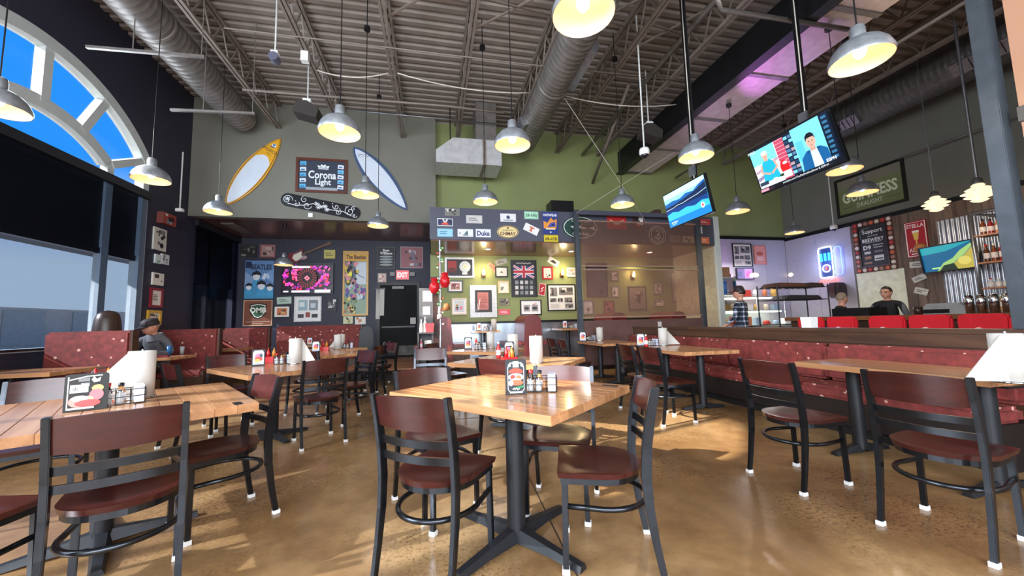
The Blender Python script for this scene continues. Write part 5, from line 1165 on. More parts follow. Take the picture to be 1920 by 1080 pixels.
def jack(p):
    p.rect(0, 0, 1, 1, (44, 44, 50)); p.line([(.2, .92), (.24, .955), (.28, .915), (.34, .945), (.4, .92), (.46, .955), (.52, .915), (.6, .945), (.66, .915), (.74, .95), (.8, .92)], .014, (232, 228, 220))
    x0, y0, w_, h_ = .08, .52, .84, .34; p.rect(x0, y0, w_, h_, (46, 56, 110)); R_ = (196, 50, 66); Wt = (232, 226, 230)
    for wd, c_ in ((.06, Wt), (.022, R_)):
        p.line([(x0, y0), (x0+w_, y0+h_)], wd, c_); p.line([(x0, y0+h_), (x0+w_, y0)], wd, c_)
    p.rect(x0+w_*.4, y0, w_*.2, h_, Wt); p.rect(x0, y0+h_*.33, w_, h_*.34, Wt); p.rect(x0+w_*.44, y0, w_*.12, h_, R_); p.rect(x0, y0+h_*.4, w_, h_*.2, R_)
    for r_ in range(3):
        for k in range(4): p.rect(.13+.2*k, .05+.145*r_, .13, .1, [(196, 190, 190), (120, 126, 130), (150, 150, 160), (206, 206, 204)][(k+r_*3) % 4])
G((958, 488, 1006, 557), 'poster', 'black poster with a union flag and rows of small pictures', 'poster', frame=(.02, (30, 30, 34)), draw=jack)
G((1016, 500, 1036, 524), 'framed_picture', 'small red framed picture in the nook', frame=(.04, (176, 34, 40)), draw=photo([(226, 218, 206), (60, 56, 54)], 42, 3))
G((1063, 502, 1079, 519), 'street_sign', 'white lettered sign beside the right sconce', 'sign', draw=lambda p: (p.rect(0, 0, 1, 1, (236, 230, 216)), p.text('ABBEY', .5, .7, .26, (190, 90, 60), maxw=.8, bold=.03), p.text('ROAD', .5, .32, .26, (60, 54, 50), maxw=.8, bold=.03)), back=(236, 230, 216))
G((839, 526, 868, 548), 'framed_picture', 'black framed red team photo in the nook', frame=BKF, draw=matted(photo([(176, 120, 116), (130, 50, 50), (226, 210, 206), (96, 70, 70)], 43)))
G((934, 527, 954, 550), 'framed_picture', 'cream framed sketch in the nook', frame=(.03, (222, 186, 140)), draw=photo([(232, 222, 206), (130, 126, 120)], 44, 3))
def letter(p): p.rect(0, 0, 1, 1, (52, 48, 54)); p.rect(.16, .12, .64, .78, (186, 116, 110)); p.lines(.2, .2, .56, .62, 9, (150, 84, 80), 5); p.line([(.2, .1), (.3, .6)], .02, (220, 214, 210)); p.line([(.1, .05), (.16, .4)], .012, (200, 196, 200))
G((881, 535, 931, 595), 'framed_picture', 'large silver framed red sheet in the nook', frame=(.13, (196, 200, 206)), draw=letter, depth=.05)
G((936, 559, 955, 572), 'license_plate', 'small dark landscape plate in the nook', 'license plate', draw=photo([(110, 104, 96), (60, 56, 52), (170, 160, 140)], 46, 5), back=(80, 76, 72), depth=.012)
G((935, 580, 956, 590), 'license_plate', 'pink plate low in the nook', 'license plate', draw=plate((206, 70, 90), (236, 190, 196), None, 5), back=(206, 70, 90), depth=.012)
G((1010, 532, 1022, 554), 'tin_sign', 'tilted red soda sign in the nook', 'sign', draw=lambda p: (p.rect(0, 0, 1, 1, (236, 214, 214)), p.rect(.06, .04, .88, .92, (160, 20, 40)), p.line([(.3, .3), (.6, .45), (.35, .55), (.7, .7)], .02, (240, 230, 230))), rot=-8, back=(160, 20, 40))
G((975, 562, 1015, 591), 'framed_picture', 'black framed pair of ink sketches in the nook', frame=BKF, draw=lambda p: (p.rect(0, 0, 1, 1, (228, 224, 224)), p.rect(.12, .2, .34, .5, (150, 146, 148)), p.rect(.54, .2, .34, .5, (150, 146, 148)), p.ell(.28, .44, .12, .12, (60, 58, 60)), p.ell(.7, .44, .14, .12, (60, 58, 60)), p.line([(.6, .7), (.8, .8)], .02, (190, 90, 80))))
def news(p):
    p.rect(0, 0, 1, 1, (228, 222, 214)); r_ = random.Random(4)
    for gx, gy, gw, gh in ((.06, .55, .28, .36), (.4, .6, .54, .32), (.06, .32, .24, .16), (.34, .32, .2, .16), (.6, .3, .3, .2), (.62, .08, .3, .16)):
        p.rect(gx, gy, gw, gh, (120, 116, 112))
        for k in range(5): w2 = gw*r_.uniform(.15, .4); h2 = gh*r_.uniform(.2, .5); p.rect(gx+r_.random()*(gw-w2), gy+r_.random()*(gh-h2), w2, h2, r_.choice([(50, 48, 46), (190, 186, 180), (80, 76, 74)]))
    p.lines(.06, .06, .5, .2, 6, (170, 166, 160), 4)
G((1026, 533, 1079, 583), 'framed_picture', 'black framed page of newspaper photos in the nook', frame=BKF, draw=news)
G((847, 559, 875, 590), 'framed_picture', 'colourful watercolour picture at the left of the nook', frame=(.03, (196, 176, 160)), draw=matted(photo([(190, 200, 214), (220, 120, 150), (90, 110, 130), (230, 200, 120), (60, 70, 80)], 48), m_=.1))
beh = [((1099, 494, 1138, 557), (60, 64, 76), 'large dark framed picture with a blue sheen'), ((1145, 509, 1159, 527), (196, 190, 186), 'small pale card'), ((1146, 537, 1161, 557), (206, 200, 196), 'pale framed note'), ((1092, 563, 1112, 590), (190, 190, 196), 'white framed print by the left post'),
       ((1132, 564, 1151, 588), (150, 90, 84), 'reddish print of two figures'), ((1178, 537, 1211, 581), (120, 112, 108), 'large grey framed document'), ((1224, 530, 1241, 552), (170, 164, 158), 'small upright framed picture'), ((1227, 560, 1245, 575), (196, 190, 184), 'small wide framed card'), ((1258, 511, 1282, 566), (176, 164, 150), 'tall narrow hanging print'), ((1287, 513, 1304, 534), (180, 170, 160), 'pale print by the right post'), ((1293, 560, 1303, 583), (120, 100, 90), 'small dark print by the right post')]
for i, (px, c_, lab) in enumerate(beh):
    G(px, 'framed_picture', lab+' behind the smoky partition', frame=(.025, tuple(int(v*.6) for v in c_)), draw=photo([c_, tuple(int(v*.7) for v in c_), tuple(min(255, int(v*1.15)) for v in c_), tuple(int(v*.5) for v in c_)], 60+i, 6), group='pictures behind the partition')
G((1316, 508, 1330, 532), 'framed_picture', 'black framed photo beside the kitchen corner, upper', frame=BKF, draw=photo([(206, 200, 190), (60, 60, 60)], 81, 4)); G((1319, 540, 1334, 572), 'framed_picture', 'black framed photo beside the kitchen corner, lower', frame=BKF, draw=matted(photo([(90, 90, 90), (40, 40, 40), (170, 166, 160)], 82, 4)))
oval_sign((1323, 491, 7, 13), 'white oval sign beside the kitchen corner', (222, 214, 200), (60, 56, 52), lambda p: (p.rect(.3, .4, .4, .2, (150, 120, 90)), p.rect(.3, .7, .4, .06, (120, 110, 100))), YN)
# sconces and recessed lights
for i, (x, y) in enumerate(((906, 512), (1053, 512), (1185, 516))):
    c = ony(x, y, YN); t = thing('wall_sconce', 'glowing wall sconce %s in the nook' % ('left of the framed white card', 'beside the lettered street sign', 'behind the smoky partition')[i], 'wall lamp', (c.x, YN-.002, c.z), 0, 'nook sconces')
    q = MB(); q.box(-.05, -.03, -.12, .05, 0, -.0); q.cyl((0, -.02, -.09), (0, -.1, -.07), .012); q.build('bracket', M('bronze', (90, 60, 40), .35, metal=.6), t)
    q = MB(); q.lathe([(.03, -.07), (.045, -.02), (.03, .06), (.012, .10), (0, .11)], 14, (0, -.1, 0)); q.build('flame_shade', E((255, 206, 130), 7), t)
    lamp('sconce_light', 'POINT', (c.x, YN-.22, c.z+.05), 9, (1, .74, .42), radius=.06)
for i, (x, y) in enumerate(((915, 467), (1071, 471), (1218, 473))):
    c = onz(x, y, 2.99); t = thing('recessed_light', 'round recessed ceiling light %s under the soffit' % ('on the left', 'in the middle', 'on the right behind the partition')[i], 'ceiling light', (c.x, c.y, 2.988), 0, 'recessed soffit lights')
    q = MB(); q.lathe([(.06, 0), (.085, 0), (.085, -.008), (.06, -.008)], 20); q.build('trim_ring', WHITE, t); q = MB(); q.cyl((0, 0, -.002), (0, 0, -.006), .06, n=20); q.build('lens', E((255, 226, 190), 6), t)
    l = lamp('downlight', 'SPOT', (c.x, c.y, 2.95), 45, (1, .82, .6), (0, 0, 0), radius=.05); l.data.spot_size = 2.2; l.data.spot_blend = .6
t = thing('ceiling_vent', 'white slatted air vent in the brown alcove ceiling', 'air vent', onz(445, 428, 3.778)+Vector((0, 0, 0)))
q = MB(); q.box(-.14, -.5, -.014, .14, .5, -.001); q.build('frame', M('vent_grey', (120, 112, 106), .5), t)
for k in range(6): q = MB(); q.box(-.11+.04*k, -.46, -.022, -.092+.04*k, .46, -.014); q.build('slat', M('vent_grey', ()), t)
# ------------------------------------------------------------------ smoky vinyl partition
YP = 7.9
t = thing('vinyl_partition', 'tall partition of brown see-through vinyl between two steel posts', 'partition', (4.75, YP, 0))
for x in (3.2, 6.33): q = MB(); q.box(x-4.75-.05, -.05, 0, x-4.75+.05, .05, 3.70); q.build('post', M('post_steel', (84, 90, 98), .35, metal=.5), t)
for nm, z0, z1 in (('upper_panel', 2.42, 3.46), ('lower_panel', 1.26, 2.34)):
    q = MB(); q.quad((-1.46, 0, z0), (1.49, 0, z0), (1.49, 0, z1), (-1.46, 0, z1)); o = q.build(nm, SCREEN, t)
    for z in (z0, z1): q = MB(); q.box(-1.5, -.012, z-.014, 1.53, .012, z+.014); q.build('rail', M('vinyl_edge', (150, 116, 104), .4), o)
q = MB(); q.box(-1.5, -.015, .2, 1.53, .015, 1.19); q.build('base_panel', M('brown_laminate', (96, 70, 66), .35, var=.12), t)
q = MB(); q.box(-1.5, -.03, 3.60, 1.53, .03, 3.70); q.build('header', SOFFIT, t)
# post and peach vinyl at the right picture edge
q = MB(); q.bar((4.55, 2.08, 1.032), (4.55, 2.08, DZ), .11, .11, (1, 0, 0)); one('steel_post', q, M('post_steel', ()), 'square steel post at the near end of the half wall', 'post', bevel=.006)
t = thing('vinyl_screen', 'peach coloured vinyl screen beside the steel post at the right edge', 'partition', (4.57, .4, 0))
for nm, z0, z1 in (('upper_panel', 2.78, 6.3), ('lower_panel', 1.0, 2.66)):
    q = MB(); n = 36; vs = []; ys = (-3.0, 1.56)
    for i in range(n+1):
        z = z0+(z1-z0)*i/n; dx = .004*(i % 2) if nm == 'lower_panel' else 0; vs += [(dx, ys[0], z), (dx, ys[1], z)]
    q.add(vs, [(2*i, 2*i+1, 2*i+3, 2*i+2) for i in range(n)]); q.build(nm, PEACH, t)
q = MB(); q.box(-.03, -3.0, 2.66, .03, 1.56, 2.78); q.build('cross_bar', M('grey_bar', (80, 76, 72), .5), t)
q = MB(); q.box(-.03, -3.0, 0, .03, 1.56, 1.0); q.build('base_wall', DARKWOOD, t)
# ------------------------------------------------------------------ service station, string lights
t = thing('service_station', 'dark service station cabinet with a tall papered back panel', 'cabinet', (-.13, 8.35, 0))
DG = M('dark_grey_cabinet', (58, 56, 60), .55, var=.1)
q = MB(); q.box(-.16, .18, 0, .14, .22, 2.0); q.build('back_panel', M('grey_cabinet', (92, 90, 92), .55), t)
q = MB(); q.box(-.18, -.2, 0, -.15, .18, 1.02); q.box(.11, -.2, 0, .14, .18, 1.02); q.build('side_panel', DG, t)
for z in (.3, .66, 1.0): q = MB(); q.box(-.18, -.22, z, .16, .18, z+.03); q.build('shelf', DG, t)
for x, z, w_, h_ in ((.02, 1.82, .2, .24), (-.0, 1.5, .16, .18)): q = MB(); q.box(x-w_/2, .175, z-h_/2, x+w_/2, .1795, z+h_/2); q.build('notice', PAPER, t)
for k, (x, h_) in enumerate(((-.11, .28), (-.03, .33))): bottle('white dispenser bottle %s on the service station' % ('shorter' if k == 0 else 'taller'), (-.13+x, 8.3), WHITE, h_, .035, 1.031, WHITE, 'dispenser_bottle', 'bottle', 'dispenser bottles')
q = MB(); q.prism([(-.075, 0), (.075, 0), (.095, .19), (-.095, .19)], (0, .07, 0), (1, 0, 0), (0, 0, 1), .14); one('red_bucket', q, REDP, 'red plastic bucket on the service station', 'bucket', loc=(-.06, 8.26, 1.031))
bottle('pink bottle on the lower station shelf', (-.24, 8.25), M('pink_bottle', (220, 110, 130), .4), .2, .03, .691, None, 'dispenser_bottle', 'bottle')
q = MB(); q.box(-.07, -.07, 0, .07, .07, .17); one('napkin_box', q, PAPER, 'white box on the lower station shelf', 'box', loc=(-.1, 8.27, .691))
q = MB(); q.box(-.09, -.03, .251, .09, .03, 2.28); one('wood_post', q, M('brown_post', (70, 40, 32), .5), 'dark brown timber board hung beside the string lights', 'post', loc=(.04, 8.75, 0))
t = thing('light_pole', 'silver pole wound with red and white string lights', 'pole', (.16, 8.1, 0))
q = MB(); q.cyl((0, 0, 0), (0, 0, 2.985), .025, n=12); q.build('pole', GALV, t)
pts = [(.045*cos(k*.7), .045*sin(k*.7), 1.2+.03*k) for k in range(58)]
q = MB(); q.tube(pts, .004, 4); q.build('wire', C((40, 60, 44)), t)
for k in range(0, 58, 2): q = MB(); q.ball((.055*cos(k*.7), .055*sin(k*.7), 1.2+.03*k), .016, 8, 6); q.build('bulb', E([(255, 240, 220), (255, 60, 50), (255, 240, 220), (90, 230, 110)][(k//2) % 4], 2.5), t)
for i, (dx, z) in enumerate(((-.12, 2.0), (.10, 2.12))):
    q = MB(); q.lathe([(.0, -.17), (.06, -.16), (.11, -.06), (.10, .04), (.06, .08), (.07, .15), (.0, .15)], 16); one('red_lantern', q, M('red_satin', (196, 26, 36), .3), 'red hanging ornament %s on the light pole' % ('lower left' if i == 0 else 'upper right'), 'ornament', 'red ornaments', loc=(.16+dx, 8.0, z))
q = MB(); q.lathe([(.0, -.08), (.07, -.06), (.075, .0), (.05, .07), (0, .08)], 12); one('wreath', q, M('straw', (150, 90, 50), .8, var=.4, scale=30), 'small brown bow ornament on the light pole', 'ornament', loc=(.29, 8.05, 1.55))
q = MB(); q.ball((0, 0, 0), (.05, .04, .06)); q.ball((0, -.01, .09), (.035, .03, .04)); q.ball((.0, -.01, .14), (.03, .03, .04)); one('santa_figure', q, M('santa_white', (222, 200, 196), .6, var=.3, scale=15), 'small white figure at the foot of the light pole garland', 'ornament', loc=(.14, 8.0, 1.36))
# black folded high chair and white things left of the door
t = thing('jacket_chair', 'black padded chair back standing by the alcove bench end', 'chair', (-1.7, 10.6, 0))
q = MB(); q.prism([(-.2, .45), (.2, .45), (.17, 1.1), (.08, 1.2), (-.08, 1.2), (-.17, 1.1)], (0, 0, 0), (1, 0, 0), (0, 0, 1), .08); q.build('backrest', M('black_vinyl', (28, 30, 34), .5), t, bevel=.02)
q = MB(); q.box(-.22, -.4, .42, .22, .02, .5); q.build('seat', M('black_vinyl', ()), t)
for x in (-.2, .2):
    for y in (-.38, 0): q = MB(); q.cyl((x, y, 0), (x, y, .44), .015, n=8); q.build('leg', BLACK, t)
c = ony(708, 570, 11.5); t = thing('hanging_aprons', 'white aprons hanging left of the back door', 'apron', (c.x, 11.88, 1.45))
for k, (x, z0) in enumerate(((-.1, -.05), (.02, .05))):
    q = MB(); vs = []; n = 8
    for i in range(n+1): xx = x+.12*i/n; yy = -.05-.03*(i % 2); vs += [(xx, yy, z0), (xx+.01, yy*.6, .85)]
    q.add(vs, [(2*i, 2*i+2, 2*i+3, 2*i+1) for i in range(n)], True); q.build('apron', PAPER, t)
q = MB(); q.box(-.14, -.06, .84, .18, 0, .88); q.build('hook_rail', BLACK, t)

# ------------------------------------------------------------------ bar counter and stools
t = thing('bar_counter', 'long bar counter with thick wooden top', 'bar', (7.25, 5.3, 0))
q = MB(); q.box(-.15, -2.1, 0, .25, 1.05, 1.08); q.build('front_panel', DARKWOOD, t)
for k in range(3): q = MB(); q.box(-.25+.2*k, -2.2, 1.08, -.25+.2*k+.198, 1.1, 1.15); q.build('plank', M('bar_top', (124, 78, 48), .3, var=.2, scale=4, stretch=(8, 1, 1)), t)
q = MB(); q.tube([(-.32, -2.0, .2), (-.32, 1.0, .2)], .025, 8); q.build('foot_rail', CHROME, t)
HAT = M('red_felt', (206, 20, 36), .8, var=.08, scale=20); POM = M('white_pompom', (240, 238, 238), .9, var=.05)
def stool(y, label, w_=.42):
    t = thing('bar_stool', label, 'bar stool', (6.42, y, 0), 0, 'bar stools with red hat covers')
    for x in (-.17, .17):
        for yy in (-.17, .17): q = MB(); q.bar((x*1.1, yy*1.1, 0), (x, yy, .74), .03, .03); q.build('leg', GUN, t)
    q = MB(); q.box(-.2, -.2, .74, .2, .2, .79); q.build('seat', CHAIRWOOD, t, bevel=.01)
    q = MB(); q.box(-.2, -.2, .3, .2, -.18, .33); q.box(-.2, .18, .3, .2, .2, .33); q.build('foot_ring', GUN, t)
    for yy in (-.18, .18): q = MB(); q.bar((-.18, yy, .76), (-.24, yy, 1.09), .03, .03); q.build('upright', GUN, t)
    q = MB(); q.prism([(-w_/2, .0), (w_/2, .0), (w_/2+.01, .2), (w_/2-.03, .24), (-w_/2+.03, .24), (-w_/2-.01, .2)], (-.205, 0, .91), (0, -1, 0), (0, 0, 1), .07); me = q.mesh('hat_cover', HAT, bevel=.02); put('hat_cover', me, t)
    q = MB(); q.ball((-.285, .03, .95), .045, 12, 8); q.build('pompom', POM, t)
for y, lab in ((5.17, 'bar stool with red hat cover farthest left'), (4.68, 'bar stool with red hat cover in front of the woman in black'), (4.09, 'bar stool with red hat cover in front of the bartender'), (3.62, 'bar stool with red hat cover right of the bartender'), (3.14, 'bar stool with red hat cover nearest the steel post')): stool(y, lab)
q = MB(); q.prism([(-.06, 0), (.06, 0), (.07, .13), (-.07, .13)], (0, 0, 0), (0, 1, 0), (0, 0, 1), .1); p = onx(1518, 612, 4.55); one('napkin_tub', q, WHITE, 'white tub standing on the half wall cap', 'tub', loc=(4.5, p.y, 1.031))
q = MB(); q.prism([(-.05, 0), (.05, 0), (.05, .10), (-.05, .10)], (0, 0, 0), (0, 1, 0), (0, 0, 1), .02); p = onx(1303, 608, 4.55); one('white_card', q, PAPER, 'white folded card at the far end of the half wall cap', 'card', loc=(4.55, 7.0, 1.031))
q = MB(); q.box(-.2, -.3, 0, .2, .3, .14); p = onx(1610, 586, 7.35); one('black_box', q, BLACK, 'black till box on the bar between the two bar people', 'box', loc=(7.35, p.y, 1.151))
# ------------------------------------------------------------------ right wall: signs, chalkboard, screen
R_ = lambda px, nm, lab, cat, **k: wallpic(px, XR-.025, nm, lab, cat, face='X', **k)
def guin(p):
    p.rect(0, 0, 1, 1, (104, 112, 72)); c_ = (196, 204, 176); p.rect(0, .75, 1, .25, (112, 108, 92)); p.text('GUINNESS', .5, .46, .32, c_, maxw=.86, bold=.03); p.text('DRAUGHT', .5, .17, .12, c_, maxw=.4); p.rect(.06, .165, .18, .012, (60, 60, 40)); p.rect(.76, .165, .18, .012, (60, 60, 40))
a, b_, c, d = onx(1564, 339, XR), onx(1694, 297, XR), onx(1705, 378, XR), onx(1573, 409, XR); cc = (a+b_+c+d)/4
panel('beer_mirror', 'black framed green beer sign above the bar wall', 'sign', (XR-.002, cc.y, cc.z), abs(b_.y-a.y), ((a.z-d.z)+(b_.z-c.z))/2, pi, frame=(.07, (26, 22, 22)), draw=guin)
def chalk(p):
    w_ = (232, 232, 228); p.rect(0, 0, 1, 1, (34, 34, 36)); p.text('Support', .5, .86, .13, w_, maxw=.86, bold=.01); p.text('your local', .5, .75, .05, w_, maxw=.5); p.text('BREWERY', .5, .65, .09, w_, maxw=.8, bold=.015); p.rect(.2, .58, .6, .015, (160, 160, 158)); p.text('D9', .26, .47, .11, w_, bold=.03); p.rect(.48, .5, .38, .025, (170, 170, 168)); p.rect(.5, .44, .34, .025, (170, 170, 168))
    p.rect(.14, .31, .24, .06, (200, 200, 198)); p.rect(.52, .32, .3, .05, (120, 110, 120)); p.rect(.14, .18, .24, .07, (170, 120, 90)); p.rect(.5, .12, .34, .13, (210, 210, 208)); p.rect(.53, .15, .28, .03, (40, 40, 42)); p.rect(.1, .06, .3, .05, (150, 110, 90)); p.line([(.06, .7), (.04, .85), (.12, .95), (.4, .97)], .01, (150, 150, 150))
t = R_((1612, 421, 1667, 500), 'chalkboard', 'chalkboard framed with bottle caps, above the cream doorway', 'chalkboard', frame=(.02, (40, 26, 22)), draw=chalk)
hwid = .5*abs(onx(1612, 421, XR).y-onx(1667, 421, XR).y); hh = .5*abs(onx(1640, 421, XR).z-onx(1640, 500, XR).z)
bk = MB(); bk.box(-hwid-.13, -.009, -hh-.13, hwid+.13, .0, hh+.13); bk.build('backboard', M('cap_board', (78, 44, 36), .6), t)
caps = [(x, s_*(hh+.065)) for s_ in (-1, 1) for x in [-hwid-.06+(2*hwid+.12)*i/6 for i in range(7)]]+[(s_*(hwid+.065), z) for s_ in (-1, 1) for z in [-hh+.06+(2*hh-.12)*i/8 for i in range(9)]]
for k, (x, z) in enumerate(caps):
    q = MB(); q.cyl((x, -.012, z), (x, -.026, z), .05, .044, n=12); q.build('bottle_cap', C([(190, 90, 60), (206, 190, 170), (170, 50, 46), (214, 200, 190), (150, 110, 90)][k % 5]), t)
def stella(p):
    p.rect(0, 0, 1, 1, (170, 24, 34)); w_ = (236, 226, 220); p.line([(.04, .03), (.96, .03), (.96, .97), (.04, .97), (.04, .03)], .02, w_); p.text('STELLA', .5, .87, .11, w_, maxw=.82, bold=.02); p.text('ARTOIS', .52, .2, .11, w_, maxw=.8, bold=.02); p.poly([(.34, .72), (.66, .72), (.6, .5), (.53, .46), (.53, .36), (.6, .33), (.4, .33), (.47, .36), (.47, .46), (.4, .5)], (226, 190, 90)); p.rect(.34, .68, .32, .06, (240, 236, 226)); p.lines(.2, .06, .6, .06, 1, w_, 1)
R_((1700, 414, 1741, 482), 'tin_sign', 'red beer sign with a golden chalice beside the bar screen', 'sign', draw=stella, back=(170, 24, 34))
for k, (px, rt) in enumerate((((1706, 490, 1734, 502), -2), ((1711, 516, 1738, 527), 22), ((1715, 540, 1741, 552), -20))): R_(px, 'license_plate', 'worn white plate on the barn boards, %s of three' % ('top', 'middle', 'bottom')[k], 'license plate', draw=plate((206, 204, 192), (90, 88, 84), None, 20+k), back=(206, 204, 192), rot=rt, depth=.012)
def coast(p):
    p.rect(0, 0, 1, 1, (10, 90, 130)); p.poly([(0, .7), (.5, .75), (1, 1), (0, 1)], (30, 150, 160)); p.poly([(.25, .0), (.4, .3), (.6, .45), (.75, .7), (1, .95), (1, .85), (.8, .5), (.62, .3), (.5, .0)], (150, 190, 110)); p.poly([(.5, 0), (.62, .28), (.8, .48), (1, .82), (1, 0)], (176, 160, 70)); p.poly([(.3, .0), (.4, .2), (.6, .25), (.65, .0)], (30, 46, 34)); p.ell(.8, .3, .12, .16, (206, 190, 96)); p.rect(.16, .1, .16, .05, (180, 240, 140))
t = panel('bar_television', 'bar television showing a green coastline', 'television', (10.55, 5.75, 2.32), 1.0, .58, radians(168), frame=(.025, (12, 12, 14)), depth=.06, draw=coast, lit=.8, back=(6, 6, 8)); t.rotation_euler = (.12, 0, radians(168)+pi/2)
q = MB(); q.box(-.06, .0, -.06, .06, .52, .06); q.build('wall_arm', BLACK, t)
q = MB(); q.ball((0, 0, .065), (.105, .105, .085)); q.ball((0, 0, .013), (.12, .12, .028)); q.ball((0, 0, -.035), (.105, .105, .046)); p = onx(1726, 468, XR-.145); one('burger_ornament', q, M('bun_brown', (196, 130, 70), .5, var=.15), 'brown burger shaped ornament hanging left of the bar screen', 'ornament', loc=(XR-.145, p.y, p.z))
# corrugated sheets behind the shelves
def corr(label, y0, y1, z0, z1):
    q = MB(); vs = []; n = int(abs(y1-y0)/.02)
    for i in range(n+1): y = y0+(y1-y0)*i/n; x = XR-.045-.018*cos(2*pi*i/4); vs += [(x, y, z0), (x, y, z1)]
    q.add(vs, [(2*i, 2*i+1, 2*i+3, 2*i+2) for i in range(n)], True); one('corrugated_sheet', q, GALV, label, 'metal sheet', 'corrugated sheets behind the bar')
corr('corrugated metal sheet above and behind the bar screen', 6.15, 3.0, 1.15, 3.2)
# pipe shelves with bottles
XS = 10.3
t = thing('pipe_shelf', 'silver pipe frame shelf crowded with bottles behind the bar', 'shelf', (XS, 4.45, 0))
for y in (.72, -.9): 
    q = MB(); q.tube([(-.1, y, 1.002), (-.1, y, 3.05), (.6, y, 3.05)], .035, 8); q.build('pipe_post', GALV, t)
q = MB(); q.tube([(-.1, .72, 3.05), (-.1, -.9, 3.05)], .03, 8); q.build('pipe_rail', GALV, t)
SHZ = (2.62, 2.10, 1.62, 1.2)
for z in SHZ: q = MB(); q.box(-.13, -.9, z-.03, .15, .69, z); q.build('shelf_board', PLATWOOD, t)
cols = [(120, 60, 30), (206, 200, 190), (180, 150, 90), (150, 40, 40), (220, 220, 214), (90, 50, 30), (200, 120, 60), (60, 90, 60)]
k = 0
for zi, z in enumerate(SHZ):
    for i in range(15):
        y = 4.45+.62-.1*i; h_ = (.30, .34, .17, .28)[zi]+random.uniform(-.02, .02)
        c_ = cols[(i*3+zi*5) % 8] if zi != 2 else (200, 206, 210)
        bottle('bottle number %s from the left on the %s pipe shelf' % (('first', 'second', 'third', 'fourth', 'fifth', 'sixth', 'seventh', 'eighth', 'ninth', 'tenth', 'eleventh', 'twelfth', 'thirteenth', 'fourteenth', 'fifteenth')[i], ('top', 'second', 'third', 'lowest')[zi]), (XS+.0, y), M('glassy_%d_%d_%d' % c_, c_, .12, var=.1), h_, .042, z+.001, BLACK if zi == 0 else REDP if i % 3 == 0 else WHITE, 'liquor_bottle' if zi != 2 else 'bar_glass', 'bottle' if zi != 2 else 'glass', 'bottles on the pipe shelves')
        k += 1
# back bar counter, register, taps
t = thing('back_bar', 'dark back bar counter under the shelves', 'counter', (10.55, 5.0, 0)); q = MB(); q.box(-.5, -2, 0, .48, 1.8, .95); q.build('cabinet', KICK, t); q = MB(); q.box(-.52, -2.02, .95, .5, 1.82, 1.0); q.build('top', GALV, t)
p = onx(1782, 585, 10.3); t = thing('cash_register', 'pale grey boxy cash register on the back bar', 'register', (10.3, p.y, 1.001), 0)
q = MB(); q.box(-.2, -.45, 0, .2, .42, .30); q.build('body', M('appliance_grey', (176, 182, 186), .35, metal=.4), t, bevel=.015); q = MB(); q.box(-.205, -.1, .16, -.2, .35, .24); q.build('display', BLACK, t); q = MB(); q.prism([(-.3, .3), (.3, .3), (.25, .36), (-.25, .36)], (.1, 0, 0), (0, -1, 0), (0, 0, 1), .3); q.build('lid', M('appliance_grey', ()), t)
p = onx(1880, 560, 8.0); t = thing('beer_tower', 'chrome beer tower with a tall yellow tap handle', 'beer tap', (7.35, 3.28, 1.151))
q = MB(); q.cyl((0, 0, 0), (0, 0, .34), .045, n=16); q.build('column', CHROME, t); q = MB(); q.cyl((0, -.16, .34), (0, .16, .34), .045, n=16); q.build('head', CHROME, t)
q = MB(); q.lathe([(.012, 0), (.03, .03), (.022, .12), (.034, .22), (.036, .24), (0, .245)], 14, (-.05, -.05, .38)); q.build('tap_handle', M('tap_yellow', (236, 190, 20), .3), t); q = MB(); q.lathe([(.012, 0), (.035, .02), (.04, .08), (.02, .1), (0, .1)], 14, (-.05, .08, .38)); q.build('tap_handle', M('tap_amber', (226, 170, 80), .4), t)
q = MB(); q.cyl((-.05, -.05, .30), (-.09, -.05, .25), .012); q.cyl((-.05, .08, .30), (-.09, .08, .25), .012); q.build('spout', CHROME, t)
for k, y in enumerate((3.5, 3.62, 3.74, 3.86)):
    q = MB(); q.lathe([(0, 0), (.045, 0), (.05, .2), (.035, .25), (.0, .26)], 14); one('cocktail_shaker', q, CHROME, 'chrome shaker on the bar, %s from the beer tower' % ('first', 'second', 'third', 'fourth')[k], 'shaker', 'chrome shakers', loc=(7.36, y, 1.151))
p = onx(1722, 586, 7.4); q = MB(); q.lathe([(0, 0), (.05, 0), (.055, .12), (0, .125)], 14); one('jar', q, M('dark_jar', (60, 40, 34), .2), 'small dark jar on the bar by the bartender', 'jar', loc=(7.4, p.y, 1.151))
# ridged glass bar pendants
for i, (x, y, X_) in enumerate(((1755, 386, 9.6), (1836, 366, 8.6))):
    c = onx(x, y, X_); t = thing('bar_pendant', 'ridged glass bar pendant %s' % ('above the bar screen' if i == 0 else 'above the bottle shelves'), 'pendant lamp', c, 0, 'ridged bar pendants')
    q = MB(); pr_ = []; 
    for k in range(5): r = (.10, .17, .20, .15, .08)[k]; z = -.10+.06*k; pr_ += [(r*.7, z), (r, z+.02), (r*.7, z+.045)]
    q.lathe([(0, -.12)]+pr_, 20); q.build('glass_shade', E((255, 222, 176), 1.0), t)
    q = MB(); q.lathe([(.07, .19), (.06, .26), (.03, .29), (0, .29)], 14); q.build('cap', GALV, t); q = MB(); q.cyl((0, 0, .29), (0, 0, DZ-.55-c.z), .02 if i else .008, n=8); q.build('stem', GALV, t)
    q = MB(); q.cyl((0, 0, DZ-.55-c.z), (0, 0, DZ-c.z), .006, n=6); q.build('rod', GALV, t)
    lamp('bar_pendant_light', 'POINT', c+Vector((-.3, 0, -.25)), 14, (1, .8, .55), radius=.12)
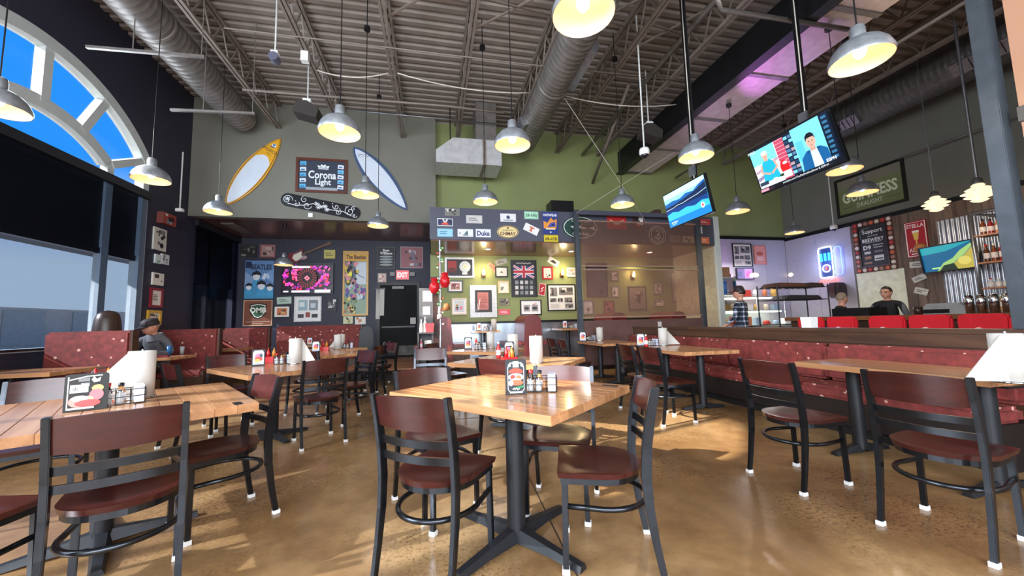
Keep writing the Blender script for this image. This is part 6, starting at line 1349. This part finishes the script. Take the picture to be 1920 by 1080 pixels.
# ------------------------------------------------------------------ kitchen corner
K = lambda px, nm, lab, cat, **k: wallpic(px, YN-.013, nm, lab, cat, **k)
K((1373, 457, 1409, 501), 'menu_board', 'black framed page of clippings on the kitchen wall', 'picture', frame=(.03, (24, 22, 26)), draw=news)
K((1413, 461, 1435, 496), 'framed_picture', 'pink burger print on the kitchen wall', 'picture', frame=(.02, (206, 120, 100)), draw=lambda p: (p.rect(0, 0, 1, 1, (226, 150, 140)), p.ell(.5, .58, .32, .12, (190, 90, 60)), p.lines(.2, .2, .6, .2, 2, (240, 210, 200), 2)))
def kscr(p): p.rect(0, 0, 1, 1, (180, 130, 200)); p.rect(0, .0, .5, 1, (120, 90, 140)); p.ell(.72, .5, .18, .3, (250, 90, 170)); p.rect(.05, .2, .3, .5, (90, 80, 120))
K((1379, 503, 1411, 524), 'kitchen_monitor', 'small lit magenta monitor below the clippings', 'monitor', frame=(.02, (20, 20, 26)), depth=.06, draw=kscr, lit=1.0, back=(20, 20, 26))
# neon beer can sign
c = onx(1551, 492, XR-.02); a = onx(1530, 470, XR-.02); d = onx(1574, 515, XR-.02)
t = thing('neon_sign', 'blue and white neon can shaped sign glowing on the kitchen wall', 'neon sign', (XR-.04, c.y, c.z), -pi/2); nw = abs(a.y-d.y)*.32; nh = abs(a.z-d.z)*.55
def rrect(w_, h_, r, y, n=4):
    pts = []
    for cx, cz, a0 in ((w_-r, h_-r, 0), (-w_+r, h_-r, pi/2), (-w_+r, -h_+r, pi), (w_-r, -h_+r, 1.5*pi)):
        for i in range(n+1): a_2 = a0+pi/2*i/n; pts.append((cx+r*cos(a_2), y, cz+r*sin(a_2)))
    return pts
q = MB(); q.box(-nw*.95, -.005, -nh*.95, nw*.95, .02, nh*.95); q.build('backing', M('neon_back', (40, 60, 110), .4), t)
q = MB(); q.tube(rrect(nw, nh, .07, -.03), .014, 8, True); q.build('outline_tube', E((235, 245, 255), 5), t)
q = MB()
for k in range(3): q.bar((-nw*.6+nw*.6*k, -.03, nh*.1), (-nw*.6+nw*.6*k, -.03, nh*.6), nw*.4, .02, (1, 0, 0))
q.build('blue_letters', E((40, 150, 255), 4), t)
q = MB(); q.tube([(nw*.55*cos(2*pi*i/20), -.03, -nh*.4+nw*.55*sin(2*pi*i/20)) for i in range(20)], .014, 6, True); q.build('ring_tube', E((235, 245, 255), 4), t)
q = MB(); q.ball((0, -.03, -nh*.4), (.03, .02, .05)); q.build('red_drop', E((255, 60, 60), 3), t)
q = MB(); q.tube(rrect(nw*.5, nh*.9, .05, -.02), .010, 6, True); q.v = [(v[0]+nw*1.75, v[1], v[2]) for v in q.v]; q.build('second_outline', E((90, 120, 255), 3), t)
q = MB(); q.tube([(-nw*1.2+nw*.3*i, -.03, -nh*1.22+(.03 if i % 2 else -.03)) for i in range(10)], .014, 6); q.build('red_script', E((255, 70, 60), 4), t)
lamp('neon_glow', 'POINT', (XR-.5, c.y, c.z), 14, (.35, .5, 1), radius=.2)
lamp('kitchen_violet', 'POINT', (8.2, YN-.5, 2.7), 16, (.72, .5, 1), radius=.2)
# kitchen counters, lit shelves, wire rack
t = thing('kitchen_line', 'stainless kitchen line with brightly lit shelves', 'kitchen counter', (8.9, 9.4, 0))
q = MB(); q.box(-1.6, -.35, 0, 1.5, .45, .9); q.build('cabinet', GALV, t)
q = MB(); q.box(-1.62, -.38, .9, 1.52, .45, .94); q.build('worktop', CHROME, t)
for z in (1.35, 1.75): q = MB(); q.box(-1.6, .0, z, 1.5, .45, z+.03); q.build('shelf', M('stainless', (190, 192, 190), .3, metal=.6), t)
for x in (-1.58, -.5, .5, 1.48): q = MB(); q.cyl((x, .05, .94), (x, .05, 1.8), .015, n=8); q.build('shelf_post', CHROME, t)
q = MB(); q.box(-1.5, .1, 1.315, 1.4, .2, 1.348); q.build('tube_light', E((240, 255, 220), 9), t)
q = MB(); q.box(-1.5, .1, 1.715, 1.4, .2, 1.748); q.build('tube_light', E((255, 244, 226), 4), t)
r_ = random.Random(12)
for zi, (z, nm) in enumerate(((.941, 'worktop'), (1.381, 'middle shelf'), (1.781, 'top shelf'))):
    for i in range(9):
        x = 8.9-1.4+.33*i; w_ = r_.uniform(.08, .14); h_ = r_.uniform(.12, .26); q = MB()
        if r_.random() < .5: q.box(-w_, -.08, 0, w_, .08, h_)
        else: q.lathe([(0, 0), (w_*.7, 0), (w_*.75, h_*.7), (w_*.4, h_), (0, h_)], 12)
        c_ = r_.choice([(226, 214, 190), (200, 120, 80), (230, 230, 226), (150, 170, 190), (214, 170, 90), (190, 60, 50)])
        one('food_tub', q, C(c_), 'kitchen tub, %s from the left on the %s of the kitchen line' % (('first', 'second', 'third', 'fourth', 'fifth', 'sixth', 'seventh', 'eighth', 'ninth')[i], nm), 'tub', 'kitchen tubs', loc=(x, 9.55 if zi else 9.25, z), bevel=.004 if len(q.f) < 8 else 0)
lamp('kitchen_light', 'AREA', (8.8, 9.1, 2.9), 22, (1, .96, .9), (radians(0), 0, 0), 1.6, .6)
for i, (x, y) in enumerate(((1423, 515), (1497, 514))):
    p = ony(x, y, 9.6); q = MB(); q.lathe([(0, -.06), (.1, -.05), (.13, .0), (.1, .06), (0, .08)], 14); one('heat_lamp', q, E((255, 226, 190), 1.6), 'glowing globe lamp %s on the kitchen wall' % ('near the clippings' if i == 0 else 'above the wire rack'), 'lamp', 'kitchen globe lamps', loc=(p.x, 9.78, p.z))
a = ony(1437, 535, 6.9); b_ = ony(1530, 535, 6.9)
t = thing('wire_rack', 'black wire shelving rack with trays in front of the kitchen', 'rack', ((a.x+b_.x)/2, 6.9, 0)); hw_ = (b_.x-a.x)/2; tz = a.z
for x in (-hw_, hw_):
    for y in (-.25, .25): q = MB(); q.cyl((x, y, 0), (x, y, tz), .014, n=8); q.build('post', BLACK, t)
for z in (.4, 1.0, tz-.33, tz-.06):
    q = MB(); q.tube([(-hw_, -.25, z), (hw_, -.25, z), (hw_, .25, z), (-hw_, .25, z)], .008, 6, True)
    for k in range(9): x = -hw_+2*hw_*k/8; q.tube([(x, -.25, z), (x, .25, z)], .004, 4)
    q.build('wire_shelf', BLACK, t)
for i, (x, z, w_, c_) in enumerate(((-.18, tz-.05, .42, (92, 58, 44)), (.34, tz-.05, .22, (60, 42, 38)), (.05, tz-.32, .5, (40, 38, 44)))):
    q = MB(); q.prism([(-w_, 0), (w_, 0), (w_*.8, .08), (-w_*.7, .09)], (0, .2, 0), (1, 0, 0), (0, 0, 1), .4); one('serving_tray', q, C(c_), ('large brown tray pile on top of the wire rack', 'smaller dark tray pile on top of the wire rack', 'black tray pile on the wire rack middle shelf')[i], 'tray', loc=((a.x+b_.x)/2+x*hw_*1.9, 6.9, z))
# shelf with blue tub left of the cook
t = thing('wall_shelf', 'kitchen shelf left of the plaid shirt', 'shelf', (7.75, 9.0, 0))
for z in (1.78, 2.25): q = MB(); q.box(-.4, -.2, z, .4, .3, z+.03); q.build('shelf_board', CHROME, t)
for x in (-.38, .38): q = MB(); q.box(x-.015, -.2, 0, x+.015, .3, 2.3); q.build('upright', CHROME, t)
q = MB(); q.box(-.3, -.16, 0, .3, .2, .28); one('cardboard_box', q, M('cardboard', (150, 112, 84), .8), 'brown cardboard box on the kitchen shelf', 'box', loc=(7.72, 9.02, 2.281))
for k in range(4):
    q = MB(); q.lathe([(0, 0), (.06, 0), (.07, .38), (0, .38)], 12); one('cup_stack', q, M('blue_cups', (70, 130, 210), .3, var=.1), 'tall stack of blue cups on the kitchen shelf, %s from the left' % ('first', 'second', 'third', 'fourth')[k], 'cups', 'blue cup stacks', loc=(7.48+.15*k, 9.0, 1.811))
q = MB(); q.box(-.2, -.12, 0, .2, .12, .42); q.v = [(v[0], v[1], v[2]) for v in q.v]; p = onx(1575, 545, XR-.15); one('towel_dispenser', q, M('dispenser_dark', (50, 30, 40), .2), 'dark glossy paper dispenser on the wall above the woman in black', 'dispenser', loc=(XR-.24, p.y, p.z-.2), bevel=.04)

t = thing('added_flood', 'small added violet floodlight on the kitchen shelf beside the cardboard box', 'floodlight', (8.11, 8.95, 2.281))  # unseen fixture added to throw the violet patch onto the square duct
q = MB(); q.box(-.03, -.05, 0, .03, .05, .09); q.build('body', BLACK, t)
q = MB(); q.box(-.025, -.056, .015, .025, -.051, .08); q.build('lens', E((210, 90, 255), 6), t)
l = lamp('added_flood_light', 'SPOT', (8.09, 8.86, 2.36), 420, (.75, .25, 1), (Vector((5.95, 5.0, 5.5))-Vector((8.09, 8.86, 2.36))).to_track_quat('-Z', 'Y').to_euler(), radius=.03); l.data.spot_size = radians(16); l.data.spot_blend = .8
# ------------------------------------------------------------------ people
SKIN = M('skin', (206, 150, 126), .5, var=.06, scale=12); SKIN2 = M('skin_ruddy', (196, 136, 112), .5, var=.06)
def skin_body(name, joints, edges, mats, split, root, subdiv=2):
    """joints: name->(x,y,z,r) ; grows one continuous surface; split(center)->material index"""
    names = list(joints); idx = {n: i for i, n in enumerate(names)}
    me = bpy.data.meshes.new(name); me.from_pydata([joints[n][:3] for n in names], [(idx[a], idx[c]) for a, c in edges], [])
    o = bpy.data.objects.new(name, me); COL.objects.link(o); md = o.modifiers.new('skin', 'SKIN'); md.use_smooth_shade = True
    for n in names:
        r = joints[n][3]; r = r if isinstance(r, tuple) else (r, r); me.skin_vertices[0].data[idx[n]].radius = r; me.skin_vertices[0].data[idx[n]].use_root = (n == 'pelvis')
    sd = o.modifiers.new('sub', 'SUBSURF'); sd.levels = subdiv; sd.render_levels = subdiv
    dg = bpy.context.evaluated_depsgraph_get(); nm = bpy.data.meshes.new_from_object(o.evaluated_get(dg)); bpy.data.objects.remove(o)
    nm.materials.clear()
    for m in mats: nm.materials.append(m)
    for p in nm.polygons: p.use_smooth = True; p.material_index = split(p.center)
    nm.name = name; put(name, nm, root)
def head(root, c, yaw, skin, hair=None, scale=1.0, pitch=0, style='short', eyes=True):
    """head facing local -y turned by yaw; c = centre of skull"""
    R = Matrix.Rotation(yaw, 3, 'Z') @ Matrix.Rotation(pitch, 3, 'X'); c = Vector(c)
    def tr(q): q.v = [tuple(c+R @ (Vector(v)*scale)) for v in q.v]; return q
    n, k = 20, 16; q = MB(); q.ball((0, 0, 0), (.076, .098, .118), n, k)
    out = []
    for v in q.v:
        x, y, z = v
        if z < 0: f = 1+z*2.2; x *= max(.55, f+.12); 
        if z < -.02 and y < 0: y *= 1.0+.62*((-z-.02)/.098)**2
        if z < -.02 and y > 0: y *= .72+.28*(1+z/.118)
        if y < -.05: y -= .036*math.exp(-((x/.018)**2+((z+.018)/.026)**2)); y += .012*math.exp(-(((abs(x)-.03)/.016)**2+((z-.012)/.016)**2)); y -= .006*math.exp(-((x/.03)**2+((z+.066)/.012)**2))
        out.append((x, y, z))
    q.v = out
    for s_ in (-1, 1): q.ball((s_*.078, .008, -.005), (.012, .02, .032), 8, 6)
    q.cyl((0, .02, -.17), (0, .012, -.06), .052, .05, n=14)
    tr(q).build('head', skin, root)
    if eyes:
        for s_ in (-1, 1): q = MB(); q.ball((s_*.03, -.087, .012), (.011, .006, .006), 8, 6); tr(q).build('eye', C((40, 34, 30)), root)
        q = MB(); q.ball((0, -.101, -.062), (.024, .006, .005), 8, 6); tr(q).build('mouth', C((150, 84, 76)), root)
    if hair is not None:
        q = MB(); q.ball((0, .012, .022), (.086, .104, .112), 18, 12); cut = -.085 if style == 'long' else -.02
        keep = []
        vv = []
        for v in q.v:
            x, y, z = v
            if style != 'long' and y < -.03 and z < .07: y = max(y, -.03)
            z2 = max(z, cut+(.06 if y < 0 and style != 'long' else -.0)); vv.append((x, y, z2))
        q.v = vv
        if style == 'long':
            q = MB(); q.lathe([(.11, -.24), (.122, -.16), (.118, -.06), (.108, .03), (.092, .09), (.055, .125), (0, .136)], 24, (0, .022, 0), cap0=True)
            q.v = [(x, max(y, -.06) if z < .06 else y, z) for x, y, z in q.v]
        tr(q).build('hair', hair, root)
    return tr
def stand(name, label, loc, yaw, h_, mats, split, head_kw, arms, group=None, lean=0):
    t = thing(name, label, 'person', (loc[0], loc[1], 0), yaw); s_ = h_/1.75; L = lean
    J = dict(pelvis=(0, 0, .95, (.15, .11)), belly=(0, -L*.3, 1.08, (.145, .105)), chest=(0, -L*.7, 1.27, (.165, .115)), neckb=(0, -L, 1.43, (.075, .065)), neck=(0, -L*1.05, 1.50, .055),
        hipl=(-.09, 0, .88, .095), kneel=(-.1, -.01, .50, .062), anklel=(-.1, .02, .10, .045), toel=(-.11, -.14, .035, .04), hipr=(.09, 0, .88, .095), kneer=(.1, -.01, .50, .062), ankler=(.1, .02, .10, .045), toer=(.11, -.14, .035, .04),
        shl=(-.19, -L*.95, 1.40, .065), shr=(.19, -L*.95, 1.40, .065))
    E_ = [('pelvis', 'belly'), ('belly', 'chest'), ('chest', 'neckb'), ('neckb', 'neck'), ('pelvis', 'hipl'), ('hipl', 'kneel'), ('kneel', 'anklel'), ('anklel', 'toel'), ('pelvis', 'hipr'), ('hipr', 'kneer'), ('kneer', 'ankler'), ('ankler', 'toer'), ('neckb', 'shl'), ('neckb', 'shr')]
    hands = []
    for sd, (el, wr) in zip(('l', 'r'), arms):
        J['el'+sd] = (*el, .045); J['wr'+sd] = (*wr, .032); E_ += [('sh'+sd, 'el'+sd), ('el'+sd, 'wr'+sd)]
        d = (Vector(wr)-Vector(el)).normalized(); pm = Vector(wr)+d*.07; J['pm'+sd] = (*pm, (.036, .02)); E_.append(('wr'+sd, 'pm'+sd))
        sidev = d.cross(Vector((0, 0, 1))); sidev = sidev.normalized() if sidev.length > .1 else Vector((1, 0, 0))
        for fi, (o_, ln) in enumerate(((-.027, .065), (-.009, .078), (.009, .075), (.027, .06))):
            a_ = pm+sidev*o_+d*.02; b2 = a_+d*ln*.55; c2 = b2+d*ln*.35-Vector((0, 0, ln*.3))
            for j, (pt, r) in enumerate(((a_, .010), (b2, .009), (c2, .007))): J['f%s%d%d' % (sd, fi, j)] = (*pt, r)
            E_ += [('pm'+sd, 'f%s%d0' % (sd, fi)), ('f%s%d0' % (sd, fi), 'f%s%d1' % (sd, fi)), ('f%s%d1' % (sd, fi), 'f%s%d2' % (sd, fi))]
        th = Vector(wr)+d*.03+sidev*.035; th2 = th+d*.035+sidev*.015; J['t0'+sd] = (*th, .011); J['t1'+sd] = (*th2, .009); E_ += [('wr'+sd, 't0'+sd), ('t0'+sd, 't1'+sd)]
    J = {k: (v[0]*s_, v[1]*s_, v[2]*s_, v[3] if not isinstance(v[3], (int, float)) else v[3]*s_) for k, v in J.items()}
    skin_body('body', J, E_, mats, split, t)
    hk = dict(head_kw); tr = head(t, (0, (-L*1.12-.015)*s_, 1.625*s_), hk.pop('turn', 0), hk.pop('skin', SKIN), **hk); return t, tr
def plaid_mat():
    m, N, L, b = nodes_mat('plaid_shirt'); g = N.new('ShaderNodeTexCoord').outputs['Object']; sx = N.new('ShaderNodeSeparateXYZ'); L.new(g, sx.inputs[0]); outs = []
    for ax in ('X', 'Z'):
        m1 = N.new('ShaderNodeMath'); m1.operation = 'MULTIPLY'; m1.inputs[1].default_value = 11; L.new(sx.outputs[ax], m1.inputs[0]); f = N.new('ShaderNodeMath'); f.operation = 'FRACT'; L.new(m1.outputs[0], f.inputs[0]); c = N.new('ShaderNodeMath'); c.operation = 'LESS_THAN'; c.inputs[1].default_value = .3; L.new(f.outputs[0], c.inputs[0]); outs.append(c.outputs[0])
    ad = N.new('ShaderNodeMath'); ad.operation = 'ADD'; L.new(outs[0], ad.inputs[0]); L.new(outs[1], ad.inputs[1]); dv = N.new('ShaderNodeMath'); dv.operation = 'MULTIPLY'; dv.inputs[1].default_value = .5; L.new(ad.outputs[0], dv.inputs[0])
    L.new(ramp(N, L, dv.outputs[0], [(0, (24, 28, 44)), (.5, (96, 104, 124)), (1, (200, 206, 214))]), b.inputs['Base Color']); b.inputs['Roughness'].default_value = .85; return m
PLAID = plaid_mat(); JEANS = M('dark_jeans', (34, 36, 48), .8); BLK = M('black_cloth', (20, 20, 24), .8); GRYS = M('grey_sweatshirt', (96, 98, 104), .9, var=.15, scale=20); DKHAIR = M('dark_hair', (32, 22, 18), .45); GRHAIR = M('ash_hair', (150, 130, 112), .6, var=.2); BRHAIR = M('brown_hair', (48, 30, 22), .4, var=.2, scale=30)
pc = onz(1386, 534, 1.82)
ARMS_DN = (((-.27, -.03, 1.15), (-.25, -.2, 1.02)), ((.27, -.03, 1.15), (.25, -.2, 1.02)))
t, tr = stand('person', 'person in a blue plaid shirt and dark cap facing the kitchen', (pc.x, pc.y), pi+.5, 1.78, [SKIN, PLAID, JEANS], lambda c: 1 if c.z > .9 and (abs(c.x) < .24 or c.z > 1.06) and c.z < 1.5 else (2 if c.z <= .9 and abs(c.x) < .22 else 0), dict(hair=DKHAIR, turn=0), ARMS_DN)
q = MB(); q.lathe([(.092, .03), (.095, .06), (.085, .12), (.05, .15), (0, .155)], 18); q.box(-.07, -.19, .03, .07, -.06, .042); tr(q).build('cap', M('dark_cap', (40, 30, 34), .7), t)
pb = onz(1562, 548, 1.60); X_ = 8.15; pb = onx(1562, 552, X_)
t, tr = stand('person', 'blond person in black leaning at the bar on the left', (X_, pb.y), .35, 1.62, [SKIN, BLK, BLK], lambda c: 0 if (c.z > 1.36) or (abs(c.x) > .26 and c.y < -.1) else 1, dict(hair=GRHAIR, turn=1.2, style='short'), (((-.27, -.1, 1.16), (-.1, -.32, 1.12)), ((.27, -.12, 1.16), (.12, -.34, 1.12))), lean=.12)
X_ = 8.7; pd = onx(1664, 552, X_)
t, tr = stand('person', 'bartender with glasses in a black vest over grey sleeves', (X_, pd.y), -pi*.38, 1.70, [SKIN, BLK, GRYS, JEANS], lambda c: 0 if c.z > 1.43 else (2 if abs(c.x) > .2 and c.z > 1.0 else (1 if c.z > .9 else 3)), dict(hair=DKHAIR, turn=-.25, skin=SKIN), (((-.27, -.12, 1.14), (-.14, -.34, 1.14)), ((.27, -.1, 1.14), (.12, -.34, 1.14))), lean=.06)
for s_ in (-1, 1): q = MB(); q.tube([(s_*.032+.024*cos(2*pi*i/12), -.098, .012+.018*sin(2*pi*i/12)) for i in range(12)], .003, 5, True); q.tube([(s_*.056, -.096, .014), (s_*.082, .0, .016)], .003, 5); tr(q).build('glasses', BLACK, t)
# seated pair in the window booth
def sit(label, loc, yaw, seat_z, mats, split, hk, arms, lean=.1, torso=1.0):
    t = thing('person', label, 'person', (loc[0], loc[1], 0), yaw); z = seat_z; L = lean; T = torso
    J = dict(pelvis=(0, .05, z+.12, (.16, .13)), belly=(0, .04-L*.2, z+.24*T, (.155, .13)), chest=(0, .03-L*.7, z+.42*T, (.17, .12)), neckb=(0, -L, z+.565*T, (.08, .07)), neck=(0, -L*1.15, z+.62*T, .055),
        hipl=(-.1, -.02, z+.09, .095), kneel=(-.11, -.42, z+.06, .07), anklel=(-.11, -.40, .10, .045), toel=(-.11, -.54, .04, .04), hipr=(.1, -.02, z+.09, .095), kneer=(.11, -.42, z+.06, .07), ankler=(.11, -.40, .10, .045), toer=(.11, -.54, .04, .04), shl=(-.2, -L*.95, z+.52*T, .07), shr=(.2, -L*.95, z+.52*T, .07))
    E_ = [('pelvis', 'belly'), ('belly', 'chest'), ('chest', 'neckb'), ('neckb', 'neck'), ('pelvis', 'hipl'), ('hipl', 'kneel'), ('kneel', 'anklel'), ('anklel', 'toel'), ('pelvis', 'hipr'), ('hipr', 'kneer'), ('kneer', 'ankler'), ('ankler', 'toer'), ('neckb', 'shl'), ('neckb', 'shr')]
    for sd, (el, wr) in zip(('l', 'r'), arms):
        J['el'+sd] = (*el, .05); J['wr'+sd] = (*wr, .034); d = (Vector(wr)-Vector(el)).normalized(); pm = Vector(wr)+d*.07; J['pm'+sd] = (*pm, (.036, .022)); E_ += [('sh'+sd, 'el'+sd), ('el'+sd, 'wr'+sd), ('wr'+sd, 'pm'+sd)]
        sv = Vector((-d.y, d.x, 0)).normalized()
        for fi, (o_, ln) in enumerate(((-.027, .065), (-.009, .078), (.009, .075), (.027, .06))):
            a_ = pm+sv*o_+d*.02; b2 = a_+d*ln*.55; c2 = b2+d*ln*.35-Vector((0, 0, .012))
            for j, (pt, r) in enumerate(((a_, .010), (b2, .009), (c2, .007))): J['f%s%d%d' % (sd, fi, j)] = (*pt, r)
            E_ += [('pm'+sd, 'f%s%d0' % (sd, fi)), ('f%s%d0' % (sd, fi), 'f%s%d1' % (sd, fi)), ('f%s%d1' % (sd, fi), 'f%s%d2' % (sd, fi))]
        s2 = sv*(.035 if sd == 'l' else -.035); th = Vector(wr)+d*.03+s2; th2 = th+d*.035+s2*.4; J['t0'+sd] = (*th, .011); J['t1'+sd] = (*th2, .009); E_ += [('wr'+sd, 't0'+sd), ('t0'+sd, 't1'+sd)]
    skin_body('body', J, E_, mats, split, t)
    hk = dict(hk); tr = head(t, (0, -L*1.3-.02, z+.74*T), hk.pop('turn', 0), hk.pop('skin', SKIN), **hk); return t, tr
t, tr = sit('man in a dark flat cap and grey sweatshirt sitting in the window booth', (ony(300, 610, 8.22).x, 8.22), 0, .46, [SKIN2, GRYS, JEANS], lambda c: 2 if c.z < .56 and c.y < -.0 else (0 if (c.y < -.36 and c.z > .7) else 1), dict(hair=GRHAIR, turn=-.5, skin=SKIN2, pitch=.25, scale=1.18), (((-.30, -.14, .80), (-.14, -.40, .80)), ((.30, -.14, .80), (.12, -.42, .80))), lean=.16, torso=1.1)
q = MB(); q.lathe([(.10, .025), (.112, .05), (.10, .10), (.06, .128), (0, .135)], 20); q.prism([(-.085, 0), (-.06, .1), (0, .125), (.06, .1), (.085, 0)], (0, -.075, .03), (1, 0, 0), (0, -1, -.12), .012); tr(q).build('cap', M('dark_cap', ()), t)
q = MB(); q.lathe([(.12, -.21), (.115, -.18), (.10, -.14), (.092, -.115), (.08, -.125), (.075, -.19)], 20, (0, .03, 0)); tr(q).build('hood', GRYS, t)
t, tr = sit('woman with long brown hair seen from behind in the window booth', (ony(203, 600, 6.95).x, 6.95), pi, .46, [SKIN, BLK, JEANS], lambda c: 2 if c.z < .56 and c.y < 0 else (0 if c.y < -.36 and c.z > .7 else 1), dict(hair=BRHAIR, style='long', scale=1.35), (((-.30, -.14, .80), (-.14, -.32, .80)), ((.30, -.14, .80), (.12, -.32, .80))), lean=.0, torso=1.2)
